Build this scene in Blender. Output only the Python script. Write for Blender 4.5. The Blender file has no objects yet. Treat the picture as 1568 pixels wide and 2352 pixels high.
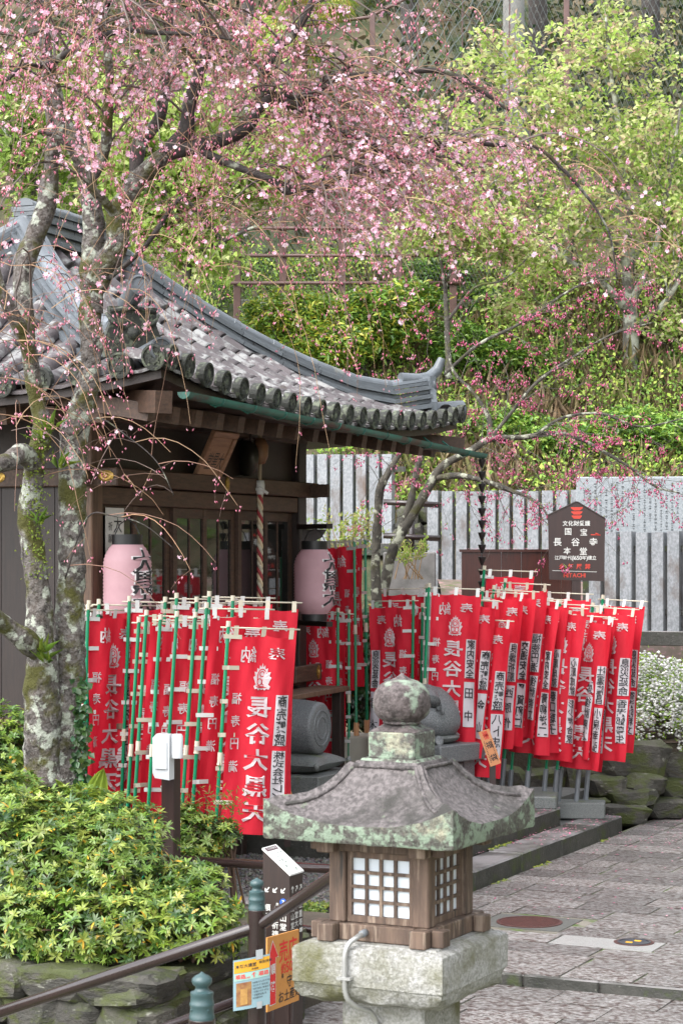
import bpy, bmesh, math, random
import numpy as np
from mathutils import Vector, Matrix, Euler
R = math.radians
rnd = random.Random(7)
rng = np.random.default_rng(7)
SC = bpy.context.scene
COL = SC.collection

# ---------------------------------------------------------------- camera, sky, sun, exposure
EYE, F, CX, HY = 3.5, 4900.0, 784.0, 1263.0       # eye height; lens measured in pixels of a 1568 x 2352 view
cam_d = bpy.data.cameras.new('camera')
cam = bpy.data.objects.new('camera', cam_d)
COL.objects.link(cam)
cam.location = (0, 0, EYE)
cam.rotation_euler = (R(90), 0, 0)
cam_d.sensor_fit = 'VERTICAL'
cam_d.sensor_height = 36
cam_d.lens = 36 * F / 2352
cam_d.shift_y = (HY - 1176) / 2352
cam_d.clip_start, cam_d.clip_end = 0.1, 400
cam_d.dof.use_dof = True
cam_d.dof.focus_distance = 21.0
cam_d.dof.aperture_fstop = 9.0
SC.camera = cam
SC.render.resolution_x, SC.render.resolution_y = 682, 1024

SUN_EL, SUN_AZ = R(52), R(228)                     # azimuth clockwise from +Y
world = bpy.data.worlds.new('World')
SC.world = world
world.use_nodes = True
wn, wl = world.node_tree.nodes, world.node_tree.links
bg = wn['Background']
sky = wn.new('ShaderNodeTexSky')
sky.sky_type = 'NISHITA'
sky.sun_disc = False
sky.sun_elevation = SUN_EL
sky.sun_rotation = SUN_AZ
sky.air_density, sky.dust_density, sky.ozone_density = 1.0, 1.5, 1.0
hs = wn.new('ShaderNodeHueSaturation')             # an overcast sky is nearly white
hs.inputs['Saturation'].default_value = 0.22
wl.new(sky.outputs[0], hs.inputs['Color'])
wl.new(hs.outputs[0], bg.inputs['Color'])
bg.inputs['Strength'].default_value = 0.15
sun_d = bpy.data.lights.new('sun', 'SUN')
sun_d.energy, sun_d.angle, sun_d.color = 0.85, R(60), (1.0, 0.96, 0.9)
sun = bpy.data.objects.new('sun', sun_d)
COL.objects.link(sun)
sdir = Vector((math.sin(SUN_AZ) * math.cos(SUN_EL), math.cos(SUN_AZ) * math.cos(SUN_EL), math.sin(SUN_EL)))
sun.rotation_euler = sdir.to_track_quat('Z', 'Y').to_euler()
sun.location = (0, 0, 60)
vs = SC.view_settings
vs.view_transform, vs.look, vs.exposure, vs.gamma = 'Standard', 'None', 2.14, 1
vs.use_curve_mapping = False
SC.cycles.max_bounces = 6
SC.cycles.transparent_max_bounces = 8

# ---------------------------------------------------------------- helpers
def P(x, y, Y):                                    # a point seen at view pixel (x, y), Y metres ahead
    return Vector(((x - CX) / F * Y, Y, EYE + (HY - y) / F * Y))
def Gp(x, y, z):                                   # the point of the level z seen at a view pixel
    return P(x, y, (EYE - z) * F / (y - HY))

class MB:
    """collects geometry for one mesh object"""
    def __init__(s): s.v, s.f, s.c, s.m = [], [], None, []
    def add(s, vs_, fs_, T=None, mi=0):
        n = len(s.v)
        if T is not None: vs_ = [T @ Vector(p) for p in vs_]
        s.v.extend([tuple(p) for p in vs_]); s.f.extend([tuple(i + n for i in f) for f in fs_]); s.m.extend([mi] * len(fs_))
        return s
    def box(s, lo, hi, T=None, bev=0.0, mi=0):
        x0, y0, z0 = lo; x1, y1, z1 = hi
        if bev <= 0:
            v = [(x0,y0,z0),(x1,y0,z0),(x1,y1,z0),(x0,y1,z0),(x0,y0,z1),(x1,y0,z1),(x1,y1,z1),(x0,y1,z1)]
            f = [(0,3,2,1),(4,5,6,7),(0,1,5,4),(1,2,6,5),(2,3,7,6),(3,0,4,7)]
            return s.add(v, f, T, mi)
        b = min(bev, (x1-x0)*.45, (y1-y0)*.45, (z1-z0)*.45)
        bm = bmesh.new(); bmesh.ops.create_cube(bm, size=1)
        for q in bm.verts:
            q.co = Vector(((x0+x1)/2 + q.co.x*(x1-x0), (y0+y1)/2 + q.co.y*(y1-y0), (z0+z1)/2 + q.co.z*(z1-z0)))
        bmesh.ops.bevel(bm, geom=bm.edges[:] + bm.verts[:], offset=b, segments=1, affect='EDGES', profile=.5)
        bm.verts.index_update()
        s.add([q.co.copy() for q in bm.verts], [[q.index for q in fc.verts] for fc in bm.faces], T, mi); bm.free()
        return s
    def prism(s, poly, z0, z1, T=None, mi=0):      # polygon in xy raised from z0 to z1
        n = len(poly)
        v = [(p[0], p[1], z0) for p in poly] + [(p[0], p[1], z1) for p in poly]
        f = [tuple(range(n - 1, -1, -1)), tuple(range(n, 2*n))] + [(i, (i+1) % n, n + (i+1) % n, n + i) for i in range(n)]
        return s.add(v, f, T, mi)
    def lathe(s, prof, n=16, T=None, mi=0, cap=True):   # prof: (r, z)
        v, f = [], []
        for r, z in prof:
            for k in range(n):
                a = 2*math.pi*k/n; v.append((r*math.cos(a), r*math.sin(a), z))
        for i in range(len(prof)-1):
            for k in range(n):
                f.append((i*n+k, i*n+(k+1) % n, (i+1)*n+(k+1) % n, (i+1)*n+k))
        if cap:
            f.append(tuple(range(n-1, -1, -1))); f.append(tuple(range((len(prof)-1)*n, len(prof)*n)))
        return s.add(v, f, T, mi)
    def tube(s, pts, rad, n=6, mi=0, wob=0.0, cap=True):
        pts = [Vector(p) for p in pts]
        if not hasattr(rad, '__len__'): rad = [rad]*len(pts)
        v, f = [], []
        up = Vector((0.31, 0.17, 0.93))
        for i, p in enumerate(pts):
            t = (pts[min(i+1, len(pts)-1)] - pts[max(i-1, 0)])
            if t.length < 1e-9: t = Vector((0, 0, 1))
            t.normalize()
            a = up - t*up.dot(t)
            if a.length < .05: a = Vector((1, 0, 0)) - t*t.x
            a.normalize(); b = t.cross(a); up = a
            for k in range(n):
                an = 2*math.pi*k/n
                r = rad[i]*(1 + (wob*rnd.uniform(-1, 1) if wob else 0))
                v.append(p + (a*math.cos(an) + b*math.sin(an))*r)
        for i in range(len(pts)-1):
            for k in range(n):
                f.append((i*n+k, i*n+(k+1) % n, (i+1)*n+(k+1) % n, (i+1)*n+k))
        if cap:
            f.append(tuple(range(n-1, -1, -1))); f.append(tuple(range((len(pts)-1)*n, len(pts)*n)))
        return s.add(v, f, None, mi)
    def grid(s, fn, nu, nv, T=None, mi=0, flip=False):
        v = [fn(i/nu, j/nv) for j in range(nv+1) for i in range(nu+1)]
        f = []
        for j in range(nv):
            for i in range(nu):
                q = (j*(nu+1)+i, j*(nu+1)+i+1, (j+1)*(nu+1)+i+1, (j+1)*(nu+1)+i)
                f.append(q[::-1] if flip else q)
        return s.add(v, f, T, mi)

def mesh_np(name, v, f, mats, cols=None, mi=None, smooth=False):
    """v (n,3), f (m,k) arrays -> mesh; cols (n,3) point colours 'tint'"""
    me = bpy.data.meshes.new(name)
    v = np.asarray(v, dtype=np.float32); f = np.asarray(f, dtype=np.int32)
    k = f.shape[1]
    me.vertices.add(len(v)); me.vertices.foreach_set('co', v.ravel())
    me.loops.add(f.size); me.loops.foreach_set('vertex_index', f.ravel())
    me.polygons.add(len(f)); me.polygons.foreach_set('loop_start', np.arange(0, f.size, k, dtype=np.int32))
    if mi is not None: me.polygons.foreach_set('material_index', np.asarray(mi, dtype=np.int32))
    if smooth: me.polygons.foreach_set('use_smooth', np.ones(len(f), dtype=bool))
    me.update(calc_edges=True)
    if cols is not None:
        at = me.attributes.new('tint', 'FLOAT_COLOR', 'POINT')
        at.data.foreach_set('color', np.concatenate([cols, np.ones((len(cols), 1))], 1).astype(np.float32).ravel())
    for m in (mats if isinstance(mats, (list, tuple)) else [mats]): me.materials.append(m)
    return me

def wmat(o):
    m = o.matrix_basis.copy() if False else Matrix.LocRotScale(o.location, o.rotation_euler, o.scale)
    return (wmat(o.parent) @ m) if o.parent else m
def link(name, me, parent=None, T=None):
    o = bpy.data.objects.new(name, me)
    COL.objects.link(o)
    if parent: o.parent = parent
    if T is not None:
        l, q, sc = T.decompose(); o.location = l; o.rotation_euler = q.to_euler(); o.scale = sc
    return o
def obj(name, mb, mat, parent=None, smooth=False, world=False, label=None, kind=None, auto=None):
    me = bpy.data.meshes.new(name)
    vv = mb.v
    if world and parent:
        Ti = wmat(parent).inverted(); vv = [Ti @ Vector(p) for p in vv]
    me.from_pydata(vv, [], mb.f)
    for m in (mat if isinstance(mat, (list, tuple)) else [mat]): me.materials.append(m)
    if any(mb.m): me.polygons.foreach_set('material_index', np.array(mb.m, dtype=np.int32))
    if smooth:
        me.polygons.foreach_set('use_smooth', np.ones(len(me.polygons), dtype=bool))
        if auto is not None: me.set_sharp_from_angle(angle=R(auto))
    me.update()
    o = link(name, me, parent)
    if label: o['label'] = label
    if kind: o['kind'] = kind
    return o
def tag(o, label, cat, group=None, kind=None):
    if label: o['label'] = label
    if cat: o['category'] = cat
    if group: o['group'] = group
    if kind: o['kind'] = kind
    return o
def thing(name, label, cat, loc=(0, 0, 0), rz=0.0, group=None):
    o = bpy.data.objects.new(name, None)
    COL.objects.link(o); o.empty_display_size = .2
    o.location = loc; o.rotation_euler = (0, 0, rz)
    return tag(o, label, cat, group)
def struct(o): o['kind'] = 'structure'; return o
def XY(deg): a = R(deg); return Vector((math.sin(a), math.cos(a), 0)), Vector((math.cos(a), -math.sin(a), 0))
def TR(x=0, y=0, z=0, rx=0, ry=0, rz=0, s=(1, 1, 1)):
    return Matrix.LocRotScale(Vector((x, y, z)), Euler((rx, ry, rz)), Vector(s))
def nz(p, f=1.0, s=0.0):                           # cheap smooth noise
    x, y, z = p[0]*f + s, p[1]*f + 1.7*s, p[2]*f - s
    return (math.sin(x*1.7 + 2.1*math.sin(y*.9 + z*.6)) + math.sin(y*2.3 + 1.7*math.sin(z*1.3 + x*.8)) + math.sin(z*1.9 + 1.9*math.sin(x*1.1 + y*.5)))/3

# ---------------------------------------------------------------- materials
MATS = {}
def M(name, c1, c2=None, scale=6.0, rough=.6, bump=0.0, bscale=None, objrand=0.0, metal=0.0, c3=None, c3s=2.0, c3t=.55, c3w=.1,
      spec=.5, attr=False, trans=0.0, stretch=(1, 1, 1), rough2=None, fine=None, coat=0.0, c4=None, c4s=9., c4t=.6, up=None):
    """c1/c2 mixed by noise; c3 = blotches above threshold c3t; c4 second blotches; up = colour on upward faces: moss on rocks, painted light on kerb tops"""
    if name in MATS: return MATS[name]
    m = bpy.data.materials.new(name); m.use_nodes = True
    n, l = m.node_tree.nodes, m.node_tree.links
    b = n['Principled BSDF']
    b.inputs['Roughness'].default_value = rough
    b.inputs['Metallic'].default_value = metal
    b.inputs['Specular IOR Level'].default_value = spec
    b.inputs['Coat Weight'].default_value = coat
    tc = n.new('ShaderNodeTexCoord'); mp = n.new('ShaderNodeMapping'); mp.inputs['Scale'].default_value = stretch
    l.new(tc.outputs['Object'], mp.inputs['Vector'])
    oi = n.new('ShaderNodeObjectInfo')
    w = n.new('ShaderNodeMath'); w.operation = 'MULTIPLY'; w.inputs[1].default_value = 37.0; l.new(oi.outputs['Random'], w.inputs[0])
    def noise(sc, det=4.0):
        t = n.new('ShaderNodeTexNoise'); t.noise_dimensions = '4D'
        t.inputs['Scale'].default_value = sc; t.inputs['Detail'].default_value = det; t.inputs['Roughness'].default_value = .62
        l.new(mp.outputs[0], t.inputs['Vector']); l.new(w.outputs[0], t.inputs['W'])
        return t.outputs['Fac']
    def ramp(src, lo, hi):
        r = n.new('ShaderNodeMapRange'); r.inputs['From Min'].default_value = lo; r.inputs['From Max'].default_value = hi
        l.new(src, r.inputs['Value']); return r.outputs[0]
    def mix(fac, a, bb, mode='MIX'):
        x = n.new('ShaderNodeMix'); x.data_type = 'RGBA'; x.blend_type = mode
        if hasattr(fac, 'links'): l.new(fac, x.inputs[0])
        else: x.inputs[0].default_value = fac
        for i, q in ((6, a), (7, bb)):
            if hasattr(q, 'links'): l.new(q, x.inputs[i])
            else: x.inputs[i].default_value = (*q, 1)
        return x.outputs[2]
    if attr:
        at = n.new('ShaderNodeAttribute'); at.attribute_name = 'tint'; col = at.outputs['Color']
    else:
        col = c1
        if c2 is not None: col = mix(ramp(noise(scale), .36, .64), c1, c2)
    if fine is not None: col = mix(ramp(noise(fine[0], 2.0), .4, .62), col, fine[1])
    if c3 is not None: col = mix(ramp(noise(c3s, 5.0), c3t - c3w*.5, c3t + c3w*.5), col, c3)
    if c4 is not None: col = mix(ramp(noise(c4s, 5.0), c4t - .05, c4t + .05), col, c4)
    if up is not None:
        ge = n.new('ShaderNodeNewGeometry'); sx = n.new('ShaderNodeSeparateXYZ'); l.new(ge.outputs['Normal'], sx.inputs[0])
        a = n.new('ShaderNodeMath'); a.operation = 'MULTIPLY'; l.new(ramp(sx.outputs['Z'], .1, .8), a.inputs[0]); l.new(ramp(noise(up[1]), .42, .6), a.inputs[1])
        col = mix(a.outputs[0], col, up[0])
    if objrand:
        hv = n.new('ShaderNodeHueSaturation')
        mr = n.new('ShaderNodeMapRange'); mr.inputs['To Min'].default_value = 1 - objrand; mr.inputs['To Max'].default_value = 1 + objrand
        l.new(oi.outputs['Random'], mr.inputs['Value']); l.new(mr.outputs[0], hv.inputs['Value'])
        if hasattr(col, 'links'): l.new(col, hv.inputs['Color'])
        else: hv.inputs['Color'].default_value = (*col, 1)
        col = hv.outputs[0]
    if hasattr(col, 'links'): l.new(col, b.inputs['Base Color'])
    else: b.inputs['Base Color'].default_value = (*col, 1)
    if rough2 is not None:
        r = n.new('ShaderNodeMapRange'); r.inputs['From Min'].default_value = .35; r.inputs['From Max'].default_value = .65
        r.inputs['To Min'].default_value = rough; r.inputs['To Max'].default_value = rough2
        l.new(noise(scale*.7), r.inputs['Value']); l.new(r.outputs[0], b.inputs['Roughness'])
    if bump:
        bp = n.new('ShaderNodeBump'); bp.inputs['Strength'].default_value = 1.0; bp.inputs['Distance'].default_value = bump
        l.new(noise(bscale or scale*3, 5.0), bp.inputs['Height']); l.new(bp.outputs[0], b.inputs['Normal'])
    if trans:
        tr = n.new('ShaderNodeBsdfTranslucent'); mx = n.new('ShaderNodeMixShader'); mx.inputs[0].default_value = trans
        if hasattr(col, 'links'): l.new(col, tr.inputs['Color'])
        else: tr.inputs['Color'].default_value = (*col, 1)
        l.new(b.outputs[0], mx.inputs[1]); l.new(tr.outputs[0], mx.inputs[2]); l.new(mx.outputs[0], n['Material Output'].inputs['Surface'])
    MATS[name] = m
    return m

PAVE = M('paving_granite', (.12, .104, .094), (.17, .155, .142), 4, .34, .02, 26, objrand=.34, c3=(.058, .035, .029), c3s=15, c3t=.53, c3w=.1, rough2=.65, fine=(24, (.3, .29, .285)), c4=(.045, .04, .033), c4s=11, c4t=.61)
PAVE_W = M('paving_white', (.36, .36, .345), (.29, .29, .28), 30, .45, .003, 80, fine=(90, (.2, .195, .19)))
MORTAR = M('joint_dirt', (.2, .18, .15), (.1, .095, .065), 1.5, .8, .004, 30, c3=(.07, .11, .02), c3s=2.3, c3t=.55)
KERB = M('kerb_stone', (.052, .05, .043), (.026, .027, .022), 6, .6, .012, 25, objrand=.15, up=((.24, .225, .225), 1.2), c3=(.045, .06, .015), c3s=3, c3t=.6, c4=(.17, .17, .145), c4s=26, c4t=.67)  # upward faces coloured paler as if lit, sides kept dark
EARTH = M('earth', (.05, .038, .027), (.08, .065, .047), 3, .85, .02, 20, c3=(.07, .09, .03), c3s=1.4, c3t=.56)
GRAVEL = M('gravel_stone', (.33, .31, .27), (.2, .19, .18), 40, .5, 0, objrand=0, attr=True)
GRANITE = M('granite_grey', (.19, .2, .205), (.13, .14, .145), 45, .45, .003, 120, fine=(95, (.07, .073, .076)))
GRAN_DK = M('granite_dark', (.1, .108, .104), (.06, .067, .063), 30, .5, .003, 90, fine=(95, (.15, .158, .154)), c3=(.09, .11, .06), c3s=3, c3t=.62)
LANT_ROOF = M('lantern_roof_stone', (.08, .069, .068), (.042, .036, .035), 9, .7, .02, 32, fine=(42, (.14, .122, .121)), c3=(.026, .024, .02), c3s=3.5, c3t=.57, c3w=.16, c4=(.17, .22, .14), c4s=9, c4t=.68)
LANT_SIDE = M('lantern_lichen_stone', (.045, .04, .035), (.08, .07, .062), 14, .8, .016, 35, c3=(.2, .255, .19), c3s=17, c3t=.52, c3w=.07, c4=(.33, .32, .23), c4s=5, c4t=.66, fine=(60, (.11, .115, .095)))
FINIAL = M('finial_stone', (.06, .045, .043), (.028, .023, .022), 9, .8, .014, 35, fine=(40, (.11, .09, .088)), c3=(.2, .25, .19), c3s=8, c3t=.58, c3w=.08)
LANT_BASE = M('lantern_base_stone', (.255, .252, .235), (.175, .172, .155), 7, .75, .014, 50, fine=(70, (.36, .355, .34)), c3=(.1, .097, .042), c3s=3.0, c3t=.58, c3w=.2)
OLDWOOD = M('weathered_wood', (.13, .085, .06), (.07, .045, .033), 7, .75, .004, 30, objrand=.2, stretch=(5, 5, .5), c3=(.24, .18, .135), c3s=5, c3t=.58, c4=(.03, .024, .02), c4s=4, c4t=.63)
PAPER = M('washi_paper', (.62, .67, .72), (.56, .61, .66), 3, .6)
CONDUIT = M('conduit', (.42, .42, .41), rough=.35, metal=.6)
DARKWOOD = M('dark_wood', (.026, .014, .01), (.015, .008, .006), 6, .5, .003, 25, objrand=.2, stretch=(6, 6, .6))
BRWOOD = M('brown_wood', (.085, .046, .029), (.042, .023, .015), 6, .55, .003, 25, objrand=.2, stretch=(6, 1, 6))
POSTWOOD = M('post_wood', (.17, .1, .062), (.08, .046, .03), 5, .6, .004, 25, objrand=.12, stretch=(6, 6, .5))
TILE = M('roof_tile_old', (.105, .09, .093), (.066, .057, .06), 5, .6, .008, 18, spec=.3, objrand=.22, c3=(.25, .25, .245), c3s=6.5, c3t=.545, c3w=.1, c4=(.05, .035, .025), c4s=6, c4t=.66)
TILE_BLUE = M('ridge_tile_smoked', (.125, .14, .155), (.08, .09, .1), 3, .3, .003, 40, objrand=.2, c3=(.2, .21, .19), c3s=3, c3t=.68)
TILE_END = M('eave_tile_mossy', (.03, .033, .027), (.014, .014, .012), 14, .7, .008, 40, objrand=.2, c3=(.11, .125, .085), c3s=14, c3t=.56)
COPPER = M('verdigris_copper', (.014, .14, .105), (.02, .06, .048), 4, .5, .002, 30, stretch=(1, .6, 1), c3=(.05, .035, .025), c3s=4, c3t=.6, c4=(.045, .2, .16), c4s=5, c4t=.64)
GOLD = M('aged_gold', (.5, .33, .08), (.25, .15, .04), 40, .4, metal=.8)
BLACK = M('black_paint', (.012, .012, .013), rough=.4)
GLASS = M('window_glass', (.012, .013, .012), rough=.03, spec=.9)
WHITE = M('white_paint', (.6, .6, .58), (.54, .54, .52), 5, .4)
PLASTIC_W = M('white_plastic', (.55, .565, .58), rough=.25)
RED = M('banner_red', (.64, .011, .034), (.54, .007, .024), 2.5, .75, .0012, 160, objrand=.1, trans=.25, stretch=(1, 1, .6))
PRINT_W = M('print_white', (.52, .43, .44), (.46, .37, .38), 7, .7)
STRIP_W = M('strip_white', (.48, .45, .47), (.42, .39, .41), 6, .7)
PRINT_B = M('print_black', (.02, .02, .022), rough=.6)
PRINT_R = M('print_red', (.62, .02, .02), rough=.55)
GREENP = M('green_pole', (.0, .2, .09), (.0, .165, .073), 4, .3, objrand=.1)
BAR_W = M('bar_ivory', (.5, .46, .36), rough=.45)
PIPE = M('grey_pipe', (.17, .185, .2), (.135, .147, .16), 4, .4, objrand=.15)
RAILP = M('rail_brown', (.024, .013, .0125), (.018, .01, .0095), 5, .22, .0008, 150, coat=.3)
CAPG = M('cap_green_grey', (.04, .078, .082), (.03, .06, .063), 5, .35, .0006, 160)
SIGNBR = M('sign_brown', (.032, .014, .0115), (.024, .0105, .009), 4, .4, stretch=(8, 8, .4))
BOARD = M('red_wood_board', (.062, .013, .007), (.034, .008, .005), 6, .35, stretch=(10, 10, .5))
LETTER = M('sign_white', (.58, .58, .55), rough=.5)
LETTER_R = M('sign_red', (.5, .04, .022), rough=.5)
ROCK = M('wall_rock', (.07, .064, .053), (.03, .029, .024), 3, .75, .03, 9, objrand=.3, c3=(.2, .2, .165), c3s=5, c3t=.64, c3w=.07, up=((.04, .05, .01), 1.5), c4=(.05, .06, .012), c4s=2.1, c4t=.54)

# ---------------------------------------------------------------- lettering
GL = {}
def glyph(ch, bold=.018):
    bold = .0 if bold < .02 else .012 if bold < .035 else .022
    k = (ch, bold)
    if k in GL: return GL[k]
    cu = bpy.data.curves.new('letter', 'FONT'); cu.body = ch; cu.size = 1; cu.offset = bold; cu.resolution_u = 2; cu.dimensions = '2D'
    o = bpy.data.objects.new('letter', cu); COL.objects.link(o)
    dg = bpy.context.evaluated_depsgraph_get(); dg.update()
    me = bpy.data.meshes.new_from_object(o.evaluated_get(dg))
    bm = bmesh.new(); bm.from_mesh(me); bmesh.ops.triangulate(bm, faces=bm.faces[:])
    bm.verts.index_update()
    v = [(q.co.x, q.co.y) for q in bm.verts]; f = [tuple(q.index for q in fc.verts) for fc in bm.faces]
    bm.free(); bpy.data.meshes.remove(me); bpy.data.objects.remove(o); bpy.data.curves.remove(cu)
    if v:
        cjk = ord(ch) > 0x2e80
        xs = [p[0] for p in v]; ys = [p[1] for p in v]
        mx, my = (max(xs) + min(xs))/2, (max(ys) + min(ys))/2
        s = max(max(xs) - min(xs), max(ys) - min(ys)) if cjk else .73
        if cjk: s = s*.55 + .95*.45
        v = [((p[0] - mx)/s, (p[1] - (my if cjk else .365))/s) for p in v]
        w = (max(xs) - min(xs))/s
    else: w = .3
    GL[k] = (v, f, w)
    return GL[k]
def ink(mb, ch, cx, cy, sx, sy, fn, mirror=False, bold=.018, mi=0):
    """one character, centred at (cx, cy) of the surface fn(u, v) -> point"""
    v, f, w = glyph(ch, bold)
    q = -1 if mirror else 1
    mb.add([fn(cx + q*p[0]*sx, cy + p[1]*sy) for p in v], f, None, mi)
    return w*sx
def column(mb, s, cx, y0, y1, size, fn, mirror=False, bold=.018, squeeze=1.0):
    n = len(s)
    for i, ch in enumerate(s):
        if ch != ' ': ink(mb, ch, cx, y0 + (y1 - y0)*(i + .5)/n, size*squeeze, size, fn, mirror, bold)
def row(mb, s, x0, y, size, fn, gap=.08, centre=False, bold=.018, spread=None):
    if spread:                                     # fixed pitch
        for i, ch in enumerate(s):
            if ch != ' ': ink(mb, ch, x0 + (i - (len(s)-1)/2)*spread, y, size, size, fn, False, bold)
        return
    ws = [(.35 if ch == ' ' else glyph(ch, bold)[2])*size + gap*size for ch in s]
    x = x0 - (sum(ws)/2 if centre else 0)
    for ch, w in zip(s, ws):
        if ch != ' ': ink(mb, ch, x + w/2, y, size, size, fn, False, bold)
        x += w

for _ch in dict.fromkeys('大黒天堂祈願受付納奉福寿円満長谷商売繁盛株式会社レイズ師端恵美伊藤孝井守心願成就やまとび口息災延命青木山本家内安全田中金所浮武明八卜忠良縁西原作交通平賀和仁徳後崇文柳洋二春聡子彭少梅合康之運隆昌小泉幸弘京華族香港鄧粤生陳精袋招打出の槌化財愛護国宝寺江戸時代年建立火気厳禁境案図順路御札お土産処店約坊講特別拝観共券大河ドラマに合わせて、紫部源氏物語登場する『玉鬘たかずら』音像を展示開五重塔法祷'):
    for _b in (.0, .03, .05): glyph(_ch, _b)

# ---------------------------------------------------------------- ground, pavement, kerbs
S_E1, S_E2 = XY(25)
S0 = Vector((1.27, 21.7, 0))                       # the kerb of the shrine platform runs from here along S_E1
def site(name):
    o = bpy.data.objects.new(name, None); COL.objects.link(o); o.location = S0; o.rotation_euler = (0, 0, -R(25)); o['kind'] = 'structure'
    return o
def SL(x, y, z=0): return S0 + S_E2*x + S_E1*y + Vector((0, 0, z))

mb = MB(); mb.add([(-140, -30, -.35), (140, -30, -.35), (140, 200, -.35), (-140, 200, -.35)], [(0, 1, 2, 3)])
struct(obj('ground', mb, EARTH))

def stone_mesh(name, bev, mat, seed=0, rough=.0):
    mbx = MB(); mbx.box((-.5, -.5, -1), (.5, .5, 0), bev=bev)
    me = bpy.data.meshes.new(name); me.from_pydata(mbx.v, [], mbx.f); me.materials.append(mat); return me
PMESH = [stone_mesh('paving_stone', .012, PAVE) for _ in range(1)]
PMESH_W = stone_mesh('paving_stone', .012, PAVE_W)

pave = site('pavement')
mb = MB(); mb.box((-.05, -3.56, -.34), (40, 8.2, -.008)); mb.box((-1.9, -16, -.34), (40, -3.6, -.112))
bed = obj('joint_bed', mb, MORTAR, pave)
MANHOLE = Gp(1215, 2118, 0)
ml = MANHOLE - S0; MHX, MHY = ml.dot(S_E2), ml.dot(S_E1)
def lay(x0, x1, y0, y1, z, me, j=.02):
    link('paving_stone', me, pave, TR((x0+x1)/2, (y0+y1)/2, z + rnd.uniform(-.004, .004), rnd.uniform(-.004, .004), rnd.uniform(-.003, .003), rnd.uniform(-.006, .006), (x1-x0-j, y1-y0-j, .1)))
yb = [-3.6 + .457*i for i in range(26)]
for i in range(25):
    y0, y1 = yb[i], yb[i+1]
    x = .0
    lay(0, .42, y0 + rnd.uniform(-.02, .02), y1, 0, PMESH[0]); x = .42
    first = True
    while x < 7.6:
        w = rnd.uniform(.72, 1.15) if i else rnd.uniform(.6, 1.0)
        if first: w = rnd.uniform(.3, .9); first = False
        if i == 3 and x < 1.65 <= x + w + .35: w = 1.65 - x
        if i == 3 and abs(x - 1.65) < .01: lay(1.65, 2.62, y0, y1, 0, PMESH_W); x = 2.62; continue
        if i == 1 and x < .9: lay(x, 1.25, y0, y1, 0, PMESH_W); x = 1.25; continue
        if not (x < MHX + .33 and x + w > MHX - .33 and y0 < MHY + .33 and y1 > MHY - .33): lay(x, x + w, y0, y1, 0, PMESH[0])
        else:                                      # split beside the manhole bed
            if MHX - .42 - x > .15: lay(x, MHX - .42, y0, y1, 0, PMESH[0])
            if x + w - MHX - .42 > .15: lay(MHX + .42, x + w, y0, y1, 0, PMESH[0])
        x += w
for i in range(10):
    y1 = -3.61 - .5*i; y0 = y1 - .5
    x = -1.2 - rnd.uniform(0, .6)
    while x < 6:
        w = rnd.uniform(.75, 1.2)
        lay(x, x + w, y0, y1, -.1, PMESH[0], .014); x += w
# rough step stones along the drop are the first row; give the drop a face of stones
x = -.3
while x < 6:
    w = rnd.uniform(.5, .95)
    mb = MB(); mb.box((x + .006, -3.62, -.14), (x + w - .006, -3.59, -.005), bev=.012)
    obj('step_stone', mb, KERB, pave); x += w
# manhole and valve cover
mb = MB(); mb.box((MHX - .41, MHY - .345, -.1), (MHX + .41, MHY + .345, -.001))
obj('concrete_collar', mb, M('collar_concrete', (.1, .1, .09), (.075, .075, .068), 20, .7, .003, 60), pave)
t = thing('manhole_cover', 'round rust red iron manhole cover set in the wet stone paving', 'manhole cover', MANHOLE, -R(25))
IRON = M('rusty_iron', (.075, .024, .019), (.05, .018, .015), 20, .5, .002, 60)
mb = MB(); mb.lathe([(.31, 0), (.31, .006), (.285, .008), (.285, .004), (.0, .004)], 32); obj('cover_plate', mb, IRON, t)
mb = MB()
for k in range(-6, 7):
    hw = math.sqrt(max(.0, .27**2 - (k*.04)**2))
    mb.box((-hw, k*.04 - .009, .004), (hw, k*.04 + .009, .009))
obj('tread_rib', mb, IRON, t)
vc = Gp(1455, 2165, 0)
t = thing('valve_cover', 'small round black valve cover with yellow marks in a white slab', 'valve cover', vc, -R(25))
mb = MB(); mb.lathe([(.15, .004), (.15, .012), (.13, .014), (.13, .008), (0, .008)], 24); obj('cover_plate', mb, M('cast_iron', (.03, .035, .045), rough=.45, spec=.7), t)
mb = MB(); mb.lathe([(.18, .003), (.18, .007), (.15, .007), (.15, .003)], 24, cap=False); obj('cover_ring', mb, IRON, t)
for dx, dy in ((.02, .05), (-.03, -.05)):
    mb = MB(); mb.box((dx-.03, dy-.016, .008), (dx+.03, dy+.016, .0125)); obj('yellow_mark', mb, M('yellow_mark', (.75, .4, .02), rough=.5), t)

# two kerbs of the platform, gravel bed and platform top
def kerb_row(parent, x0, x1, ya, yb_, z0, z1, name='kerb_stone', lmin=.9, lmax=1.6):
    y = ya
    while y < yb_ - .05:
        L = min(rnd.uniform(lmin, lmax), yb_ - y)
        if yb_ - y - L < .3: L = yb_ - y
        mbx = MB(); mbx.box((x0 + rnd.uniform(-.008, .008), y + .006, z0), (x1, y + L - .006, z1 + rnd.uniform(-.006, .006)), bev=.018)
        obj(name, mbx, KERB, parent); y += L
kerb = site('platform_kerb')
kerb_row(kerb, -.42, -.01, -2.42, 5.25, -.1, .2)
kerb_row(kerb, -.82, -.43, .62, 4.15, .0, .4)
plat = site('shrine_platform')
mb = MB(); mb.box((-14, .93, -.1), (-.83, 6.4, .385)); mb.box((-14, 4.15, -.1), (-.43, 6.4, .18))
obj('platform_core', mb, M('platform_floor', (.13, .127, .122), (.09, .09, .087), 8, .5, .004, 40), plat)
x = -5.6
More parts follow.
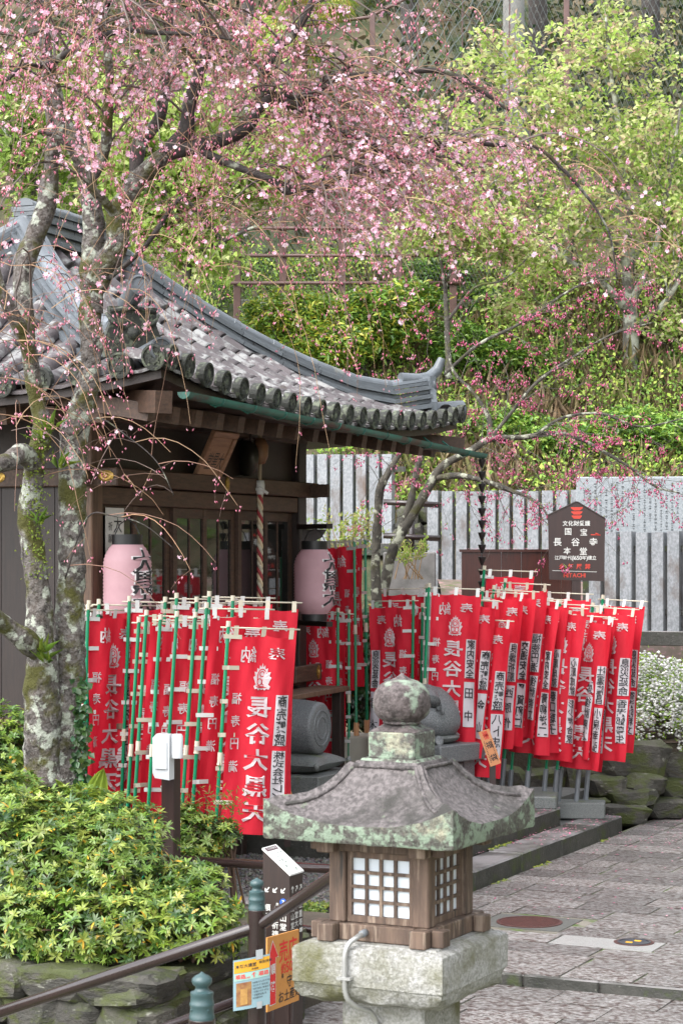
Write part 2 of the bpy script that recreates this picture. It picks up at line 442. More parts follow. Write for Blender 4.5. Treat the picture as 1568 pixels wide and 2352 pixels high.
while x < -.9:                                     # the near end of the platform, a row of cut stones
    w = min(rnd.uniform(.9, 1.5), -.84 - x)
    mb = MB(); mb.box((x + .006, .6, -.1), (x + w - .006, .925, .4), bev=.015); obj('kerb_stone', mb, KERB, plat); x += w
grav = site('gravel_bed')
mb = MB(); mb.box((-14, -2.1, -.2), (-.43, .599, .15)); obj('gravel_base', mb, EARTH, grav)
x = -4.6
while x < -.45:
    w = min(rnd.uniform(.8, 1.4), -.43 - x)
    mb = MB(); mb.box((x + .006, -2.42, -.3), (x + w - .006, -2.11, .19 + rnd.uniform(-.01, .01)), bev=.02); obj('kerb_stone', mb, KERB, grav); x += w
# pebbles: real stones, nobody could count them
N = 13000
pts = np.stack([rng.uniform(-3.6, -.45, N), rng.uniform(-2.1, .58, N), rng.uniform(.148, .17, N)], 1)
octv = np.array([(1, 0, 0), (-1, 0, 0), (0, 1, 0), (0, -1, 0), (0, 0, 1), (0, 0, -1)], float)
octf = np.array([(0, 2, 4), (2, 1, 4), (1, 3, 4), (3, 0, 4), (2, 0, 5), (1, 2, 5), (3, 1, 5), (0, 3, 5)])
def blobs(pts, size, cols, jitter=.35, flat=.6):
    n = len(pts)
    s = np.asarray(size).reshape(-1, 1, 1)*np.ones((n, 1, 1))
    v = octv[None]*(1 + rng.uniform(-jitter, jitter, (n, 6, 3)))*s
    v[:, :, 2] *= flat
    a = rng.uniform(0, 6.28, n); c, s_ = np.cos(a)[:, None], np.sin(a)[:, None]
    x_, y_ = v[:, :, 0]*c - v[:, :, 1]*s_, v[:, :, 0]*s_ + v[:, :, 1]*c
    v = np.stack([x_, y_, v[:, :, 2]], 2) + pts[:, None]
    f = octf[None] + (np.arange(n)*6)[:, None, None]
    return v.reshape(-1, 3), f.reshape(-1, 3), np.repeat(cols, 6, 0)
g = rng.uniform(.05, .2, N)[:, None]*np.array([1, .95, .86]) + rng.uniform(-.02, .02, (N, 3))
v, f, c = blobs(pts, rng.uniform(.016, .034, N), g)
o = link('gravel', mesh_np('gravel', v, f, GRAVEL, c), None, TR(*S0, 0, 0, -R(25))); tag(o, 'loose grey gravel bed', None, kind='stuff')

# ---------------------------------------------------------------- stone lantern in front
L_E1, L_E2 = XY(27)
LC = Vector((.29, 10.27, 0))
lan = thing('stone_lantern', 'large mossy stone lantern with wooden latticed light box in the foreground', 'stone lantern', LC, -R(27))
def roof_fn(H, zb):
    """a four-sided curved lantern roof: half width H, flat underside zb"""
    vv, ff = [], []
    rings = [(1.0, 0.0), (.97, .008), (.9, .022), (.8, .045), (.68, .082), (.56, .135), (.47, .188), (.41, .228), (.375, .246), (.35, .25), (.335, .27)]
    n = 12
    def ring(r, zf):
        out = []
        for side in range(4):
            for k in range(n):
                t_ = -1 + 2*k/n
                x_, y_ = [(t_, -1), (1, t_), (-t_, 1), (-1, -t_)][side]
                out.append((x_*H*r, y_*H*r, zf(t_, r)))
        return out
    def edge_z(t_): return .085 + .105*abs(t_)**2.6
    vv += ring(.72, lambda t_, r: zb + .015)
    vv += ring(.985, lambda t_, r: zb)
    vv += ring(1.0, lambda t_, r: zb + .012)
    for r, h in rings:
        k = max(0, (r - .45)/.55)
        vv += ring(r, lambda t_, q, h=h, k=k: zb + .085 + h + (.105*abs(t_)**2.6)*k**1.6 + (.022*max(0, (abs(t_) - .82)/.18) if .36 < r < .95 else 0))
    m = 4*n
    for i in range(len(vv)//m - 1):
        for k in range(m): ff.append((i*m + k, i*m + (k+1) % m, (i+1)*m + (k+1) % m, (i+1)*m + k))
    ff.append(tuple(range(m))[::-1]); ff.append(tuple(range(len(vv) - m, len(vv))))
    mi = [1 if i//m < 3 else 0 for i in range(len(ff))]
    return vv, ff, mi
vv, ff, mi = roof_fn(.488, 2.14)
mb = MB(); mb.add([(p[0] + .004*nz(p, 30), p[1] + .004*nz(p, 30, 3), p[2] + .004*nz(p, 25, 7)) for p in vv], ff); mb.m = mi
obj('roof', mb, [LANT_ROOF, LANT_SIDE], lan, smooth=True, auto=38)
mb = MB()
# raised rolls framing each roof panel
for q in range(4):
    T = Matrix.Rotation(q*math.pi/2, 4, 'Z')
    prof = [(.93, .017), (.8, .047), (.68, .084), (.56, .137), (.47, .19), (.42, .222), (.385, .243)]
    def rp(t_, r, h): return Vector((t_*.488*r, -.488*r, 2.14 + .085 + h + .105*abs(t_)**2.6*max(0, (r-.45)/.55)**1.6 + .004))
    for sgn in (-1, 1):
        mb.tube([T @ rp(sgn*.86, r, h) for r, h in prof], .011, 5)
    mb.tube([T @ rp(t_, .385, .243) for t_ in (-.86, -.4, 0, .4, .86)], .011, 5)
obj('roof_roll', mb, LANT_ROOF, lan, smooth=True)
mb = MB(); mb.box((-.155, -.155, 2.47), (.155, .155, 2.505), bev=.012); mb.box((-.122, -.122, 2.5), (.122, .122, 2.632), bev=.008)
obj('neck_block', mb, LANT_SIDE, lan)
mb = MB(); mb.add([(-.118, -.118, 2.631), (.118, -.118, 2.631), (.118, .118, 2.631), (-.118, .118, 2.631), (-.07, -.07, 2.662), (.07, -.07, 2.662), (.07, .07, 2.662), (-.07, .07, 2.662)],
       [(0, 1, 5, 4), (1, 2, 6, 5), (2, 3, 7, 6), (3, 0, 4, 7), (4, 5, 6, 7)])
prof = [(.08, 2.67), (.092, 2.68), (.09, 2.69), (.112, 2.703), (.132, 2.73), (.14, 2.765), (.139, 2.8), (.13, 2.833), (.108, 2.862), (.075, 2.882), (.036, 2.895), (.018, 2.906), (.003, 2.92)]
mb.lathe([(r*1.0, z - .012) for r, z in prof], 22)
obj('finial', mb, FINIAL, lan, smooth=True, auto=50)
# timber light box
hb = .26
for sx in (-1, 1):
    for sy in (-1, 1):
        mb = MB(); mb.box((sx*hb - (.085 if sx > 0 else 0), sy*hb - (.085 if sy > 0 else 0), 1.735), (sx*hb + (.085 if sx < 0 else 0), sy*hb + (.085 if sy < 0 else 0), 2.075), bev=.006)
        obj('post', mb, OLDWOOD, lan)
for zt, z0 in ((1.735, 1.652), (2.14, 2.072)):
    ex = .345 if zt < 2 else .35
    for s in (-1, 1):
        mb = MB(); mb.box((s*(hb - .02) - .042, -ex, z0), (s*(hb - .02) + .042, ex, zt), bev=.005); obj('beam', mb, OLDWOOD, lan)
        for seg in ((-ex, -hb - .024), (-hb + .064, hb - .064), (hb + .024, ex)):
            mb = MB(); mb.box((seg[0], s*(hb - .02) - .042, z0 + .002), (seg[1], s*(hb - .02) + .042, zt - .002), bev=.005); obj('beam', mb, OLDWOOD, lan)
for q in range(4):
    T = Matrix.Rotation(q*math.pi/2, 4, 'Z')
    wi = hb - .087
    fr = link('lattice_panel', None, lan); fr.rotation_euler = (0, 0, q*math.pi/2)
    y = -hb + .03
    mb = MB()
    mb.box((-wi, y - .008, 1.737), (-wi + .022, y + .016, 2.07)); mb.box((wi - .022, y - .008, 1.737), (wi, y + .016, 2.07))
    mb.box((-wi + .022, y - .009, 2.04), (wi - .022, y + .016, 2.07)); mb.box((-wi + .022, y - .009, 1.737), (wi - .022, y + .016, 1.768))
    obj('frame', mb, OLDWOOD, fr)
    xi = wi - .022; n4 = 4
    for k in range(1, 4):
        xk = -xi + 2*xi*k/4
        mb = MB(); mb.box((xk - .0075, y - .004, 1.768), (xk + .0075, y + .01, 2.04)); obj('lattice_bar', mb, OLDWOOD, fr)
        zk = 1.768 + .272*k/4
        for j in range(4):
            mb = MB(); mb.box((-xi + 2*xi*j/4 + (.0075 if j else 0), y - .006, zk - .0075), (-xi + 2*xi*(j+1)/4 - (.0075 if j < 3 else 0), y + .009, zk + .0075)); obj('lattice_bar', mb, OLDWOOD, fr)
    for j in range(4):
        for k in range(4):
            mb = MB(); mb.box((-xi + 2*xi*j/4 + .001, y + .011, 1.769 + .0677*k), (-xi + 2*xi*(j+1)/4 - .001, y + .015, 1.769 + .0677*(k+1))); obj('paper_pane', mb, PAPER, fr)
# base block with a rough underside
mb = MB()
def basefn():
    n = 14; vv, ff = [], []
    lay_ = [(.33, 1.652, 0), (.335, 1.645, 0), (.36, 1.64, 0), (.383, 1.628, 0), (.389, 1.615, .002), (.389, 1.48, .002), (.389, 1.462, .002), (.383, 1.458, .004), (.375, 1.43, .012), (.35, 1.395, .018), (.3, 1.365, .02), (.2, 1.35, .01)]
    for r, z, j in lay_:
        for side in range(4):
            for k in range(n):
                t_ = -1 + 2*k/n
                x_, y_ = [(t_, -1), (1, t_), (-t_, 1), (-1, -t_)][side]
                p = (x_*r, y_*r, z); d = 1 + j*nz(p, 22)/r*1.4
                vv.append((p[0]*d, p[1]*d, z + j*.8*nz(p, 17, 5)))
    m = 4*n
    for i in range(len(lay_) - 1):
        for k in range(m): ff.append((i*m + (k+1) % m, i*m + k, (i+1)*m + k, (i+1)*m + (k+1) % m))
    ff.append(tuple(range(m))); ff.append(tuple(range(len(vv) - m, len(vv)))[::-1])
    return vv, ff
mb.add(*basefn()); obj('base_block', mb, LANT_BASE, lan, smooth=True, auto=32)
mb = MB(); mb.box((-.215, -.215, .12), (.215, .215, 1.36), bev=.012); obj('pillar', mb, LANT_BASE, lan)
mb = MB(); mb.box((-.42, -.42, -.12), (.42, .42, .121), bev=.03); obj('plinth', mb, LANT_BASE, lan)
mb = MB()
cp = [(-.055, -.285, 1.7), (-.055, -.33, 1.695), (-.065, -.36, 1.685), (-.085, -.385, 1.668), (-.095, -.405, 1.64), (-.1, -.41, 1.6), (-.1, -.41, 1.5), (-.1, -.407, 1.44), (-.09, -.40, 1.4), (-.06, -.36, 1.36), (-.03, -.28, 1.33), (-.02, -.24, 1.28), (-.015, -.232, 1.1), (-.015, -.232, .2)]
pp = []
for a, b in zip(cp[:-1], cp[1:]):
    a, b = Vector(a), Vector(b); k = max(1, int((b - a).length/.006))
    for i in range(k): pp.append(a.lerp(b, i/k))
for _ in range(6): pp = [pp[0]] + [(pp[i-1] + pp[i]*2 + pp[i+1])/4 for i in range(1, len(pp)-1)] + [pp[-1]]
mb.tube(pp, [.0115 + .002*(i % 2) for i in range(len(pp))], 7); obj('conduit', mb, CONDUIT, lan, smooth=True)
mb = MB(); mb.tube([(-.055, -.27, 1.7), (-.055, -.325, 1.697)], .0175, 10); obj('conduit_collar', mb, PIPE, lan, smooth=True)
mb = MB(); mb.box((-.135, -.4255, 1.495), (-.065, -.392, 1.508)); obj('conduit_clip', mb, CONDUIT, lan)
# ---------------------------------------------------------------- shrine hall
H_E1, H_E2 = XY(21)
SH0 = Vector((-.578, 26, 0))
hall = thing('shrine_hall', 'dark wooden shrine hall with grey tiled hip roof and glazed doors', 'shrine', SH0, -R(21))
def HL(x, y, z): return SH0 + H_E2*x + H_E1*y + Vector((0, 0, z))
Lh, OV, HD = 5.37, 1.6, 3.2
HA = (Lh + 2*OV)/2
def roofpt(face, a, d, lift=0.0):
    """point of the roof: face 0 front, 1 near end, 2 back, 3 far end; a along the eave from its middle, d inward"""
    H = HA if face in (0, 2) else HD
    q = max(0., d)/HD
    s = min(1.15, abs(a)/(H - d*.0 + 1e-6))
    z = 4.9 + .26*s**2.5*(1 - min(1, q))**2 + 1.9*(.45*q + .55*q*q) + (d*.3 if d < 0 else 0) + lift
    if face == 0: return Vector((OV - d, -Lh/2 + a, z))
    if face == 2: return Vector((OV - 2*HD + d, -Lh/2 - a, z))
    if face == 1: return Vector((OV - HD + a, -Lh - OV + d, z))
    return Vector((OV - HD - a, OV - d, z))
def frame(p0, p1, upv):
    """matrix: local y from p0 towards p1, z towards upv"""
    y = (p1 - p0).normalized(); z = (upv - y*upv.dot(y)).normalized(); x = y.cross(z)
    m = Matrix((x, y, z)).transposed().to_4x4(); m.translation = p0
    return m
TL = .37
mb = MB()                                          # half-round cover tile, lower end at y = 0
nn = 7
for j, (yy, rr) in enumerate(((0, .106), (.055, .106), (.058, .102), (TL + .04, .1))):
    for k in range(nn+1):
        an = math.pi*k/nn; mb.v.append((rr*math.cos(an), yy, rr*math.sin(an)*.95 + .015))
for j in range(3):
    for k in range(nn): mb.f.append((j*(nn+1)+k+1, j*(nn+1)+k, (j+1)*(nn+1)+k, (j+1)*(nn+1)+k+1))
mb.f.append(tuple(range(nn+1)))
COVER = bpy.data.meshes.new('cover_tile'); COVER.from_pydata(mb.v, [], mb.f); COVER.materials.append(TILE)
COVER.polygons.foreach_set('use_smooth', [True]*(len(mb.f)-1) + [False])
mb = MB(); T = Matrix.Rotation(R(90), 4, 'X')
mb.lathe([(.112, -.06), (.118, 0), (.118, .024), (.098, .026), (.093, .012), (.058, .012), (.054, .022), (.022, .022), (.0, .014)], 18, T)
for k in range(8):
    a = k*math.pi/4; mb.lathe([(.011, .01), (.008, .022), (0, .023)], 6, T @ TR(.064*math.cos(a), .064*math.sin(a), 0))
EAVE = bpy.data.meshes.new('eave_tile'); EAVE.from_pydata(mb.v, [], mb.f); EAVE.materials.append(TILE_END)
tiles_left = [300]
rest = MB(); flat = MB()
mb = MB()
for fc in range(4):
    hh = HA if fc in (0, 2) else HD
    mb.grid(lambda u, v: roofpt(fc, (-1 + 2*u)*(hh - v*HD), v*HD, -.05), 10, 10)
roof_p = obj('roof', mb, DARKWOOD, hall)
for face in (0, 1, 2, 3):
    H = HA if face in (0, 2) else HD
    n = int(round(2*H/.4)); pitch = 2*H/n
    for i in range(n + 1):
        a = -H + pitch*i + (pitch*.5 if False else 0)
        a = max(-H + .06, min(H - .06, a))
        dmax = H - abs(a) if face in (1, 3) else min(HD, H - abs(a))
        m = int((dmax - .12)/TL)
        up = Vector((0, 0, 1))
        p0, p1 = roofpt(face, a, -.05), roofpt(face, a, .3)
        if face in (0, 1):
            link('eave_tile', EAVE, roof_p, frame(p0 + Vector((0, 0, .075)), p0 + Vector((p1.x-p0.x, p1.y-p0.y, .05)) + Vector((0, 0, .075)), up))
        for j in range(max(1, m + 1)):
            d0 = j*TL - .02
            if d0 > dmax - .02 and j: break
            q0, q1 = roofpt(face, a, d0), roofpt(face, a, d0 + TL)
            T = frame(q0, q1, up)
            if face in (0, 1) and tiles_left[0] > 0:
                link('cover_tile', COVER, roof_p, T); tiles_left[0] -= 1
            else: rest.add([v.co for v in COVER.vertices], [tuple(p.vertices) for p in COVER.polygons], T)
    for i in range(n):                             # stepped courses of concave flat tiles between the cover tiles
        a0, a1 = -H + pitch*i, -H + pitch*(i + 1); ac = (a0 + a1)/2
        dmax = H - min(abs(a0), abs(a1)) if face in (1, 3) else min(HD, H - min(abs(a0), abs(a1)))
        j = 0
        while j*.24 < dmax - .02:
            d0, d1 = j*.24 - .03, min((j+1)*.24, dmax + .02)
            vv = []
            for dd, ll in ((d0, .026), (d1, .014)):
                for q in range(5):
                    t_ = q/4; aa = a0 + (a1 - a0)*t_
                    lim = H - max(dd, 0)
                    vv.append(roofpt(face, max(-lim, min(lim, aa)), dd, ll - .035*math.sin(math.pi*t_)))
            for q in range(5): vv.append(vv[q] - Vector((0, 0, .03)))
            flat.add(vv, [(q, q+1, q+6, q+5) for q in range(4)] + [(q, 10+q, 11+q, q+1) for q in range(4)])
            j += 1
obj('flat_tiles', flat, TILE, roof_p, kind='stuff')
obj('cover_tiles', rest, TILE, roof_p, kind='stuff')
# ridges: stacked courses with a round tile on top
mb = MB(); mb.box((-.5, 0, 0), (.5, .985, 1), bev=.0); RIDGE = bpy.data.meshes.new('ridge_tile'); RIDGE.from_pydata(mb.v, [], mb.f); RIDGE.materials.append(TILE_BLUE)
mb = MB()
for j, (yy, rr) in enumerate(((0, .105), (.06, .105), (.065, .095), (.46, .095))):
    for k in range(9):
        an = math.pi*k/8; mb.v.append((rr*math.cos(an), yy, rr*math.sin(an)*.8))
for j in range(3):
    for k in range(8): mb.f.append((j*9+k+1, j*9+k, (j+1)*9+k, (j+1)*9+k+1))
mb.f.append(tuple(range(9)))
RTOP = bpy.data.meshes.new('ridge_cap_tile'); RTOP.from_pydata(mb.v, [], mb.f); RTOP.materials.append(TILE_BLUE)
def ridge(path, courses):
    r = link('ridge', None, roof_p)
    for p0, p1 in zip(path[:-1], path[1:]):
        L = (p1 - p0).length
        z = .0
        for w, h in courses:
            T = frame(p0 + Vector((0, 0, z)), p1 + Vector((0, 0, z)), Vector((0, 0, 1)))
            link('ridge_tile', RIDGE, r, T @ TR(s=(w*rnd.uniform(.98, 1.02), L, h*.86))); z += h
        T = frame(p0 + Vector((0, 0, z)), p1 + Vector((0, 0, z)), Vector((0, 0, 1)))
        link('ridge_cap_tile', RTOP, r, T @ TR(s=(1, L/.44, 1)))
    return r
CR = [(.44, .065), (.33, .055), (.41, .06), (.3, .052), (.38, .06), (.27, .05)]
def hip(sx, sy, start=.34):
    ds = np.linspace(start, HD, 9)
    pts = []
    for d in ds:
        p = roofpt(0, (HA - d)*sy, d); p.x = (OV - d) if sx > 0 else (OV - 2*HD + d)
        p.z += -.1 + .2*max(0, 1 - (d - start)/.7)**2
        pts.append(p)
    return pts
hips = [hip(1, 1), hip(1, -1, .62), hip(-1, 1), hip(-1, -1)]
for hp in hips: ridge(hp, CR)
ridge([Vector((OV - HD, y, 6.82)) for y in np.linspace(-Lh - OV + HD, OV - HD, 6)], CR + [(.32, .06)])
# ornament tiles closing the hips
def ornament(p, dirv, big):
    """carved end tile: a plate with scrolls, brow and a round tile sticking out above"""
    dirv = dirv.normalized()
    T = frame(p, p + dirv, Vector((0, 0, 1)))
    o = link('ridge_end_tile', None, roof_p, T)
    w = .27 if big else .2
    mb = MB(); mb.prism([(-w, -.03), (w, -.03), (w*1.05, .12), (w*.8, .3), (w*.86, .44), (-w*.86, .44), (-w*.8, .3), (-w*1.05, .12)], 0, .08, Matrix.Rotation(R(90), 4, 'X') @ TR(0, 0, -.06))
    obj('plate', mb, TILE_BLUE if not big else TILE_END, o)
    mb = MB()
    for sx in (-1, 1):                             # scrolls
        pts = []
        for k in range(16):
            a = k/15*math.pi*3; r = .015 + .06*(1 - k/15)
            pts.append((sx*(w*.55 + r*math.cos(a)), .04, .1 + r*math.sin(a)))
        mb.tube(pts, .02, 6)
        mb.tube([(sx*w*.3, .05, .24), (sx*w*.75, .06, .3), (sx*w*.95, .03, .38)], [.03, .028, .012], 6)
    mb.lathe([(.07, 0), (.062, .05), (.03, .075), (0, .08)], 10, TR(0, .03, .2, -R(90)))
    mb.tube([(-w*.8, .05, .4), (0, .07, .43), (w*.8, .05, .4)], .025, 6)
    obj('carving', mb, TILE_END if big else TILE_BLUE, o, smooth=True)
    mb = MB()
    if big: mb.lathe([(.09, 0), (.1, .3), (.105, .4), (.105, .42), (.085, .425), (.08, .41), (0, .41)], 16, TR(0, -.14, .49, -R(72)))
    else:                                          # upturned horn
        mb.tube([(0, -.35, .4), (0, -.1, .4), (0, .06, .44), (0, .17, .54), (0, .23, .68)], [.09, .085, .08, .07, .05], 10)
    obj('round_tile', mb, TILE_BLUE, o, smooth=True, auto=40)
ornament(hips[0][0] + Vector((0, 0, -.05)), Vector((1, 1, .0)), False)
ornament(hips[1][0] + Vector((0, 0, -.02)), Vector((1, -1, .0)), True)
for sy, st in ((1, .1), (-1, .12)):                # corner tile lying below each ornament
    p = roofpt(0, (HA - st)*sy, st); p.x = OV - st + .1; p.y += .12*sy
    mb = MB(); mb.lathe([(.1, -.5), (.11, 0), (.11, .03), (.09, .035), (.085, .02), (0, .02)], 16, frame(p + Vector((0, 0, .12)), p + Vector((1, sy, .22)), Vector((0, 0, 1))) @ Matrix.Rotation(-R(90), 4, 'X'))
    obj('corner_tile', mb, TILE_BLUE, roof_p, smooth=True, auto=40)
# eave boards, rafters
mb = MB()
def eave_board(face, dz0, dz1, d0, d1):
    H = HA if face in (0, 2) else HD
    mb.grid(lambda u, v: roofpt(face, (-1 + 2*u)*(H - max(d0, 0)), d0) + Vector((0, 0, dz0 + (dz1 - dz0)*v)), 14, 1)
    mb.grid(lambda u, v: roofpt(face, (-1 + 2*u)*(H - d0), d0 + (d1 - d0)*v) + Vector((0, 0, dz0)) - Vector((0, 0, (roofpt(face, 0, d0 + (d1-d0)*v).z - roofpt(face, 0, d0).z)*.75)), 14, 2)
for fc in range(4): eave_board(fc, -.13, .0, .03, 1.7)
obj('eave_board', mb, DARKWOOD, roof_p)
y = -Lh - 1.3
while y < 1.4:
    mb = MB(); T = frame(Vector((1.35, y, 4.74)), Vector((-.1, y, 5.0)), Vector((0, 0, 1))); mb.box((-.075, 0, -.08), (.075, 1.45, .08), T)
    obj('rafter', mb, BRWOOD, hall); y += .5
x = -4.2
while x < 1.2:
    mb = MB(); T = frame(Vector((x, -Lh - 1.35, 4.74)), Vector((x, -Lh + .1, 5.0)), Vector((0, 0, 1))); mb.box((-.075, 0, -.08), (.075, 1.45, .08), T)
    obj('rafter', mb, BRWOOD, hall); x += .5
for sy in (-1, 1):                                 # hip rafters at the corners
    yb0 = -Lh if sy < 0 else 0
    mb = MB(); T = frame(Vector((1.62, yb0 + 1.62*sy, 4.82)), Vector((-.1, yb0, 5.0)), Vector((0, 0, 1))); mb.box((-.08, 0, -.11), (.08, 2.3, .09), T); obj('hip_rafter', mb, BRWOOD, hall)
# walls, posts, beams
ZF = 1.83                                          # floor of the veranda
for (x, y) in ((0, 0), (0, -Lh), (-3.2, 0), (-3.2, -Lh)):
    mb = MB(); mb.box((x - .12, y - .12, .1), (x + .12, y + .12, 4.95), bev=.012); obj('post', mb, POSTWOOD if (x, y) == (0, -Lh) else DARKWOOD, hall)
for x0, x1, y0, y1, z0, z1 in ((.0, .16, -Lh - .42, .42, 4.14, 4.32), (-3.6, .42, -Lh - .17, -Lh - .125, 4.12, 4.3), (-3.6, .4, .125, .165, 4.14, 4.3),
                               (-.06, .1, -Lh + .12, -.12, 3.95, 4.13), (-.08, .12, -Lh - .16, .16, 4.78, 4.94), (-.08, .14, -Lh + .12, -.12, 1.86, 2.04)):
    mb = MB(); mb.box((x0, y0, z0), (x1, y1, z1), bev=.01); obj('beam', mb, BRWOOD, hall)
mb = MB(); mb.box((.125, -.42, 1.9), (.2, .42, 2.1), bev=.01); obj('beam', mb, BRWOOD, hall)
def gold(x, y, z, face='x'):
    mb = MB(); T = TR(x, y, z, 0, R(90), 0) if face == 'x' else TR(x, y, z, R(90), 0, 0)
    mb.lathe([(.07, 0), (.07, .008), (.05, .014), (.03, .012), (.02, .022), (0, .024)], 12, T @ TR(s=(1.25, .8, 1)))
    obj('gilt_boss', mb, GOLD, hall)
for y in (-Lh + .15, -2.35, .28): gold(.162, y, 4.23)
gold(.3, -Lh - .17, 4.22, 'y'); gold(-.9, -Lh - .17, 4.22, 'y'); gold(.2, .3, 2.0)
for s, y0, y1 in ((0, -Lh, 0),):
    mb = MB(); mb.box((-.05, -Lh, 4.32), (.02, 0, 4.8)); obj('transom_wall', mb, DARKWOOD, hall)
k = 0; x = -6.0
while x < -.13:                                    # boarded near end
    mb = MB(); mb.box((x + .004, -Lh - .1, .12), (min(x + .3, -.125) - .004, -Lh - .06, 4.12)); obj('wall_board', mb, DARKWOOD, hall); x += .3
mb = MB(); mb.box((-6, -Lh - .05, .45), (-.1, -Lh + .0, 4.95)); mb.box((-6, -.03, .45), (-.1, .02, 4.95)); mb.box((-6.1, -Lh, .45), (-6.0, 0, 4.95)); mb.box((-6, -Lh + .03, ZF - .1), (-.14, -.03, ZF))
mb.box((-1.6, -Lh + .02, ZF), (-1.55, -.03, 4.8))
obj('inner_wall', mb, DARKWOOD, hall)
mb = MB(); mb.box((-.13, -Lh + .0, .1), (-.06, -.0, ZF - .1)); obj('underfloor_wall', mb, DARKWOOD, hall)
x = .14
for kx in range(2):
    mb = MB(); mb.box((x + .003, -Lh - .3, ZF - .06), (x + .21, .42, ZF), bev=.006); obj('veranda_board', mb, POSTWOOD, hall); x += .213
for kx in range(1):
    mb = MB(); mb.box((-6, -Lh - .32 - .213*kx, ZF - .06 - .003*kx), (.135, -Lh - .125 - .213*kx, ZF - .002 - .003*kx), bev=.006); obj('veranda_board', mb, POSTWOOD, hall)
for y in (-Lh - .1, -Lh/2, .3):
    mb = MB(); mb.box((.4, y - .07, .1), (.52, y + .07, ZF - .06), bev=.01); obj('veranda_post', mb, DARKWOOD, hall)
nb = 6; bw = (Lh - .24)/nb
for i in range(nb):                                # glazed sliding doors
    y0 = -Lh + .12 + bw*i; xo = 0.0 if i % 2 else .045
    d = link('sliding_door', None, hall)
    for ya, yb_ in ((y0, y0 + .09), (y0 + bw - .09, y0 + bw - .001)):
        mb = MB(); mb.box((xo - .02, ya, 2.05), (xo + .022, yb_, 3.945)); obj('stile', mb, BRWOOD, d)
    for z0, z1 in ((2.05, 2.35), (3.84, 3.945)):
        mb = MB(); mb.box((xo - .016, y0 + .091, z0), (xo + .018, y0 + bw - .091, z1)); obj('door_rail', mb, BRWOOD, d)
    mb = MB(); mb.box((xo - .004, y0 + .091, 2.351), (xo + .002, y0 + bw - .091, 3.839)); obj('pane', mb, GLASS, d)
    mb = MB(); mb.box((xo + .003, y0 + bw/2 - .012, 2.352), (xo + .014, y0 + bw/2 + .012, 3.838)); obj('muntin', mb, BRWOOD, d)
# gutter and rain chain
ga, gb = Vector((1.78, -Lh - OV + .05, 4.9)), Vector((1.8, 1.95, 4.72))
mb = MB()
for j in range(25):
    p = ga.lerp(gb, j/24)
    for k in range(9):
        an = math.pi*(1 + k/8); mb.v.append((p.x + .062*math.cos(an), p.y, p.z + .062*math.sin(an) - (.0)))
for j in range(24):
    for k in range(8): mb.f.append((j*9+k, j*9+k+1, (j+1)*9+k+1, (j+1)*9+k))
mb.f.append(tuple(range(9))); mb.f.append(tuple(range(24*9, 25*9))[::-1])
gut = obj('gutter', mb, COPPER, hall, smooth=True, auto=40)
for j in range(1, 12):
    p = ga.lerp(gb, j/12.0)
    mb = MB(); mb.tube([p + Vector((-.3, 0, .12)), p + Vector((-.12, 0, -.02)), p + Vector((-.03, 0, -.07)), p + Vector((.06, 0, -.02))], .011, 5); obj('gutter_hook', mb, COPPER, gut)
    mb = MB(); mb.tube([p + Vector((.065*math.cos(a), 0, .065*math.sin(a))) for a in np.linspace(math.pi, 2*math.pi, 9)], .007, 4); obj('gutter_joint', mb, COPPER, gut)
t = thing('rain_chain', 'dark chain of small metal cups hanging from the green gutter end', 'rain chain', HL(gb.x, gb.y - .05, 0))
mb = MB(); mb.lathe([(.012, -.075), (.016, -.07), (.045, .0), (.052, .03), (.044, .034), (.036, .0), (.0, -.05)], 10); CUP = bpy.data.meshes.new('cup'); CUP.from_pydata(mb.v, [], mb.f); CUP.materials.append(BLACK)
mb = MB(); mb.tube([(0, 0, 4.7), (0, 0, .5)], .006, 5); obj('chain', mb, BLACK, t)
z = 4.62
while z > .6: link('cup', CUP, t, TR(0, 0, z)); z -= .155
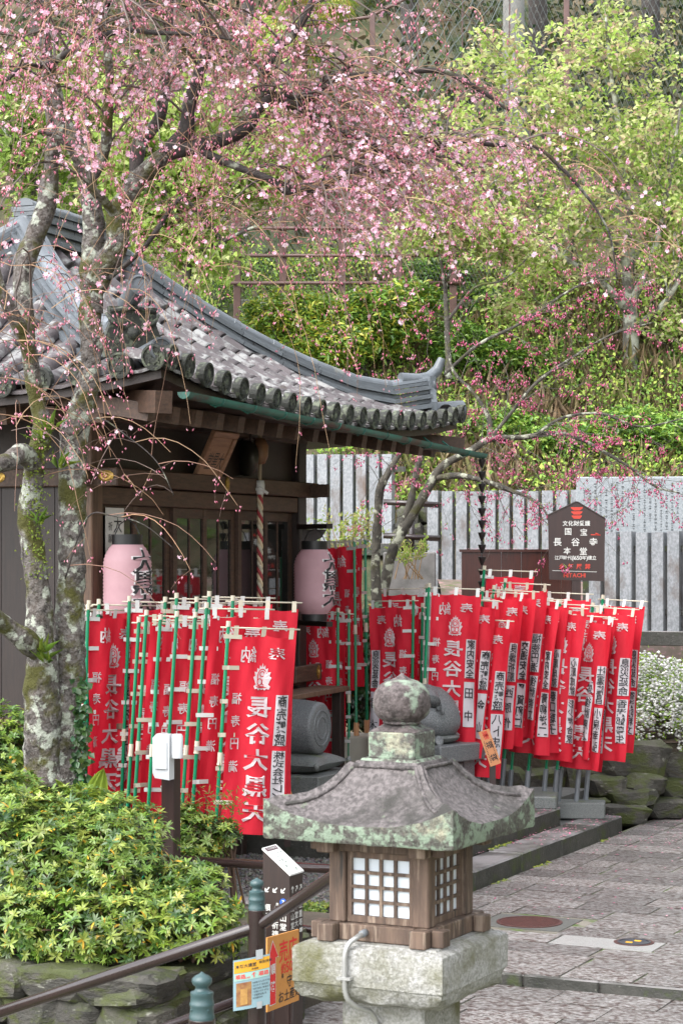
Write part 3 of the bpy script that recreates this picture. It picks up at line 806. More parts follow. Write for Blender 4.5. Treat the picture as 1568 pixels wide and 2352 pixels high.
# roof-side hangings
def paper_lantern(c, r, h, label, a_text):
    t = thing('paper_lantern', label, 'paper lantern', (c.x, c.y, c.z - h/2), 0, 'pink paper lanterns at the hall')
    def rad(v):                                    # v 0 bottom .. 1 top
        q = abs(2*v - 1); return r*(1 - .36*max(0, (q - .45)/.55)**2.2)
    mb = MB()
    prof = []
    n = 22
    for i in range(n*2 + 1):
        v = i/(n*2); prof.append((rad(v)*(1 - (.035 if i % 2 else 0)), v*h))
    mb.lathe(prof, 40, cap=False)
    for k in range(8):
        pass
    obj('paper_shade', mb, M('lantern_paper', (.68, .42, .46), (.58, .34, .375), 2.5, .6, .001, 50, trans=.3), t, smooth=True)
    mb = MB(); mb.lathe([(r*.6, -.085), (r*.62, -.08), (r*.62, .012), (r*.5, .012), (r*.5, -.085)], 32, cap=False); obj('rim', mb, BLACK, t, smooth=True, auto=40)
    mb = MB(); mb.lathe([(r*.62, h - .012), (r*.63, h + .1), (r*.52, h + .1), (r*.52, h - .012)], 32, cap=False); obj('rim', mb, BLACK, t, smooth=True, auto=40)
    mb = MB(); mb.tube([(-r*.5, 0, h + .1), (-r*.3, 0, h + .2), (0, 0, h + .25), (r*.3, 0, h + .2), (r*.5, 0, h + .1)], .006, 5); obj('hanger', mb, BLACK, t)
    def surf(off):
        def fn(u, v):
            a = a_text + u/r; rr = rad(min(1, max(0, v/h))) + off
            return Vector((rr*math.sin(a), -rr*math.cos(a), v))
        return fn
    m1, m2 = MB(), MB()
    for i, ch in enumerate('大黒天'):
        ink(m1, ch, 0, h*(.78 - .26*i), .31, .27, surf(.004), bold=.09); ink(m2, ch, 0, h*(.78 - .26*i), .27, .235, surf(.007), bold=.045)
    obj('letter_outline', m1, M('lantern_print_white', (.78, .74, .74), rough=.6), t); obj('lettering', m2, PRINT_B, t)
    return t
paper_lantern(P(722, 1336, 25.2), .245, .76, 'pink paper lantern hung on the bracket right of the hall', R(58))
paper_lantern(P(293, 1340, 20.9), .24, .76, 'pink paper lantern in front of the doors beside the cherry trunk', R(50))
# brackets of the right lantern
mb = MB(); c = P(722, 1336, 25.2)
for z, dx in ((4.05 - .27, 0), (2.62, 0)):
    p = SH0 + Vector((0, 0, z)); q = Vector((c.x + .18, c.y + .02, z)); d_ = (q - p)
    T = frame(p, q, Vector((0, 0, 1))); mb.box((-.04, 0.1, -.03), (.04, d_.length, .03), T)
obj('lantern_bracket', mb, DARKWOOD, hall, world=True)
mb = MB(); p = SH0 + Vector((.1, -.1, 3.78))
mb.prism([(0, 0), (.3, 0), (.24, -.1), (.12, -.16), (.06, -.3), (0, -.34)], 0, .05, frame(SH0 + Vector((.1, -.12, 3.75)), SH0 + Vector((.1, 1, 3.75)), Vector((0, 0, 1))) @ Matrix.Rotation(R(90), 4, 'X'))
obj('bracket_scroll', mb, DARKWOOD, hall, world=True)
# bell rope, gong, plaque, notice
def rope(name, label, cat, top, z1, r, T=None):
    t = thing(name, label, cat, (top.x, top.y, z1))
    L = top.z - z1
    for s, m in ((0, M('rope_red', (.33, .05, .05), (.28, .03, .04), 40, .8)), (1, M('rope_white', (.5, .45, .34), (.4, .36, .27), 40, .8)), (2, M('rope_cream', (.6, .47, .3), (.5, .4, .27), 40, .8))):
        mb = MB(); n = int(L/.02)
        mb.tube([(r*.55*math.cos(2*math.pi*(s/3 + k*.02/.22)), r*.55*math.sin(2*math.pi*(s/3 + k*.02/.22)), L - k*.02) for k in range(n+1)], r*.62, 6)
        obj('strand', mb, m, t, smooth=True)
    mb = MB(); mb.lathe([(r*1.5, L + .02), (r*1.7, L - .03), (r*1.6, L - .12), (r*1.2, L - .14)], 12); mb.tube([(-.08, -.02, L - .1), (0, -r*1.6, L - .06), (.09, -.02, L - .13)], .02, 6); obj('knot', mb, WHITE, t, smooth=True)
    mb = MB(); mb.lathe([(.0, L + .2), (.06, L + .22), (.095, L + .3), (.1, L + .42), (.06, L + .5), (0, L + .52)], 14); obj('bell', mb, M('bell_wood', (.25, .13, .06), (.17, .08, .04), 9, .5), t, smooth=True)
    mb = MB(); mb.tube([(0, 0, L), (0, 0, L + .8)], .024, 6); obj('cord', mb, M('hemp_cord', (.3, .24, .16), rough=.8), t)
pb = P(597, 1108, 24.55)
rope('bell_rope', 'thick red and cream twisted bell rope hanging before the glazed doors', 'bell rope', Vector((pb.x, pb.y, pb.z)), 2.05, .033)
pg = P(566, 1052, 24.4)
t = thing('gong', 'round dark bronze gong hanging under the eave beside the bell rope', 'gong', pg, -R(58))
mb = MB(); mb.lathe([(.0, -.06), (.12, -.07), (.2, -.05), (.21, 0), (.2, .05), (.12, .07), (0, .06)], 24, TR(0, 0, 0, R(90))); obj('gong_body', mb, M('dark_bronze', (.05, .045, .035), rough=.4, metal=.6), t, smooth=True)
mb = MB(); mb.tube([(-.1, 0, .18), (-.08, 0, .6)], .012, 5); mb.tube([(.1, 0, .18), (.08, 0, .6)], .012, 5); obj('cord', mb, DARKWOOD, t, kind='stuff')
pq = P(493, 1054, 23.3)
t = thing('name_plaque', 'carved wooden name plaque tilted forward under the eave', 'plaque', pq, R(69) )
t.rotation_euler = Euler((R(26), R(0), R(66)))
PLQ = M('plaque_wood', (.36, .2, .12), (.26, .14, .085), 5, .6, .003, 25, stretch=(.6, 5, 5))
for nm, a, b in (('board', (-.21, -.012, -.26), (.21, .012, .26)), ('frame', (-.29, -.03, .26), (.29, .03, .33)), ('frame', (-.29, -.03, -.33), (.29, .03, -.26)), ('frame', (-.29, -.03, -.26), (-.21, .03, .26)), ('frame', (.21, -.03, -.26), (.29, .03, .26))):
    mb = MB(); mb.box(a, b, bev=.008); obj(nm, mb, PLQ, t)
mb = MB()
for i, ch in enumerate('大黒堂'): ink(mb, ch, .13 - .13*i, -.02, .13, .2, lambda u, v: Vector((u, -.014, v)))
obj('lettering', mb, PRINT_B, t)
t = thing('notice_paper', 'white paper notice with black writing pasted beside the left door', 'notice', HL(.09, -Lh + .42, 3.2), R(69))
mb = MB(); mb.box((-.2, -.004, -.15), (.2, 0, .72)); obj('sheet', mb, M('notice_sheet', (.6, .58, .55), rough=.7), t)
mb = MB(); column(mb, '大黒堂', .06, .66, .05, .18, lambda u, v: Vector((u, -.007, v))); column(mb, '祈願受付', -.1, .6, .1, .09, lambda u, v: Vector((u, -.007, v))); obj('lettering', mb, PRINT_B, t)

# ---------------------------------------------------------------- prayer banners
def disc2(mb, fn, cx, cy, rx, ry, n=14, a0=0, a1=6.2832):
    mb.add([fn(cx, cy)] + [fn(cx + rx*math.cos(a0 + (a1-a0)*k/n), cy + ry*math.sin(a0 + (a1-a0)*k/n)) for k in range(n+1)], [(0, k+1, k+2) for k in range(n)])
def stroke2(mb, fn, pts, w):
    for (x0, y0), (x1, y1) in zip(pts[:-1], pts[1:]):
        d = math.hypot(x1-x0, y1-y0) or 1; nx, ny = -(y1-y0)/d*w/2, (x1-x0)/d*w/2
        mb.add([fn(x0+nx, y0+ny), fn(x1+nx, y1+ny), fn(x1-nx, y1-ny), fn(x0-nx, y0-ny)], [(0, 3, 2, 1)])
FLAME = [(0, 1.0), (.06, .72), (.16, .86), (.2, .6), (.33, .68), (.33, .42), (.5, .46), (.44, .2), (.56, .12), (.46, -.1), (.4, -.3), (.52, -.42), (.44, -.6), (.3, -.56), (.2, -.66), (.1, -.58)]
def emblem(w, r, fn, fr, cx, cy, s):
    """white flaming jewel crest with red line work"""
    pts = FLAME + [(-x, y) for x, y in FLAME[::-1][:-1]] if True else None
    pts = FLAME + [(0, -.64)] + [(-x, y) for x, y in FLAME[:0:-1]]
    w.add([fn(cx, cy)] + [fn(cx + p[0]*s, cy + p[1]*s) for p in pts], [(0, k+1, (k+1) % len(pts) + 1) for k in range(len(pts))])
    def arc(x, y, rx, ry, a, b, wd=.055): stroke2(r, fr, [(cx + (x + rx*math.cos(a + (b-a)*k/9))*s, cy + (y + ry*math.sin(a + (b-a)*k/9))*s) for k in range(10)], wd*s)
    arc(0, .1, .3, .52, -.3, 3.44); arc(0, .32, .15, .16, 0, 6.28); arc(-.15, -.15, .16, .2, 0, 6.28); arc(.15, -.15, .16, .2, 0, 6.28); arc(0, -.4, .36, .1, 3.14, 6.28); arc(0, -.3, .3, .14, 3.5, 5.9)
BAN_N = [0]
def banner(px, py, Y, label, group, ang, side=1, W=.6, H=1.8, zb=.2, lean=.06, s1='', s2='', full=True, pipe=0.0, droop=.02, fade=False, sleeve=None):
    """pole top seen at (px, py); cloth runs from the pole in direction ang (degrees from +X, negative comes nearer); side = which way"""
    top = P(px, py, Y)
    L = top.z - zb
    t = thing('prayer_banner', label, 'banner', (top.x - lean*L, top.y, zb), 0, group)
    pole = lambda z: Vector((lean*z, 0, z))
    mb = MB(); mb.tube([pole(pipe*.5 if pipe else 0), pole(L - .03)], .0175, 8); obj('pole', mb, GREENP, t, smooth=True, auto=40)
    mb = MB(); mb.tube([pole(L - .04), pole(L + .01)], .022, 8); obj('pole_cap', mb, BAR_W, t, smooth=True, auto=40)
    mb = MB(); mb.tube([pole(L*.52), pole(L*.52 + .1)], .024, 8); mb.tube([pole(L*.52 - .015), pole(L*.52)], .028, 8); obj('pole_joint', mb, BAR_W, t, smooth=True, auto=40)
    if pipe:
        mb = MB(); mb.tube([pole(-.02), pole(pipe)], .031, 10); obj('socket_pipe', mb, PIPE, t, smooth=True, auto=40)
    if sleeve:
        mb = MB(); mb.tube([pole(0), pole(sleeve)], .034, 10); obj('sleeve', mb, M('peach_sleeve', (.5, .27, .13), rough=.5), t, smooth=True, auto=40)
    a = R(ang); d = Vector((side*math.cos(a), math.sin(a), 0)); nrm = Vector((d.y, -d.x, 0))
    if nrm.y > 0: nrm = -nrm
    ph = rnd.uniform(0, 6.28); A = rnd.uniform(.018, .036); k1 = rnd.uniform(.9, 1.7)
    zt = L - .1
    mbx = MB(); mbx.tube([pole(L - .045) - d*.07, pole(L - .045 - droop) + d*(W + .07)], .0075, 6); obj('crossbar', mbx, BAR_W, t, smooth=True)
    sw = rnd.uniform(-.04, .04)
    def S(u, v, off=0.0):                          # u 0..1 from the pole, v 0..1 downwards
        g = .35 + .65*v
        w = A*g*math.sin(6.283*(k1*u + .35*v) + ph) + .5*A*math.sin(6.283*(2.3*u - .8*v) + 2*ph) + .004*math.sin(31*u + 17*v + ph) + .035*v*v*math.sin(ph) + sw*v*u
        z = zt - v*H - droop*u - .028*abs(math.sin(6.283*u))**.8*max(0, 1 - v*7)
        p = pole(z) + d*(.035 + u*(W - .02*math.sin(3.1*v))) + nrm*(w*1.2 + off)
        return p
    mb = MB(); mb.grid(lambda u, v: S(u, v), 22, 44); obj('cloth', mb, RED, t, smooth=True)
    mir = side > 0
    def fn(off): return lambda x, y: S(x/W, y/H, off)          # metres on the cloth; y downwards
    def fy(off): return lambda x, y: S(x/W, -y/H, off)
    sm_ = BAR_W if rnd.random() < .3 else WHITE
    for k in range(6):
        v = .004 + k*.168
        p = [S(-.13, v, .006), S(.16, v, .006)]
        h = Vector((0, 0, .019))
        tb = MB(); tb.add([p[0] - h, p[1] - h, p[1] + h, p[0] + h], [(0, 1, 2, 3)])
        q = S(-.055, v, .0); tb.add([q - h + d*.026, q + h + d*.026, q + h - d*.026 - nrm*.0, q - h - d*.026], [(0, 1, 2, 3)])
        obj('strap', tb, sm_, t)
    for k in range(3):
        u = (.07, .5, .93)[k]; b = pole(L - .045 - droop*u) + d*(.035 + u*W)
        e = S(u, .012, .007)
        tb = MB()
        for off in (.009,):
            tb.add([b + d*-.022 + nrm*off + Vector((0, 0, .014)), b + d*.022 + nrm*off + Vector((0, 0, .014)), e + d*.022, e - d*.022], [(0, 1, 2, 3)])
        tb.add([b + d*-.022 - nrm*.009 + Vector((0, 0, .014)), b + d*.022 - nrm*.009 + Vector((0, 0, .014)), b + d*.022 + nrm*.009 + Vector((0, 0, .014)), b + d*-.022 + nrm*.009 + Vector((0, 0, .014))], [(0, 1, 2, 3)])
        obj('strap', tb, sm_, t)
    pr, prr = MB(), MB(); f = fy(.011)
    ink(pr, '納', W*.29, -.098*H, .15, .165, f, mir, .022); ink(pr, '奉', W*.72, -.098*H, .16, .165, f, mir, .022)
    if full:
        emblem(pr, prr, f, fy(.015), W*.52, -.225*H, .15)
        for i, ch in enumerate('福寿円満'): ink(pr, ch, W*.15, -(.325 + .113*i)*H, .095, .105, f, mir, .022)
        for i, ch in enumerate('長谷大黒天'): ink(pr, ch, W*.5, -(.365 + .131*i)*H, .225, .195, f, mir, .05)
        obj('crest_lines', prr, RED, t)
    obj('print', pr, PRINT_W, t)
    if s1 or s2:
        for s, v0, v1 in ((s1, .3, .555), (s2, .58, .875)):
            if not s: continue
            sm = MB(); sm.grid(lambda u, v: S(.75 + .22*u, v0 + (v1 - v0)*v, .011), 6, 16)
            so = obj('name_strip', sm, STRIP_W, t, smooth=True)
            ps = MB(); n = len(s)
            for i, ch in enumerate(s):
                if ch != ' ': ink(ps, ch, W*.86, -(v0 + (v1 - v0)*(i + .5)/n)*H, .108, min(.125, (v1 - v0)*H/n*.98), fy(.017), mir, .05 if fade else .03)
            obj('lettering', ps, PRINT_B, so)
    BAN_N[0] += 1
    return t
GLf, GRt, GMid = 'red prayer banners in front of the hall doors', 'red prayer banners in the right-hand cluster', 'red prayer banners at the right corner of the hall'
# the left cluster, seen from behind
banner(525, 1429, 19.2, 'front red prayer banner, fully seen, right end of the left cluster nearest the stone mallet', GLf, 16, 1, zb=.2, lean=.062, s1='商売繁盛', s2='株式会社レイズ', droop=.03)
banner(203, 1390, 20.2, 'red prayer banner seen whole beside the cherry trunk, left end of the left cluster', GLf, 46, 1, zb=.2, lean=.03, s1='商売繁盛', s2='師端恵美', fade=True)
row1 = [(320, 1419, 19.95), (337, 1403, 19.85), (369, 1413, 19.75), (407, 1406, 19.65), (449, 1408, 19.5), (475, 1386, 19.4)]
nm = ['first green pole right of the left-hand whole banner', 'close-set second green pole of the left cluster', 'green pole left of the white dispenser', 'green pole straight above the white dispenser', 'green pole just right of the white dispenser', 'green pole next left of the front banner']
for (x, y, Y), q in zip(row1, nm): banner(x, y, Y, 'red prayer banner on the ' + q, GLf, 24, 1, zb=.2, lean=.045 + .00005*x, s1='商売繁盛' if x < 330 else '', s2='伊藤孝' if x < 330 else '')
row2 = [(228, 1378, 20.45), (298, 1371, 20.5), (380, 1373, 20.4), (406, 1364, 20.35), (452, 1373, 20.3), (481, 1360, 20.25), (535, 1370, 20.2)]
for i, (x, y, Y) in enumerate(row2):
    lab = 'red prayer banner half hidden in the back row, %s' % ['', 'behind the left whole banner', 'behind the poles left of the dispenser', 'behind the pole straight above the dispenser', 'behind the poles right of the dispenser', 'next left of the rear right one', ''][i]
    if i == 0: lab = 'red prayer banner showing between cherry trunk and the leftmost whole banner, back row'
    if i == 6: lab = 'rear red prayer banner whose right edge rises beside the right door post'
    banner(x, y, Y, lab, GLf, 22 if i < 6 else 12, 1, zb=.2, lean=.04, full=i in (0, 6))
banner(205, 1381, 20.6, 'red prayer banner peeping out left of the cherry trunk', GLf, 50, -1, zb=.2, lean=.02)
# the group at the hall's right corner
banner(813, 1236, 26.55, 'tall red prayer banner right of the right paper lantern, name strip on its left', GMid, 44, -1, zb=1.19, lean=-.012, s2='', s1='藤井守', sleeve=.16)
banner(838, 1232, 26.95, 'tall red prayer banner behind the tallest one, on the green pole beside the cherry stems', GMid, 40, -1, zb=1.19, lean=-.01, sleeve=.16)
banner(776, 1398, 26.3, 'red prayer banner under the right paper lantern, its white strip next to the door post', GMid, 30, -1, zb=.4, lean=.0, s1='心願成就', s2='やまとび')
banner(801, 1402, 26.42, 'red prayer banner under the right paper lantern, second white strip from the door post', GMid, 26, -1, zb=.4, lean=.0, s1='商売繁盛', s2='井口')
banner(949, 1371, 25.7, 'red prayer banner just above the lantern finial, strip reading 息災延命', GRt, 36, -1, zb=.55, lean=.012, s1='息災延命', s2='青木')
banner(970, 1387, 26.0, 'red prayer banner mostly hidden, between the finial banner and the big crest banner', GRt, 40, -1, zb=.55, lean=.02, s1='商売繁盛', s2='山本')
banner(980, 1343, 26.6, 'rearmost red prayer banner left of the stone bag, only its top showing', GRt, 30, -1, zb=.55, lean=.02)
# the right cluster: pole heads in order, each cloth coming nearer to the right
RB = [(985, 1341, 25.35, -14, .6, '家内安全', '田中', 'big red prayer banner with whole crest above the stone bag, strip reading 家内安全'),
      (1043, 1366, 25.55, -40, .6, '商売繁盛', '金山', 'narrow red prayer banner just right of the big crest banner'),
      (1050, 1368, 25.7, -40, .6, '所願成就', '浮井武明', 'red prayer banner whose strip starts above the orange tag beside the stone bag'),
      (1078, 1412, 25.5, -42, .6, '商売繁盛', '八卜忠八', 'low hung red prayer banner above the right orange tag, strip reading 商売繁盛'),
      (1108, 1350, 25.85, -40, .6, '良縁祈願', '西原作', 'red prayer banner right of the low hung one, thin brush lettering on its strip'),
      (1134, 1346, 25.95, -40, .6, '交通安全', '平賀和仁', 'red prayer banner with heavy black strip lettering, left of the high set one'),
      (1160, 1330, 26.1, -40, .6, '福徳円満', '後藤崇文', 'red prayer banner whose grey smudged name strip starts highest in the right cluster'),
      (1112, 1301, 26.6, -12, .6, '', '', 'highest red prayer banner of the right cluster, in front of the red wooden board'),
      (1189, 1368, 26.05, -40, .6, '家内安全', '青柳洋二', 'red prayer banner in mid right cluster with bold blue-black smudged writing 家内安全'),
      (1208, 1365, 26.2, -40, .6, '心願成就', '春口聡子', 'red prayer banner in mid right cluster, thin strip reading 心願成就'),
      (1245, 1384, 26.1, -40, .6, '心願成就', '彭少梅合家', 'low red prayer banner, bold strip reading 心願成就, below the brown pentagon sign'),
      (1249, 1352, 26.6, -30, .6, '', '', 'rear red prayer banner whose top bar runs below the brown pentagon sign'),
      (1286, 1379, 26.3, -38, .6, '商売繁盛', '後藤康之', 'red prayer banner with large white characters in the right part of the right cluster'),
      (1309, 1404, 26.2, -42, .6, '社運隆昌', '小泉幸弘', 'red prayer banner just right of the one showing full large white characters'),
      (1318, 1408, 26.35, -44, .6, '小原成京', '華族全家', 'low red prayer banner tucked behind the sixth strip from the right end'),
      (1361, 1386, 26.3, -40, .6, '息災延命', '香港鄧粤生', 'second red prayer banner from the right end, bold strip reading 息災延命'),
      (1384, 1368, 26.5, -42, .6, '息災延命', '香港陳精文', 'rightmost red prayer banner, next to the white flowering bush')]
for i, (x, y, Y, an, W, s1, s2, lab) in enumerate(RB):
    banner(x, y, Y, lab, GRt, an, 1, W=W, zb=.55 if x < 1200 else .4, lean=.045 if i == 0 else .085, s1=s1, s2=s2, pipe=.4, fade=i % 3 == 2)
# concrete blocks that carry the pipes, cream block of the tall banners
for lab, c, hx, hy, z0, z1 in (('long concrete base block for banner poles at the right end of the kerb', P(1295, 1860, 26.35), .5, .2, .2, .4),
                              ('concrete base block for banner poles behind the stone bag', P(1165, 1850, 25.85), .6, .3, .4, .55)):
    t = thing('base_block', lab, 'base block', (c.x, c.y, z0), -R(8), 'base blocks of the banner poles')
    mb = MB(); mb.box((-hx, -hy, 0), (hx, hy, z1 - z0), bev=.015); obj('block', mb, GRAN_DK, t)
t = thing('base_block', 'cream painted block with two pole sleeves between mallet and lantern finial', 'base block', (P(815, 1700, 26.7).x, 26.7, .385), -R(25))
mb = MB(); mb.box((-.3, -.3, 0), (.34, .34, .8), bev=.012); obj('block', mb, M('cream_paint', (.42, .39, .32), (.34, .315, .26), 3, .6), t)

# ---------------------------------------------------------------- stone treasures on pedestals
def rotz(d): return -R(d)
e1, e2 = XY(25)
mc = Vector((-.55, 23.97, 0))
def pedestal(name, lab, c, deg, half, z0, z1, ch=None):
    t = thing(name, lab, 'pedestal', (c.x, c.y, z0), -R(deg))
    mb = MB(); mb.box((-half, -half, z1 - z0 - .2), (half, half, z1 - z0), bev=.012); obj('top_slab', mb, GRANITE if ch else GRAN_DK, t)
    mb = MB(); mb.box((-half + .09, -half + .09, 0), (half - .09, half - .09, z1 - z0 - .2), bev=.008); obj('shaft', mb, GRANITE, t)
    mb = MB(); mb.box((-half - .12, -half - .12, -.02), (half + .12, half + .12, .12), bev=.015); obj('foot', mb, GRAN_DK, t)
    if ch:
        mb = MB(); column(mb, ch, 0, .62, .1, .26, lambda u, v: Vector((half - .086, u, v))); obj('lettering', mb, PRINT_B, t)
pedestal('stone_pedestal', 'grey stone pedestal carrying the stone mallet', mc + Vector((.05, 0, 0)), 25, .52, .4, 1.02)
t = thing('stone_mallet', 'grey stone lucky mallet with ringed end lying on a stone cushion', 'stone mallet', (mc.x, mc.y, 1.02), -R(25))
mb = MB()
def cush(u, v):
    a, b = (u - .5)*2, (v - .5)*2
    k = 1 - .1*(a*a)*(1 - b*b) * 0
    e = max(0, 1 - abs(a)**3.2)*max(0, 1 - abs(b)**3.2)
    pin = 1 - .12*(1 - abs(a)*abs(b))*(max(abs(a), abs(b))**4)
    return Vector((a*.5*pin, b*.42*pin, .1 + .11*e**.45))
mb.grid(cush, 18, 18); mb.grid(lambda u, v: Vector((cush(u, v).x, cush(u, v).y, .2 - cush(u, v).z - .01 if cush(u, v).z > .1 else .1)) if False else Vector((cush(u, v).x, cush(u, v).y, max(.004, .1 - (cush(u, v).z - .1)))), 18, 18, flip=True)
for sx in (-1, 1):
    for sy in (-1, 1): mb.lathe([(0, -.05), (.03, -.03), (.035, .02), (0, .05)], 8, TR(sx*.5, sy*.42, .1))
obj('cushion', mb, GRAN_DK, t, smooth=True)
prof = [(0, .36), (.11, .365), (.115, .372), (.125, .372), (.13, .365), (.185, .362), (.19, .37), (.2, .37), (.205, .362), (.262, .36), (.285, .345), (.292, .31), (.312, .12), (.316, 0), (.312, -.12), (.29, -.32), (.27, -.35), (0, -.36)]
mb = MB(); mb.lathe(prof, 36, TR(0, 0, .49, 0, R(90), 0), cap=False); obj('barrel', mb, GRANITE, t, smooth=True, auto=50)
mb = MB(); mb.lathe([(.045, .2), (.05, .4), (.045, .62), (.055, .64), (.03, .68), (0, .69)], 14, TR(0, 0, .49, R(92), 0, 0)); mb.lathe([(.075, .29), (.085, .31), (.075, .34)], 14, TR(0, 0, .49, R(92), 0, 0)); obj('handle', mb, GRANITE, t, smooth=True, auto=50)
bc = Vector((1.11, 25.2, 0))
pedestal('stone_pedestal', 'grey stone pedestal with black lettering carrying the stone bag', bc, 42, .42, .4, 1.227, '円満')
t = thing('stone_bag', 'grey stone treasure bag with tied neck and cord on a pedestal', 'stone bag', (bc.x - .08, bc.y, 1.227), -R(25))
mb = MB()
mb.lathe([(0, .0), (.26, .0), (.34, .03), (.37, .07), (.33, .1), (0, .1)], 26, TR(s=(1, .9, 1))); obj('base_plate', mb, GRAN_DK, t, smooth=True, auto=50)
mb = MB()
prof = [(0, .08), (.22, .085), (.32, .13), (.365, .22), (.37, .31), (.34, .42), (.29, .52), (.22, .6), (.14, .655), (.0, .68)]
n0 = len(mb.v); mb.lathe(prof, 30, cap=False)
mb.v = [(p[0]*(1 + .02*math.sin(5*math.atan2(p[1], p[0]))), p[1], p[2] + .06*p[0]*(-1)) for p in mb.v]
obj('sack', mb, GRANITE, t, smooth=True)
mb = MB()
pp = [Vector((-.02, -.12, .58)), Vector((.04, -.22, .6)), Vector((.09, -.31, .57)), Vector((.12, -.37, .5))]
mb.tube(pp[:], [.1, .105, .125, .14], 14, cap=False); mb.tube([pp[3], pp[3] + Vector((-.01, .03, .03)), pp[2]], [.139, .11, .07], 14)
mb.v = [(p[0]*1.25 - .03, p[1], p[2]) for p in mb.v]
obj('neck', mb, GRANITE, t, smooth=True)
mb = MB()
mb.tube([(-.13, -.16, .62), (-.02, -.2, .69), (.1, -.2, .68), (.18, -.17, .58)], .018, 6); mb.tube([(.12, -.2, .66), (.22, -.22, .56), (.28, -.25, .44), (.29, -.27, .36)], [.018, .016, .015, .026], 6); mb.tube([(.1, -.2, .66), (.2, -.25, .52), (.24, -.28, .4)], [.018, .016, .026], 6)
obj('cord', mb, GRANITE, t, smooth=True)
mb = MB()
for k in range(7):
    a = R(-150 + 17*k); T = TR(.36*math.cos(a), .33*math.sin(a) - .02, .05, R(60), 0, a + R(90))
    mb.lathe([(0, -.012), (.055, -.004), (.05, .006), (0, .01)], 10, T @ TR(s=(1, 1.3, 1)))
obj('coin', mb, GRANITE, t, smooth=True, kind='stuff')

# orange tags on dark stakes
def wood_tag(lab, x0, y0, x1, y1, wpx, Y, texts, zb):
    a, b = P(x0, y0, Y), P(x1, y1, Y)
    t = thing('wooden_tag', lab, 'wooden tag', ((a.x + b.x)/2, Y, zb))
    o = Vector(t.location)
    d = (b - a); Lg = d.length; d.normalize(); s = Vector((d.z, 0, -d.x)); w = wpx/F*Y/2
    if s.x < 0: s = -s
    mb = MB(); q = [a - o - s*w, a - o + s*w, b - o + s*w, b - o - s*w]; th = Vector((0, .02, 0))
    mb.add(q + [p + th for p in q], [(3, 2, 1, 0), (4, 5, 6, 7), (0, 1, 5, 4), (1, 2, 6, 5), (2, 3, 7, 6), (3, 0, 4, 7)])
    obj('board', mb, M('orange_tag', (.55, .23, .095), (.5, .2, .08), 3, .5), t)
    fn = lambda u, v: a - o + s*u - d*v + Vector((0, -.003, 0))
    m1, m2 = MB(), MB()
    for ch, v, sz, red, u in texts: ink(m2 if red else m1, ch, u*w, -v*Lg, sz*w*2, sz*w*2, fn, bold=.03)
    for k in (-.62, .62):                          # fine print columns
        for j in range(14): stroke2(m1, fn, [(k*w - .006, -(.3 + .045*j)*Lg), (k*w + .006, -(.3 + .045*j)*Lg)], .008)
    obj('lettering', m1, PRINT_B, t, kind='stuff'); obj('lettering', m2, PRINT_R, t, kind='stuff')
    mb = MB(); c = (a + b)/2 - o; mb.box((c.x + .0, .024, 0), (c.x + .07, .07, c.z)); obj('stake', mb, SIGNBR, t)
wood_tag('orange wooden tag lettered 福袋 tilted beside the stone bag', 1110, 1678, 1138, 1757, 26, 24.6, [('福', .1, .5, 1, 0), ('徳', .18, .5, 1, .05), ('福', .42, .62, 0, .1), ('袋', .78, .62, 0, .1)], .4)
wood_tag('orange wooden tag beside the stone mallet pedestal, partly behind the front banner', 636, 1775, 668, 1850, 26, 22.6, [('招', .12, .5, 1, .2), ('福', .2, .5, 1, .2), ('打', .3, .6, 0, 0), ('出', .42, .6, 0, 0), ('の', .55, .6, 0, 0), ('小', .68, .6, 0, 0), ('槌', .82, .6, 0, 0)], .35)

# ---------------------------------------------------------------- signs and boards at the back
Y = 29.4; un = Y/F
c = P(1322, 1332, Y)
t = thing('notice_sign', 'brown pentagon temple sign with white and red lettering on a post', 'sign', (c.x, Y, .6))
fs = lambda x, y, off=0: Vector(((x - 1322)*un, -off, EYE + (HY - y)*un - .6))
pent = [(1260, 1331), (1386, 1335), (1388, 1192), (1323, 1153), (1258, 1184)]
mb = MB(); n5 = len(pent)
mb.add([fs(*p, .03) for p in pent] + [fs(*p, -.03) for p in pent], [tuple(range(n5))[::1], tuple(range(n5, 2*n5))[::-1]] + [(i, n5 + i, n5 + (i+1) % n5, (i+1) % n5) for i in range(n5)])
obj('board', mb, SIGNBR, t)
mb = MB()
for a, b in ((pent[2], pent[3]), (pent[3], pent[4])): mb.tube([fs(*a, .02), fs(*b, .02)], .016, 5)
obj('roof_trim', mb, DARKWOOD, t)
mb = MB(); mb.box((-.06, -.02, 0), (.06, .05, fs(0, 1331).z)); obj('post', mb, SIGNBR, t)
w_, r_ = MB(), MB(); fp = lambda x, y: fs(x, 2*1200 - y, .033)      # y upwards for ink
def sg(m, ch, x, y, s, sy=None, b=.03): ink(m, ch, x, 2400 - y, s, sy or s, fp, False, b)
for i, ch in enumerate('文化財愛護'): sg(w_, ch, 1296.5 + 12.8*i, 1202, 12)
sg(w_, '国', 1303, 1221, 16); sg(w_, '宝', 1339, 1222, 16)
for ch, x in zip('長谷寺', (1279, 1320, 1361)): sg(w_, ch, x, 1245, 19)
sg(w_, '本', 1301, 1265, 17); sg(w_, '堂', 1338, 1266, 17)
row(w_, '江戸時代(1650年)建立', 1320, 2400 - 1281, 9.6, fp, gap=.02, centre=True, bold=.03)
for i, ch in enumerate('火気厳禁'): sg(r_, ch, 1289 + 19.7*i, 1301, 12.5, b=.04)
row(r_, 'HITACHI', 1318, 2400 - 1321, 9.6, fp, gap=.06, centre=True, bold=.05)
stroke2(w_, fp, [(1267, 2400 - 1310.5), (1369, 2400 - 1313.5)], 1)
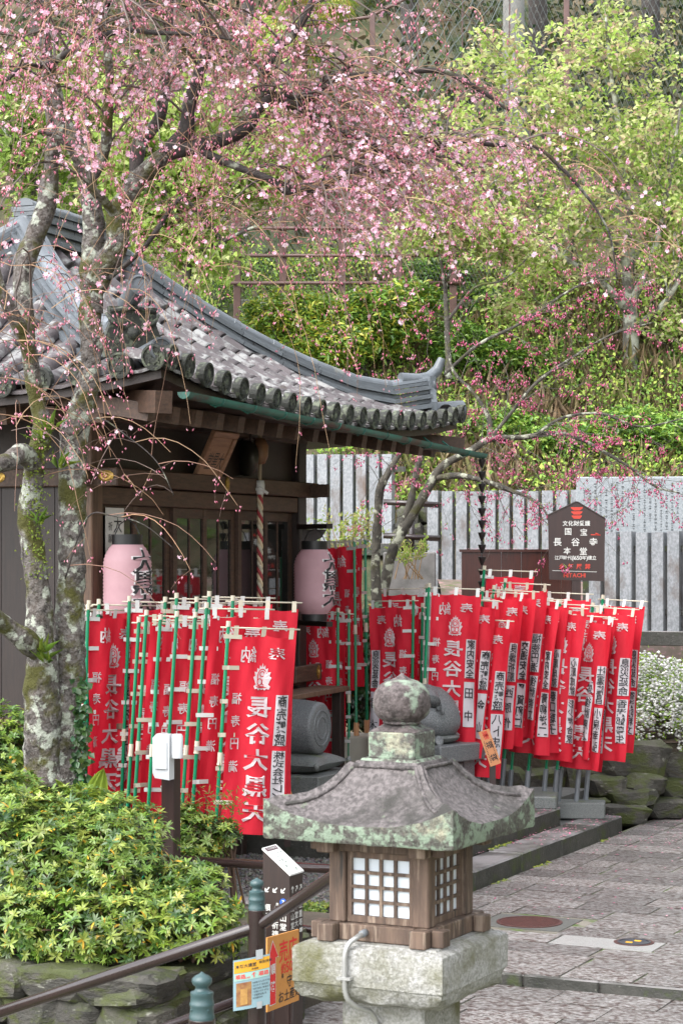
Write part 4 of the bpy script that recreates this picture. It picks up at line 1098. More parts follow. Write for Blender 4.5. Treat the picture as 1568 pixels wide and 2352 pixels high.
stroke2(r_, fp, [(1355, 2400 - 1228), (1377, 2400 - 1229)], 2.2); r_.add([fp(1366, 2400 - 1223), fp(1378, 2400 - 1229), fp(1366, 2400 - 1229)], [(0, 2, 1)])
for k in range(3):                                 # the crest: three stacked bracket-arm shapes
    y = 1165 + 9.5*k
    pts = [(-14 + 2*k*.5, 0), (14 - k, 0), (13 - k, 3), (7, 7.5), (-7, 7.5), (-13 + k, 3)]
    r_.add([fp(1323 + q[0], 2400 - (y + q[1])) for q in pts], [tuple(range(6))[::-1]])
obj('lettering', w_, LETTER, t, kind='stuff'); obj('lettering', r_, LETTER_R, t, kind='stuff')
c = P(1196, 1345, 31.5)
t = thing('wooden_board', 'plain red brown wooden board fence behind the right banners', 'board', (c.x, 31.5, .9))
hw = 137/F*31.5; zt = P(0, 1268, 31.5).z - .9
for k in range(6):
    mb = MB(); mb.box((-hw + 2*hw*k/6 + .003, -.03, .35), (-hw + 2*hw*(k+1)/6 - .003, .03, zt), bev=.004); obj('board_panel', mb, BOARD, t)
mb = MB(); mb.box((-hw - .03, -.06, zt), (hw + .03, .06, zt + .04)); obj('cap_rail', mb, BOARD, t)
for x in (-hw + .1, hw - .1):
    mb = MB(); mb.box((x - .05, .032, 0), (x + .05, .12, zt)); obj('post', mb, SIGNBR, t)

# stone pillar fences
def pillar_fence(lab, x0, x1, ytop, ybot, Y0, Y1, pitch, dirt=False, rot=0.0):
    a, b = P(x0, ybot, Y0), P(x1, ybot, Y1); za = P(x0, ytop, Y0).z - a.z
    t = thing('stone_fence', lab, 'stone fence', a)
    d = Vector((b.x - a.x, b.y - a.y, 0)); L = d.length; d.normalize()
    an = math.atan2(d.y, d.x); t.rotation_euler = (0, 0, an)
    mbx = MB(); w = pitch*.385; mbx.box((-w, -.095, 0), (w, .095, 1), bev=.0)
    me = bpy.data.meshes.new('slat'); me.from_pydata(mbx.v, [], mbx.f); me.materials.append(M('fence_granite', (.2, .212, .225), (.155, .165, .176), 14, .5, .003, 90, objrand=.12, fine=(34, (.27, .28, .295)), c3=(.1, .072, .058), c3s=2.2, c3t=.62, c3w=.15))
    n = int(L/pitch)
    for k in range(n):
        link('slat', me, t, TR((k + .5)*pitch, rnd.uniform(-.01, .01), 0, 0, 0, rot + rnd.uniform(-.02, .02), (1, 1, za + rnd.uniform(-.015, .01))))
    mb = MB(); mb.box((-.1, -.16, -.22), (L + .1, .16, .0), bev=.01); obj('base_rail', mb, KERB, t)
    mb = MB(); mb.box((-.05, -.03, za*.16), (L + .05, .03, za*.22)); mb.box((-.05, -.03, za*.8), (L + .05, .03, za*.86)); obj('cross_rail', mb, KERB, t)
    return t
pillar_fence('grey stone pillar fence behind the hall, left of the leaning cherry stems', 640, 925, 1045, 1248, 38.4, 38.0, .235, rot=-.16)
pillar_fence('grey stone pillar fence behind the red board and pentagon sign', 980, 1345, 1128, 1372, 36, 35.6, .24, rot=-.16)
pillar_fence('grey stone pillar fence at right edge, under the inscribed stone slab', 1352, 1760, 1222, 1447, 32.9, 32.0, .242, rot=-.16)
a, b = P(1323, 1222, 33.6), P(1700, 1222, 33.2)
t = thing('inscribed_slab', 'wide pale stone slab covered in columns of small engraved writing', 'stone slab', ((a.x + b.x)/2, 33.4, 2.2), math.atan2(b.y - a.y, b.x - a.x))
hw = (b - a).length/2; z0, z1 = a.z - 2.2 - .35, P(1323, 1096, 33.6).z - 2.2
mb = MB(); mb.box((-hw, -.09, z0), (hw, .09, z1), bev=.015); obj('slab', mb, M('slab_granite', (.25, .275, .295), (.21, .235, .25), 20, .4, .001, 90, fine=(60, (.31, .33, .345))), t)
mb = MB(); mb.box((-hw + .1, -.06, -1), (-hw + .4, .06, z0)); mb.box((hw - .4, -.06, -1), (hw - .1, .06, z0)); obj('slab_foot', mb, KERB, t)
mb = MB(); x = hw - .12
while x > -hw + .1:
    z = z1 - rnd.choice((.1, .1, .2)); zl = z0 + .38 + (.0 if rnd.random() < .75 else rnd.uniform(.1, .3))
    while z > zl:
        s = .032
        for _ in range(3):
            q = rnd.uniform(-.02, .02); k = rnd.random() < .5
            stroke2(mb, lambda u, v: Vector((u, -.0925, v)), [(x - (s*.6 if k else q*.3), z + q), (x + (s*.6 if k else q*.3), z + q + (0 if k else -s*.6))], .008)
        z -= .052 if rnd.random() < .93 else .11
    x -= .085
obj('engraving', mb, M('engraved_grey', (.07, .08, .085), rough=.8), t, kind='stuff')

# ---------------------------------------------------------------- railings, posts and near signs
def cap_post(name, lab, x, y, zb, zt, r=.057):
    t = thing(name, lab, 'railing post', (x, y, zb))
    h = zt - zb
    mb = MB(); mb.lathe([(r, 0), (r, h - .2), (r*.97, h - .198)], 20); obj('post_body', mb, RAILP, t, smooth=True, auto=40)
    prof = [(r*.93, h - .2), (r*.95, h - .185), (r*.9, h - .18), (r*.88, h - .145), (r*.92, h - .14), (r*.92, h - .13), (r*.87, h - .126), (r*.84, h - .1), (r*.88, h - .095), (r*.86, h - .084), (r*.6, h - .078), (r*.48, h - .068), (r*.5, h - .06), (r*.7, h - .05), (r*.77, h - .038), (r*.74, h - .026), (r*.5, h - .014), (r*.22, h - .007), (r*.08, h), (0, h + .003)]
    mb = MB(); mb.lathe(prof, 24, cap=False); obj('finial_cap', mb, CAPG, t, smooth=True, auto=60)
    mb = MB()
    for k in range(4):
        a = k*1.57 + .6; mb.lathe([(.006, 0), (.005, .004), (0, .005)], 6, TR(r*.88*math.cos(a), r*.88*math.sin(a), h - .155, 0, R(90), a))
    obj('rivet', mb, CAPG, t, kind='stuff')
    return t
pA = P(590, 2016, 13.3); cap_post('railing_post', 'brown round railing post with green grey finial, taped with the laminated notice', pA.x, 13.3, -.1, pA.z)
pB = P(464, 2233, 9.05); cap_post('railing_post', 'nearest brown railing post with green grey finial at bottom edge', pB.x, 9.05, -.3, pB.z)
t = thing('handrail', 'sloping brown handrail from lower left past the finial post', 'handrail', (P(0, 2325, 13.4).x, 13.4, -.3))
mb = MB(); mb.tube([P(-60, 2345, 13.4), P(586, 2130, 13.3), P(604, 2121, 13.28), P(760, 2016, 12.5), P(860, 1950, 12.1)], .038, 14); obj('top_rail', mb, RAILP, t, smooth=True, world=True)
mb = MB(); mb.tube([P(-60, 2520, 13.4), P(576, 2287, 13.3)], .03, 12); obj('lower_rail', mb, RAILP, t, smooth=True, world=True)
pS = P(393, 1950, 17.8)
t = thing('square_post', 'square dark brown post carrying a white hand sanitiser dispenser', 'post', (pS.x, 17.8, .1), -R(25))
mb = MB(); mb.box((-.06, -.06, 0), (.06, .06, P(0, 1700, 17.8).z - .1), bev=.006); obj('post_body', mb, SIGNBR, t)
t2 = thing('sanitiser_dispenser', 'white plastic dispenser with side bottle mounted on the square brown post', 'dispenser', P(384, 1735, 17.68), -R(20))
mb = MB(); un = 17.6/F
pts = [(-23, -50), (16, -50), (16, 52), (-14, 52), (-23, 40), (-23, -38)]
mb.prism([(p[0]*un, p[1]*un) for p in [(-24, -38), (-18, -50), (18, -54), (18, 50), (-14, 52), (-24, 42)]], 0, .1, Matrix.Rotation(R(90), 4, 'X') @ TR(0, 0, 0)); obj('housing', mb, PLASTIC_W, t2)
mb = MB(); mb.box((-16*un, -.115, -30*un), (14*un, -.1, 34*un), bev=.006); obj('front_cover', mb, PLASTIC_W, t2)
mb = MB(); mb.lathe([(0, 0), (.05, .0), (.052, .015), (.052, .18), (.04, .2), (0, .2)], 16, TR(32*un, -.05, -4*un, s=(.95, .8, 1))); obj('bottle', mb, PLASTIC_W, t2, smooth=True, auto=50)
t = thing('rail_fence', 'brown pipe rail fence running behind the guide post at the gravel bed', 'rail fence', (pS.x, 17.8, .1))
mb = MB(); mb.tube([P(404, 1974, 17.7), P(760, 1996, 16.6), P(900, 2006, 16.2)], .037, 12); obj('top_rail', mb, RAILP, t, smooth=True, world=True)
mb = MB(); mb.tube([P(420, 2105, 17.7), P(760, 2139, 16.6), P(900, 2152, 16.2)], .028, 12); obj('lower_rail', mb, RAILP, t, smooth=True, world=True)
q = P(905, 1996, 16.2); mb = MB(); mb.box((q.x - .06, 16.14, .0), (q.x + .06, 16.26, q.z + .1)); obj('post', mb, RAILP, t, world=True)
# guide post with sloped map
near = Vector((-.364, 15.0, 0)); e1, e2 = XY(25)
gc = near - e2*.105 + e1*.105
t = thing('guide_post', 'dark wooden guide post with sloping map on top and white arrows', 'guide post', (gc.x, gc.y, -.05), -R(25))
h = .105; z1, z2 = 1.375 + .05, 1.21 + .05
mb = MB(); mb.add([(-h, -h, 0), (h, -h, 0), (h, h, 0), (-h, h, 0), (-h, -h, z1), (h, -h, z2), (h, h, z2), (-h, h, z1)], [(0, 3, 2, 1), (4, 5, 6, 7), (0, 1, 5, 4), (1, 2, 6, 5), (2, 3, 7, 6), (3, 0, 4, 7)])
GPW = M('guide_wood', (.03, .016, .013), (.018, .01, .009), 6, .4, .001, 30, stretch=(10, 10, .6)); obj('body', mb, GPW, t)
mb = MB(); s = (z2 - z1)/(2*h)
def top(u, v, off=.012): return Vector((u, v, (z1 + z2)/2 + s*u + off))
mb.add([top(-h-.006, -h-.006, .012), top(h+.006, -h-.006, .012), top(h+.006, h+.006, .012), top(-h-.006, h+.006, .012), top(-h-.006, -h-.006, .001), top(h+.006, -h-.006, .001), top(h+.006, h+.006, .001), top(-h-.006, h+.006, .001)], [(0, 1, 2, 3), (0, 4, 5, 1), (1, 5, 6, 2), (2, 6, 7, 3), (3, 7, 4, 0)])
mp_ = obj('map_plate', mb, WHITE, t)
mb = MB(); stroke2(mb, lambda u, v: top(u, v, .0135), [(-.09, -.085), (-.09, .085)], .026); obj('title_band', mb, M('title_band', (.06, .01, .02), rough=.5), mp_)
mb = MB(); row(mb, '長谷寺境内案内図', 0, 0, .017, lambda u, v: top(-.09 - v, u, .015), centre=True); obj('map_title', mb, WHITE, mp_)
mb = MB()
for k in range(26):
    x, y = rnd.uniform(-.06, .09), rnd.uniform(-.085, .085); a = rnd.uniform(0, 3)
    stroke2(mb, lambda u, v: top(u, v, .0135), [(x, y), (x + .02*math.cos(a), y + .02*math.sin(a))], rnd.uniform(.003, .007))
obj('map_lines', mb, M('map_ink', (.1, .16, .12), rough=.5), mp_, kind='stuff')
w_, b_ = MB(), MB()
f1 = lambda u, v: Vector((u, -h - .002, v)); f1b = lambda u, v: Vector((u, -h - .0035, v))
f2 = lambda u, v: Vector((h + .002, u, v)); f2b = lambda u, v: Vector((h + .0035, u, v))
zA = lambda yz: EYE + (HY - (1895 + .2197*yz))*15/F + .05       # zoomed row -> height on the near faces
def arrow(fn, x, z, ang, s):
    ca, sa = math.cos(ang), math.sin(ang); r2 = lambda p: (x + p[0]*ca - p[1]*sa, z + p[0]*sa + p[1]*ca)
    stroke2(w_, fn, [r2((-s, 0)), r2((s, 0))], s*.34); stroke2(w_, fn, [r2((s*.15, s*.75)), r2((s, 0)), r2((s*.15, -s*.75))], s*.32)
cu = (-.07, -.008, .055)
for u in cu: arrow(f1, u, zA(690), R(225), .023)
for u, an in ((-.062, 90), (.0, 50), (.066, 50)): arrow(f2, u, zA(685), R(an), .024)
disc2(b_, f1, cu[2], zA(812), .026, .026); disc2(b_, f2, -.062, zA(805), .026, .026); disc2(b_, f2, .0, zA(795), .026, .026)
n_ = MB(); ink(n_, '7', cu[2], zA(812), .03, .03, f1b, bold=.05); ink(n_, '7', -.062, zA(805), .03, .03, f2b, bold=.05); ink(n_, '8', .0, zA(795), .03, .03, f2b, bold=.05)
for txt, u, fn, y0 in (('順路', cu[0], f1, 880), ('御守祈祷受付', cu[1], f1, 880), ('開山堂', cu[2], f1, 890), ('開山堂', -.062, f2, 880), ('本堂大法', .0, f2, 870), ('五重塔', .066, f2, 870)):
    for i, ch in enumerate(txt): ink(w_, ch, u, zA(y0 + 90*i), .052, .05, fn, bold=.03)
stroke2(w_, f2, [(.05, zA(1135)), (.095, zA(1135))], .03); row(n_, '150m', .072, zA(1135), .016, f2b, centre=True)
obj('lettering', w_, LETTER, t, kind='stuff'); bo = obj('number_disc', b_, M('sign_blue', (.02, .1, .5), rough=.4), t); obj('numeral', n_, LETTER, bo)
mb = MB(); mb.box((-.15, -.15, .03), (.15, .15, .06), bev=.006); obj('foot_plate', mb, M('steel_plate', (.2, .2, .2), rough=.4, metal=.8), t)
# orange shop sign
o = Vector((-.496, 14.3, .4)); t = thing('shop_sign', 'orange shop direction sign with red arrow fixed in front of the guide post', 'sign', o, -R(25))
wS, hS = .48, .5
mb = MB(); mb.add([(0, 0, 0), (0, wS, -.01), (0, wS, hS - .02), (0, 0, hS), (-.012, 0, 0), (-.012, wS, -.01), (-.012, wS, hS - .02), (-.012, 0, hS)], [(0, 1, 2, 3), (7, 6, 5, 4), (0, 4, 5, 1), (1, 5, 6, 2), (2, 6, 7, 3), (3, 7, 4, 0)])
obj('panel', mb, M('orange_sign', (.52, .23, .05), (.47, .2, .04), 3, .45), t)
fo = lambda u, v: Vector((.002, u, v)); fo2 = lambda u, v: Vector((.0035, u, v))
r_, w_, k_ = MB(), MB(), MB()
def arrow_shape(m, fn, g):
    m.add([fn(.035 - g, .04 - g), fn(.115 + g, .04 - g), fn(.115 + g, .35), fn(.155 + g*1.6, .35 - g), fn(.075, .46 + g*2), fn(-.005 + .01 - g*1.6, .35 - g), fn(.035 - g, .35)], [tuple(range(7))])
arrow_shape(w_, fo, .006); arrow_shape(r_, fo2, 0)
fo3 = lambda u, v: Vector((.005, u, v)); wt = MB()
ink(wt, '順', .075, .275, .07, .075, fo3, bold=.04); ink(wt, '路', .075, .16, .07, .075, fo3, bold=.04)
for ch, x in (('売', .24), ('店', .38)): ink(r_, ch, x, .37, .13, .15, fo, bold=.03)
row(r_, '約50m', .2, .255, .075, fo, bold=.03)
for ch, x in (('御', .2), ('守', .33), ('札', .44)): ink(k_, ch, x, .155, .08, .085, fo, bold=.03)
row(k_, 'お土産処', .165, .065, .078, fo, bold=.03)
obj('print_red', r_, PRINT_R, t); obj('arrow_border', w_, LETTER, t); obj('arrow_text', wt, LETTER, t, kind='stuff'); obj('print_black', k_, PRINT_B, t)
mb = MB(); mb.tube([(-.02, .1, -.45), (-.02, .1, .3)], .015, 6); mb.tube([(-.02, .4, -.45), (-.02, .4, .3)], .015, 6); obj('stake', mb, RAILP, t)
# laminated notice taped to the post
t = thing('laminated_notice', 'laminated yellow and blue notice taped round the finial post', 'notice', (pA.x, 13.16, P(0, 2313, 13.2).z))
un = 13.2/F; xm = pA.x
def lam(x, y, off=0.0):                            # view pixels -> a gently curved sheet in front of the post
    u = (x - 578)*un; return Vector(((578 - CX)*un - xm + u, .02 + 1.1*u*u - off + .12*u, (2313 - y)*un + .17*u))
mb = MB(); mb.grid(lambda u, v: lam(536 + 84*u, 2314 - 116*v), 10, 4); lm = obj('sheet', mb, M('laminate_blue', (.22, .33, .37), (.2, .3, .34), 3, .18, coat=.5), t, smooth=True)
def patch(nm, x0, x1, y0, y1, m, off=.002):
    q = MB(); q.grid(lambda u, v: lam(x0 + (x1 - x0)*u, y1 + (y0 - y1)*v, off), 8, 2); return obj(nm, q, m, t, smooth=True)
patch('header_band', 538, 619, 2202, 2229, M('laminate_yellow', (.55, .28, .025), rough=.2, coat=.5)); patch('route_band', 538, 619, 2230, 2247, M('laminate_mint', (.28, .44, .39), rough=.2, coat=.5))
patch('picture', 543, 578, 2252, 2306, M('hall_picture', (.16, .05, .03), (.3, .17, .06), 25, .3)); patch('picture_figure', 553, 569, 2266, 2303, M('picture_gold', (.42, .24, .07), (.3, .16, .05), 40, .3), .004)
k_, r_ = MB(), MB(); fl = lambda x, y: lam(x, 4500 - y, .004)
row(k_, '本坊大講堂', 541, 4500 - 2214, 9, fl, bold=.02); row(k_, '特別拝観', 595, 4500 - 2212, 7, fl, bold=.02); row(k_, '共通券', 578, 4500 - 2224, 5, fl, bold=.02)
row(r_, '順路', 541, 4500 - 2238, 11, fl, bold=.02); row(r_, '大講堂', 563, 4500 - 2242, 4, fl); row(r_, '↑', 578, 4500 - 2238, 12, fl, bold=.03); row(r_, '順路', 594, 4500 - 2238, 11, fl, bold=.02)
for i, s_ in enumerate(('NHKの大河ドラマに', '合わせて、紫式部', '源氏物語に登場する', '『玉鬘(たまかずら)', '『玉鬘観音像』を', '特別展示中')): row(k_, s_, 581, 4500 - (2256 + 7.2*i), 4.6, fl, gap=.03)
obj('print_black', k_, PRINT_B, t); obj('print_red', r_, PRINT_R, t)
mb = MB(); mb.grid(lambda u, v: lam(588 + 16*u, 2205 - 22*v, .006 - .004*v), 3, 3); mb.grid(lambda u, v: lam(590 + 12*u, 2318 - 16*v, .005), 3, 3); obj('clear_tape', mb, M('clear_tape', (.3, .32, .33), rough=.1), t, kind='stuff')

# ---------------------------------------------------------------- hillside
def hill_z(X, Y):
    z = 3.0 + max(0, Y - 38)*.8 + .25*nz((X, Y, 0), .35) + .5*nz((X, Y, 3), .12)*min(1, max(0, (Y - 40)/6))
    if Y > 62: z -= (Y - 62)*.25
    return z
mb = MB()
nx, ny = 70, 60
def hp(u, v):
    X = -70 + 140*u; Y = 38.3 + 62*v**1.3
    return Vector((X, Y, hill_z(X, Y)))
mb.grid(hp, nx, ny)
mb.grid(lambda u, v: Vector((-70 + 140*u, 38.3, -.4 + (hill_z(-70 + 140*u, 38.3) + .4)*v)), nx, 1)
HILLM = M('hill_earth', (.1, .075, .045), (.055, .06, .025), 1.1, .9, .05, 6, c3=(.15, .115, .07), c3s=1.7, c3t=.58, c4=(.03, .045, .015), c4s=.7, c4t=.55)
mb.grid(lambda u, v: Vector((11 + 30*u + 2*nz((u*9, v*9, 1), 1), -12 + 52*v, -.4 + 24*u**.85 + .6*nz((u*20, v*30, 0), 1))), 24, 30)  # unseen side slope, added to darken right-facing sides and green the pane reflections
struct(obj('hillside', mb, HILLM, smooth=True))
# terrace behind the right rock wall, with a cut at the pillar fences
mb = MB()
def terr(u, v):
    X = 1.6 + 14*u; Y = 28.3 + 9.9*v
    z = .95 + .06*nz((X, Y, 0), 1.3) + (0 if Y < 32.2 else min(2.0, (Y - 32.2)*.9))
    return Vector((X, Y, z))
mb.grid(terr, 40, 30)
struct(obj('terrace', mb, M('petal_strewn_earth', (.2, .15, .13), (.12, .1, .07), 3, .85, .01, 20, c3=(.3, .17, .17), c3s=9, c3t=.56, c4=(.07, .1, .02), c4s=2, c4t=.6)))
mb = MB(); mb.grid(lambda u, v: Vector((-9 + 10.6*u, 29.5 + 8.9*v, .5 + 3.0*max(0, v - .35)/.65 + .05*nz((u*9, v*9, 0), 1))), 20, 14)
struct(obj('bank', mb, HILLM, smooth=True))
# grey retaining wall behind the stems, with rocks
mb = MB(); a, b = P(880, 1340, 34), P(1000, 1340, 34); mb.box((a.x, 33.9, .9), (b.x, 34.2, P(0, 1268, 34).z), bev=.02)
struct(obj('retaining_wall', mb, M('wall_concrete', (.16, .15, .145), (.08, .078, .072), 3, .8, .006, 30)))

# ---------------------------------------------------------------- leaves by the thousand
def unit(a): return a/np.maximum(np.linalg.norm(a, axis=1, keepdims=True), 1e-9)
def rdirs(n): return unit(rng.normal(0, 1, (n, 3)))
def leafmesh(p, d, n, L, W, cols, fold=.25, full=False, droop=.15):
    """p base (n,3), d along the leaf, n its face; L, W lengths; -> verts, tris, colours"""
    p = np.asarray(p); k = len(p); d = unit(d); s = unit(np.cross(d, n)); nn = np.cross(s, d)
    L = (np.ones(k)*L)[:, None]; W = (np.ones(k)*W)[:, None]
    if not full:
        a = p; b = p + d*L*.45 + s*W*.5 + nn*W*fold; c = p + d*L - nn*L*droop; e = p + d*L*.45 - s*W*.5 + nn*W*fold
        v = np.stack([a, b, c, e], 1); f = np.array([(0, 2, 1), (0, 3, 2)])
    else:
        m1 = p + d*L*.3; m2 = p + d*L*.68 - nn*L*droop*.35
        v = np.stack([p, m1 + s*W*.42 + nn*W*fold, m2 + s*W*.45 + nn*W*fold, p + d*L - nn*L*droop, m2 - s*W*.45 + nn*W*fold, m1 - s*W*.42 + nn*W*fold, m1, m2], 1)
        f = np.array([(0, 6, 1), (0, 5, 6), (6, 7, 2), (6, 2, 1), (5, 4, 7), (5, 7, 6), (7, 3, 2), (4, 3, 7)])
    q = v.shape[1]
    ff = f[None] + (np.arange(k)*q)[:, None, None]
    return v.reshape(-1, 3), ff.reshape(-1, 3), np.repeat(cols, q, 0)
def cat(parts):
    vs_, fs_, cs_, o = [], [], [], 0
    for v, f, c in parts: vs_.append(v); fs_.append(f + o); cs_.append(c); o += len(v)
    return np.concatenate(vs_), np.concatenate(fs_), np.concatenate(cs_)
def pal(n, cols, jit=.2):
    cols = np.array(cols); i = rng.integers(0, len(cols), n)
    return np.clip(cols[i]*(1 + rng.uniform(-jit, jit, (n, 1))) + rng.uniform(-.01, .01, (n, 3)), 0, 1)
LEAF = M('leaf_soft', (1, 1, 1), rough=.5, attr=True, trans=.5, spec=.3)
LEAFG = M('leaf_glossy', (1, 1, 1), rough=.32, attr=True, trans=.2, spec=.5)
TWIGM = M('twig_grass', (1, 1, 1), rough=.8, attr=True)
BARK = M('bark_lichen', (.095, .08, .07), (.045, .038, .035), 9, .85, .02, 28, c3=(.42, .44, .36), c3s=7, c3t=.585, c3w=.06, c4=(.075, .085, .02), c4s=4, c4t=.57)
BARK_D = M('bark_dark', (.06, .05, .045), (.035, .03, .028), 8, .85, .01, 25, c3=(.3, .3, .26), c3s=6, c3t=.63)
def into(name, parts, mat, parent=None, kind=None):
    v, f, c = cat(parts) if isinstance(parts, list) else parts
    if parent is not None: v = v - np.array(wmat(parent).translation)
    o = link(name, mesh_np(name, v, f, mat, c), parent)
    if kind or (parent is not None and name != 'fan'): o['kind'] = kind or 'stuff'
    return o
def clumps(cents, radii, nclump, nleaf, spread, L, W, cols, up=.3, full=False, jit=.25, shell=.5, hang=0.0):
    """leaf clumps through ellipsoids: (x,y,z) centres and radii"""
    out = []
    cents = np.array([tuple(c) for c in cents]); radii = np.array([tuple(r) for r in radii])
    vol = radii.prod(1)**.8; pr = vol/vol.sum()
    for i, nc in enumerate(rng.multinomial(nclump, pr)):
        if nc == 0: continue
        r = rng.uniform(shell, 1, (nc, 1))**.6
        cc = cents[i] + rdirs(nc)*r*radii[i]
        tone = rng.uniform(1 - jit, 1 + jit, (nc, 1))
        for q in range(1):
            pts = np.repeat(cc, nleaf, 0) + rng.normal(0, spread, (nc*nleaf, 3))*np.array([1, 1, .6])
            d = rdirs(nc*nleaf); d[:, 2] = d[:, 2]*.5 - hang
            nrm = rdirs(nc*nleaf)*.8 + np.array([0, -.25, up + .6])
            c = np.clip(pal(nc*nleaf, cols)*np.repeat(tone, nleaf, 0), 0, 1)
            out.append(leafmesh(pts, d, nrm, L*rng.uniform(.6, 1.25, nc*nleaf), W*rng.uniform(.7, 1.2, nc*nleaf), c, full=full))
    return out
def branchy(mb, pts, r0, r1, n=7, wob=.06, kids=0, klen=1.0, kr=.4, up=.5, tips=None, depth=1):
    """a bent limb through pts plus random side branches"""
    pts = [Vector(p) for p in pts]
    fine = []
    for i in range(len(pts)-1):
        p0 = pts[max(0, i-1)]; p1 = pts[i]; p2 = pts[i+1]; p3 = pts[min(len(pts)-1, i+2)]
        for k in range(4):
            t = k/4
            fine.append(.5*((2*p1) + (p2-p0)*t + (2*p0-5*p1+4*p2-p3)*t*t + (3*p1-p0-3*p2+p3)*t**3))
    fine.append(pts[-1])
    m = len(fine)
    rad = [r0 + (r1 - r0)*(i/(m-1)) for i in range(m)]
    fine = [p + Vector((rnd.uniform(-1, 1), rnd.uniform(-1, 1), rnd.uniform(-1, 1)))*rad[i]*.16 for i, p in enumerate(fine)]
    mb.tube(fine, rad, n, wob=wob)
    for _ in range(kids):
        i = rnd.randrange(m//4, m - 1); d = (fine[i+1] - fine[i]).normalized()
        q = Vector((rnd.uniform(-1, 1), rnd.uniform(-1, 1), rnd.uniform(-.4, 1)))
        dd = (d*.5 + q.normalized() + Vector((0, 0, up))).normalized()
        L = klen*rnd.uniform(.5, 1.2); seg = [fine[i]]
        for k in range(4):
            dd = (dd + Vector((rnd.uniform(-1, 1), rnd.uniform(-1, 1), rnd.uniform(-.6, .8)))*.3).normalized(); seg.append(seg[-1] + dd*L/4)
        rr = rad[i]*kr
        if depth > 0: branchy(mb, seg, rr, rr*.35, max(4, n - 2), wob, kids=2 if depth > 1 else 1, klen=klen*.55, kr=.5, up=up, tips=tips, depth=depth - 1)
        else: mb.tube(seg, [rr*(1 - .18*k) for k in range(5)], 4)
        if tips is not None: tips.extend(seg[2:])
    return fine

# far wooded slope that reads as one mass: dark trees and undergrowth
N = 36000
X = rng.uniform(-16, 22, N); Y = rng.uniform(46, 66, N)
Z = np.array([hill_z(x, y) for x, y in zip(X, Y)]) + rng.exponential(1.0, N)
keep = (nz_ := np.array([nz((x, y, z), .5) for x, y, z in zip(X, Y, Z)])) > -.45
pts = np.stack([X, Y, Z], 1)[keep]
tone = np.array([.75 + .6*nz(p, .8, 5) for p in pts])[:, None]
cc = np.clip(pal(len(pts), [(.04, .065, .02), (.06, .09, .025), (.09, .085, .04), (.13, .1, .055), (.045, .07, .035), (.09, .13, .035)])*np.clip(tone, .4, 1.6), 0, 1)
o = into('wooded_slope', [leafmesh(pts, rdirs(len(pts)), rdirs(len(pts)) + np.array([0, -.4, .8]), rng.uniform(.14, .34, len(pts)), rng.uniform(.07, .16, len(pts)), cc)], LEAF)
tag(o, 'dark green and brown wooded slope at the top', None, kind='stuff')
N = 9000                                           # undergrowth of the added unseen slope that darkens the right of the yard
u, v = rng.uniform(0, 1, N), rng.uniform(0, 1, N)
pts = np.stack([11 + 30*u, -12 + 52*v, -.2 + 24*u**.85 + rng.exponential(.9, N)], 1)
o = into('added_slope_growth', [leafmesh(pts, rdirs(N), rdirs(N) + np.array([-.4, -.2, .6]), rng.uniform(.25, .6, N), rng.uniform(.15, .35, N), pal(N, [(.06, .1, .025), (.1, .15, .035), (.16, .22, .05), (.09, .075, .04)]))], LEAF)
tag(o, 'green undergrowth on the added unseen slope right of the yard', None, kind='stuff')
# dry brush on the slope behind the fences
N = 8000
X = rng.uniform(.2, 10, N); Y = rng.uniform(38.4, 45.5, N)
pts = np.stack([X, Y, np.array([hill_z(x, y) for x, y in zip(X, Y)])], 1)
d = rdirs(N)*.55 + np.array([0, -.1, 1.0])
cc = pal(N, [(.29, .21, .11), (.22, .15, .08), (.36, .28, .16), (.2, .19, .07)])
pr = [leafmesh(pts, d, rdirs(N), rng.uniform(.25, .8, N), rng.uniform(.012, .03, N), cc, droop=.3)]
N = 16000
N = 60000; X = rng.uniform(-3, 11, N); Y = rng.uniform(38.4, 46, N); mk = np.array([nz((x, y, 2), 1.1) for x, y in zip(X, Y)]) > -.35
X, Y = X[mk], Y[mk]; N = len(X)
pts = np.stack([X, Y, np.array([hill_z(x, y) for x, y in zip(X, Y)]) + rng.uniform(0, .7, N)], 1)
pr.append(leafmesh(pts, rdirs(N), rdirs(N) + np.array([0, -.3, 1]), rng.uniform(.06, .14, N), rng.uniform(.035, .08, N), pal(N, [(.26, .38, .05), (.18, .31, .045), (.36, .44, .08), (.12, .22, .035)])))
o = into('dry_brush', pr, TWIGM); tag(o, 'brown dry brush with fresh green sprouts on the slope', None, kind='stuff')

# rhododendron and other shrubs on the slope
def bush(lab, blobs_, n, cols, L=.16, W=.055, kind='shrub', grp='shrubs on the slope', rosette=True):
    """blobs_: list of (px, py, Y, rx px, rz px)"""
    c0 = P(blobs_[0][0], blobs_[0][1], blobs_[0][2])
    t = thing('hillside_shrub', lab, kind, (c0.x, c0.y, hill_z(c0.x, c0.y)), 0, grp)
    cents = [P(b[0], b[1], b[2]) for b in blobs_]; radii = [(b[3]/F*b[2], b[3]/F*b[2]*.7, b[4]/F*b[2]) for b in blobs_]
    into('foliage', clumps(cents, radii, n, 9, .07, L, W, cols, up=.5, shell=.25), LEAFG, t)
    mb = MB()
    for c, r in zip(cents, radii):
        for _ in range(5):
            e = c + Vector((rnd.uniform(-1, 1)*r[0], rnd.uniform(-1, 1)*r[1], rnd.uniform(-.2, .9)*r[2])); b_ = Vector((c.x + rnd.uniform(-.2, .2), c.y + .2, hill_z(c.x, c.y + .2)))
            mb.tube([b_, b_.lerp(e, .5) + Vector((0, 0, .15)), e], [.03, .02, .008], 5)
    obj('stem', mb, BARK_D, t, world=True, kind='stuff')
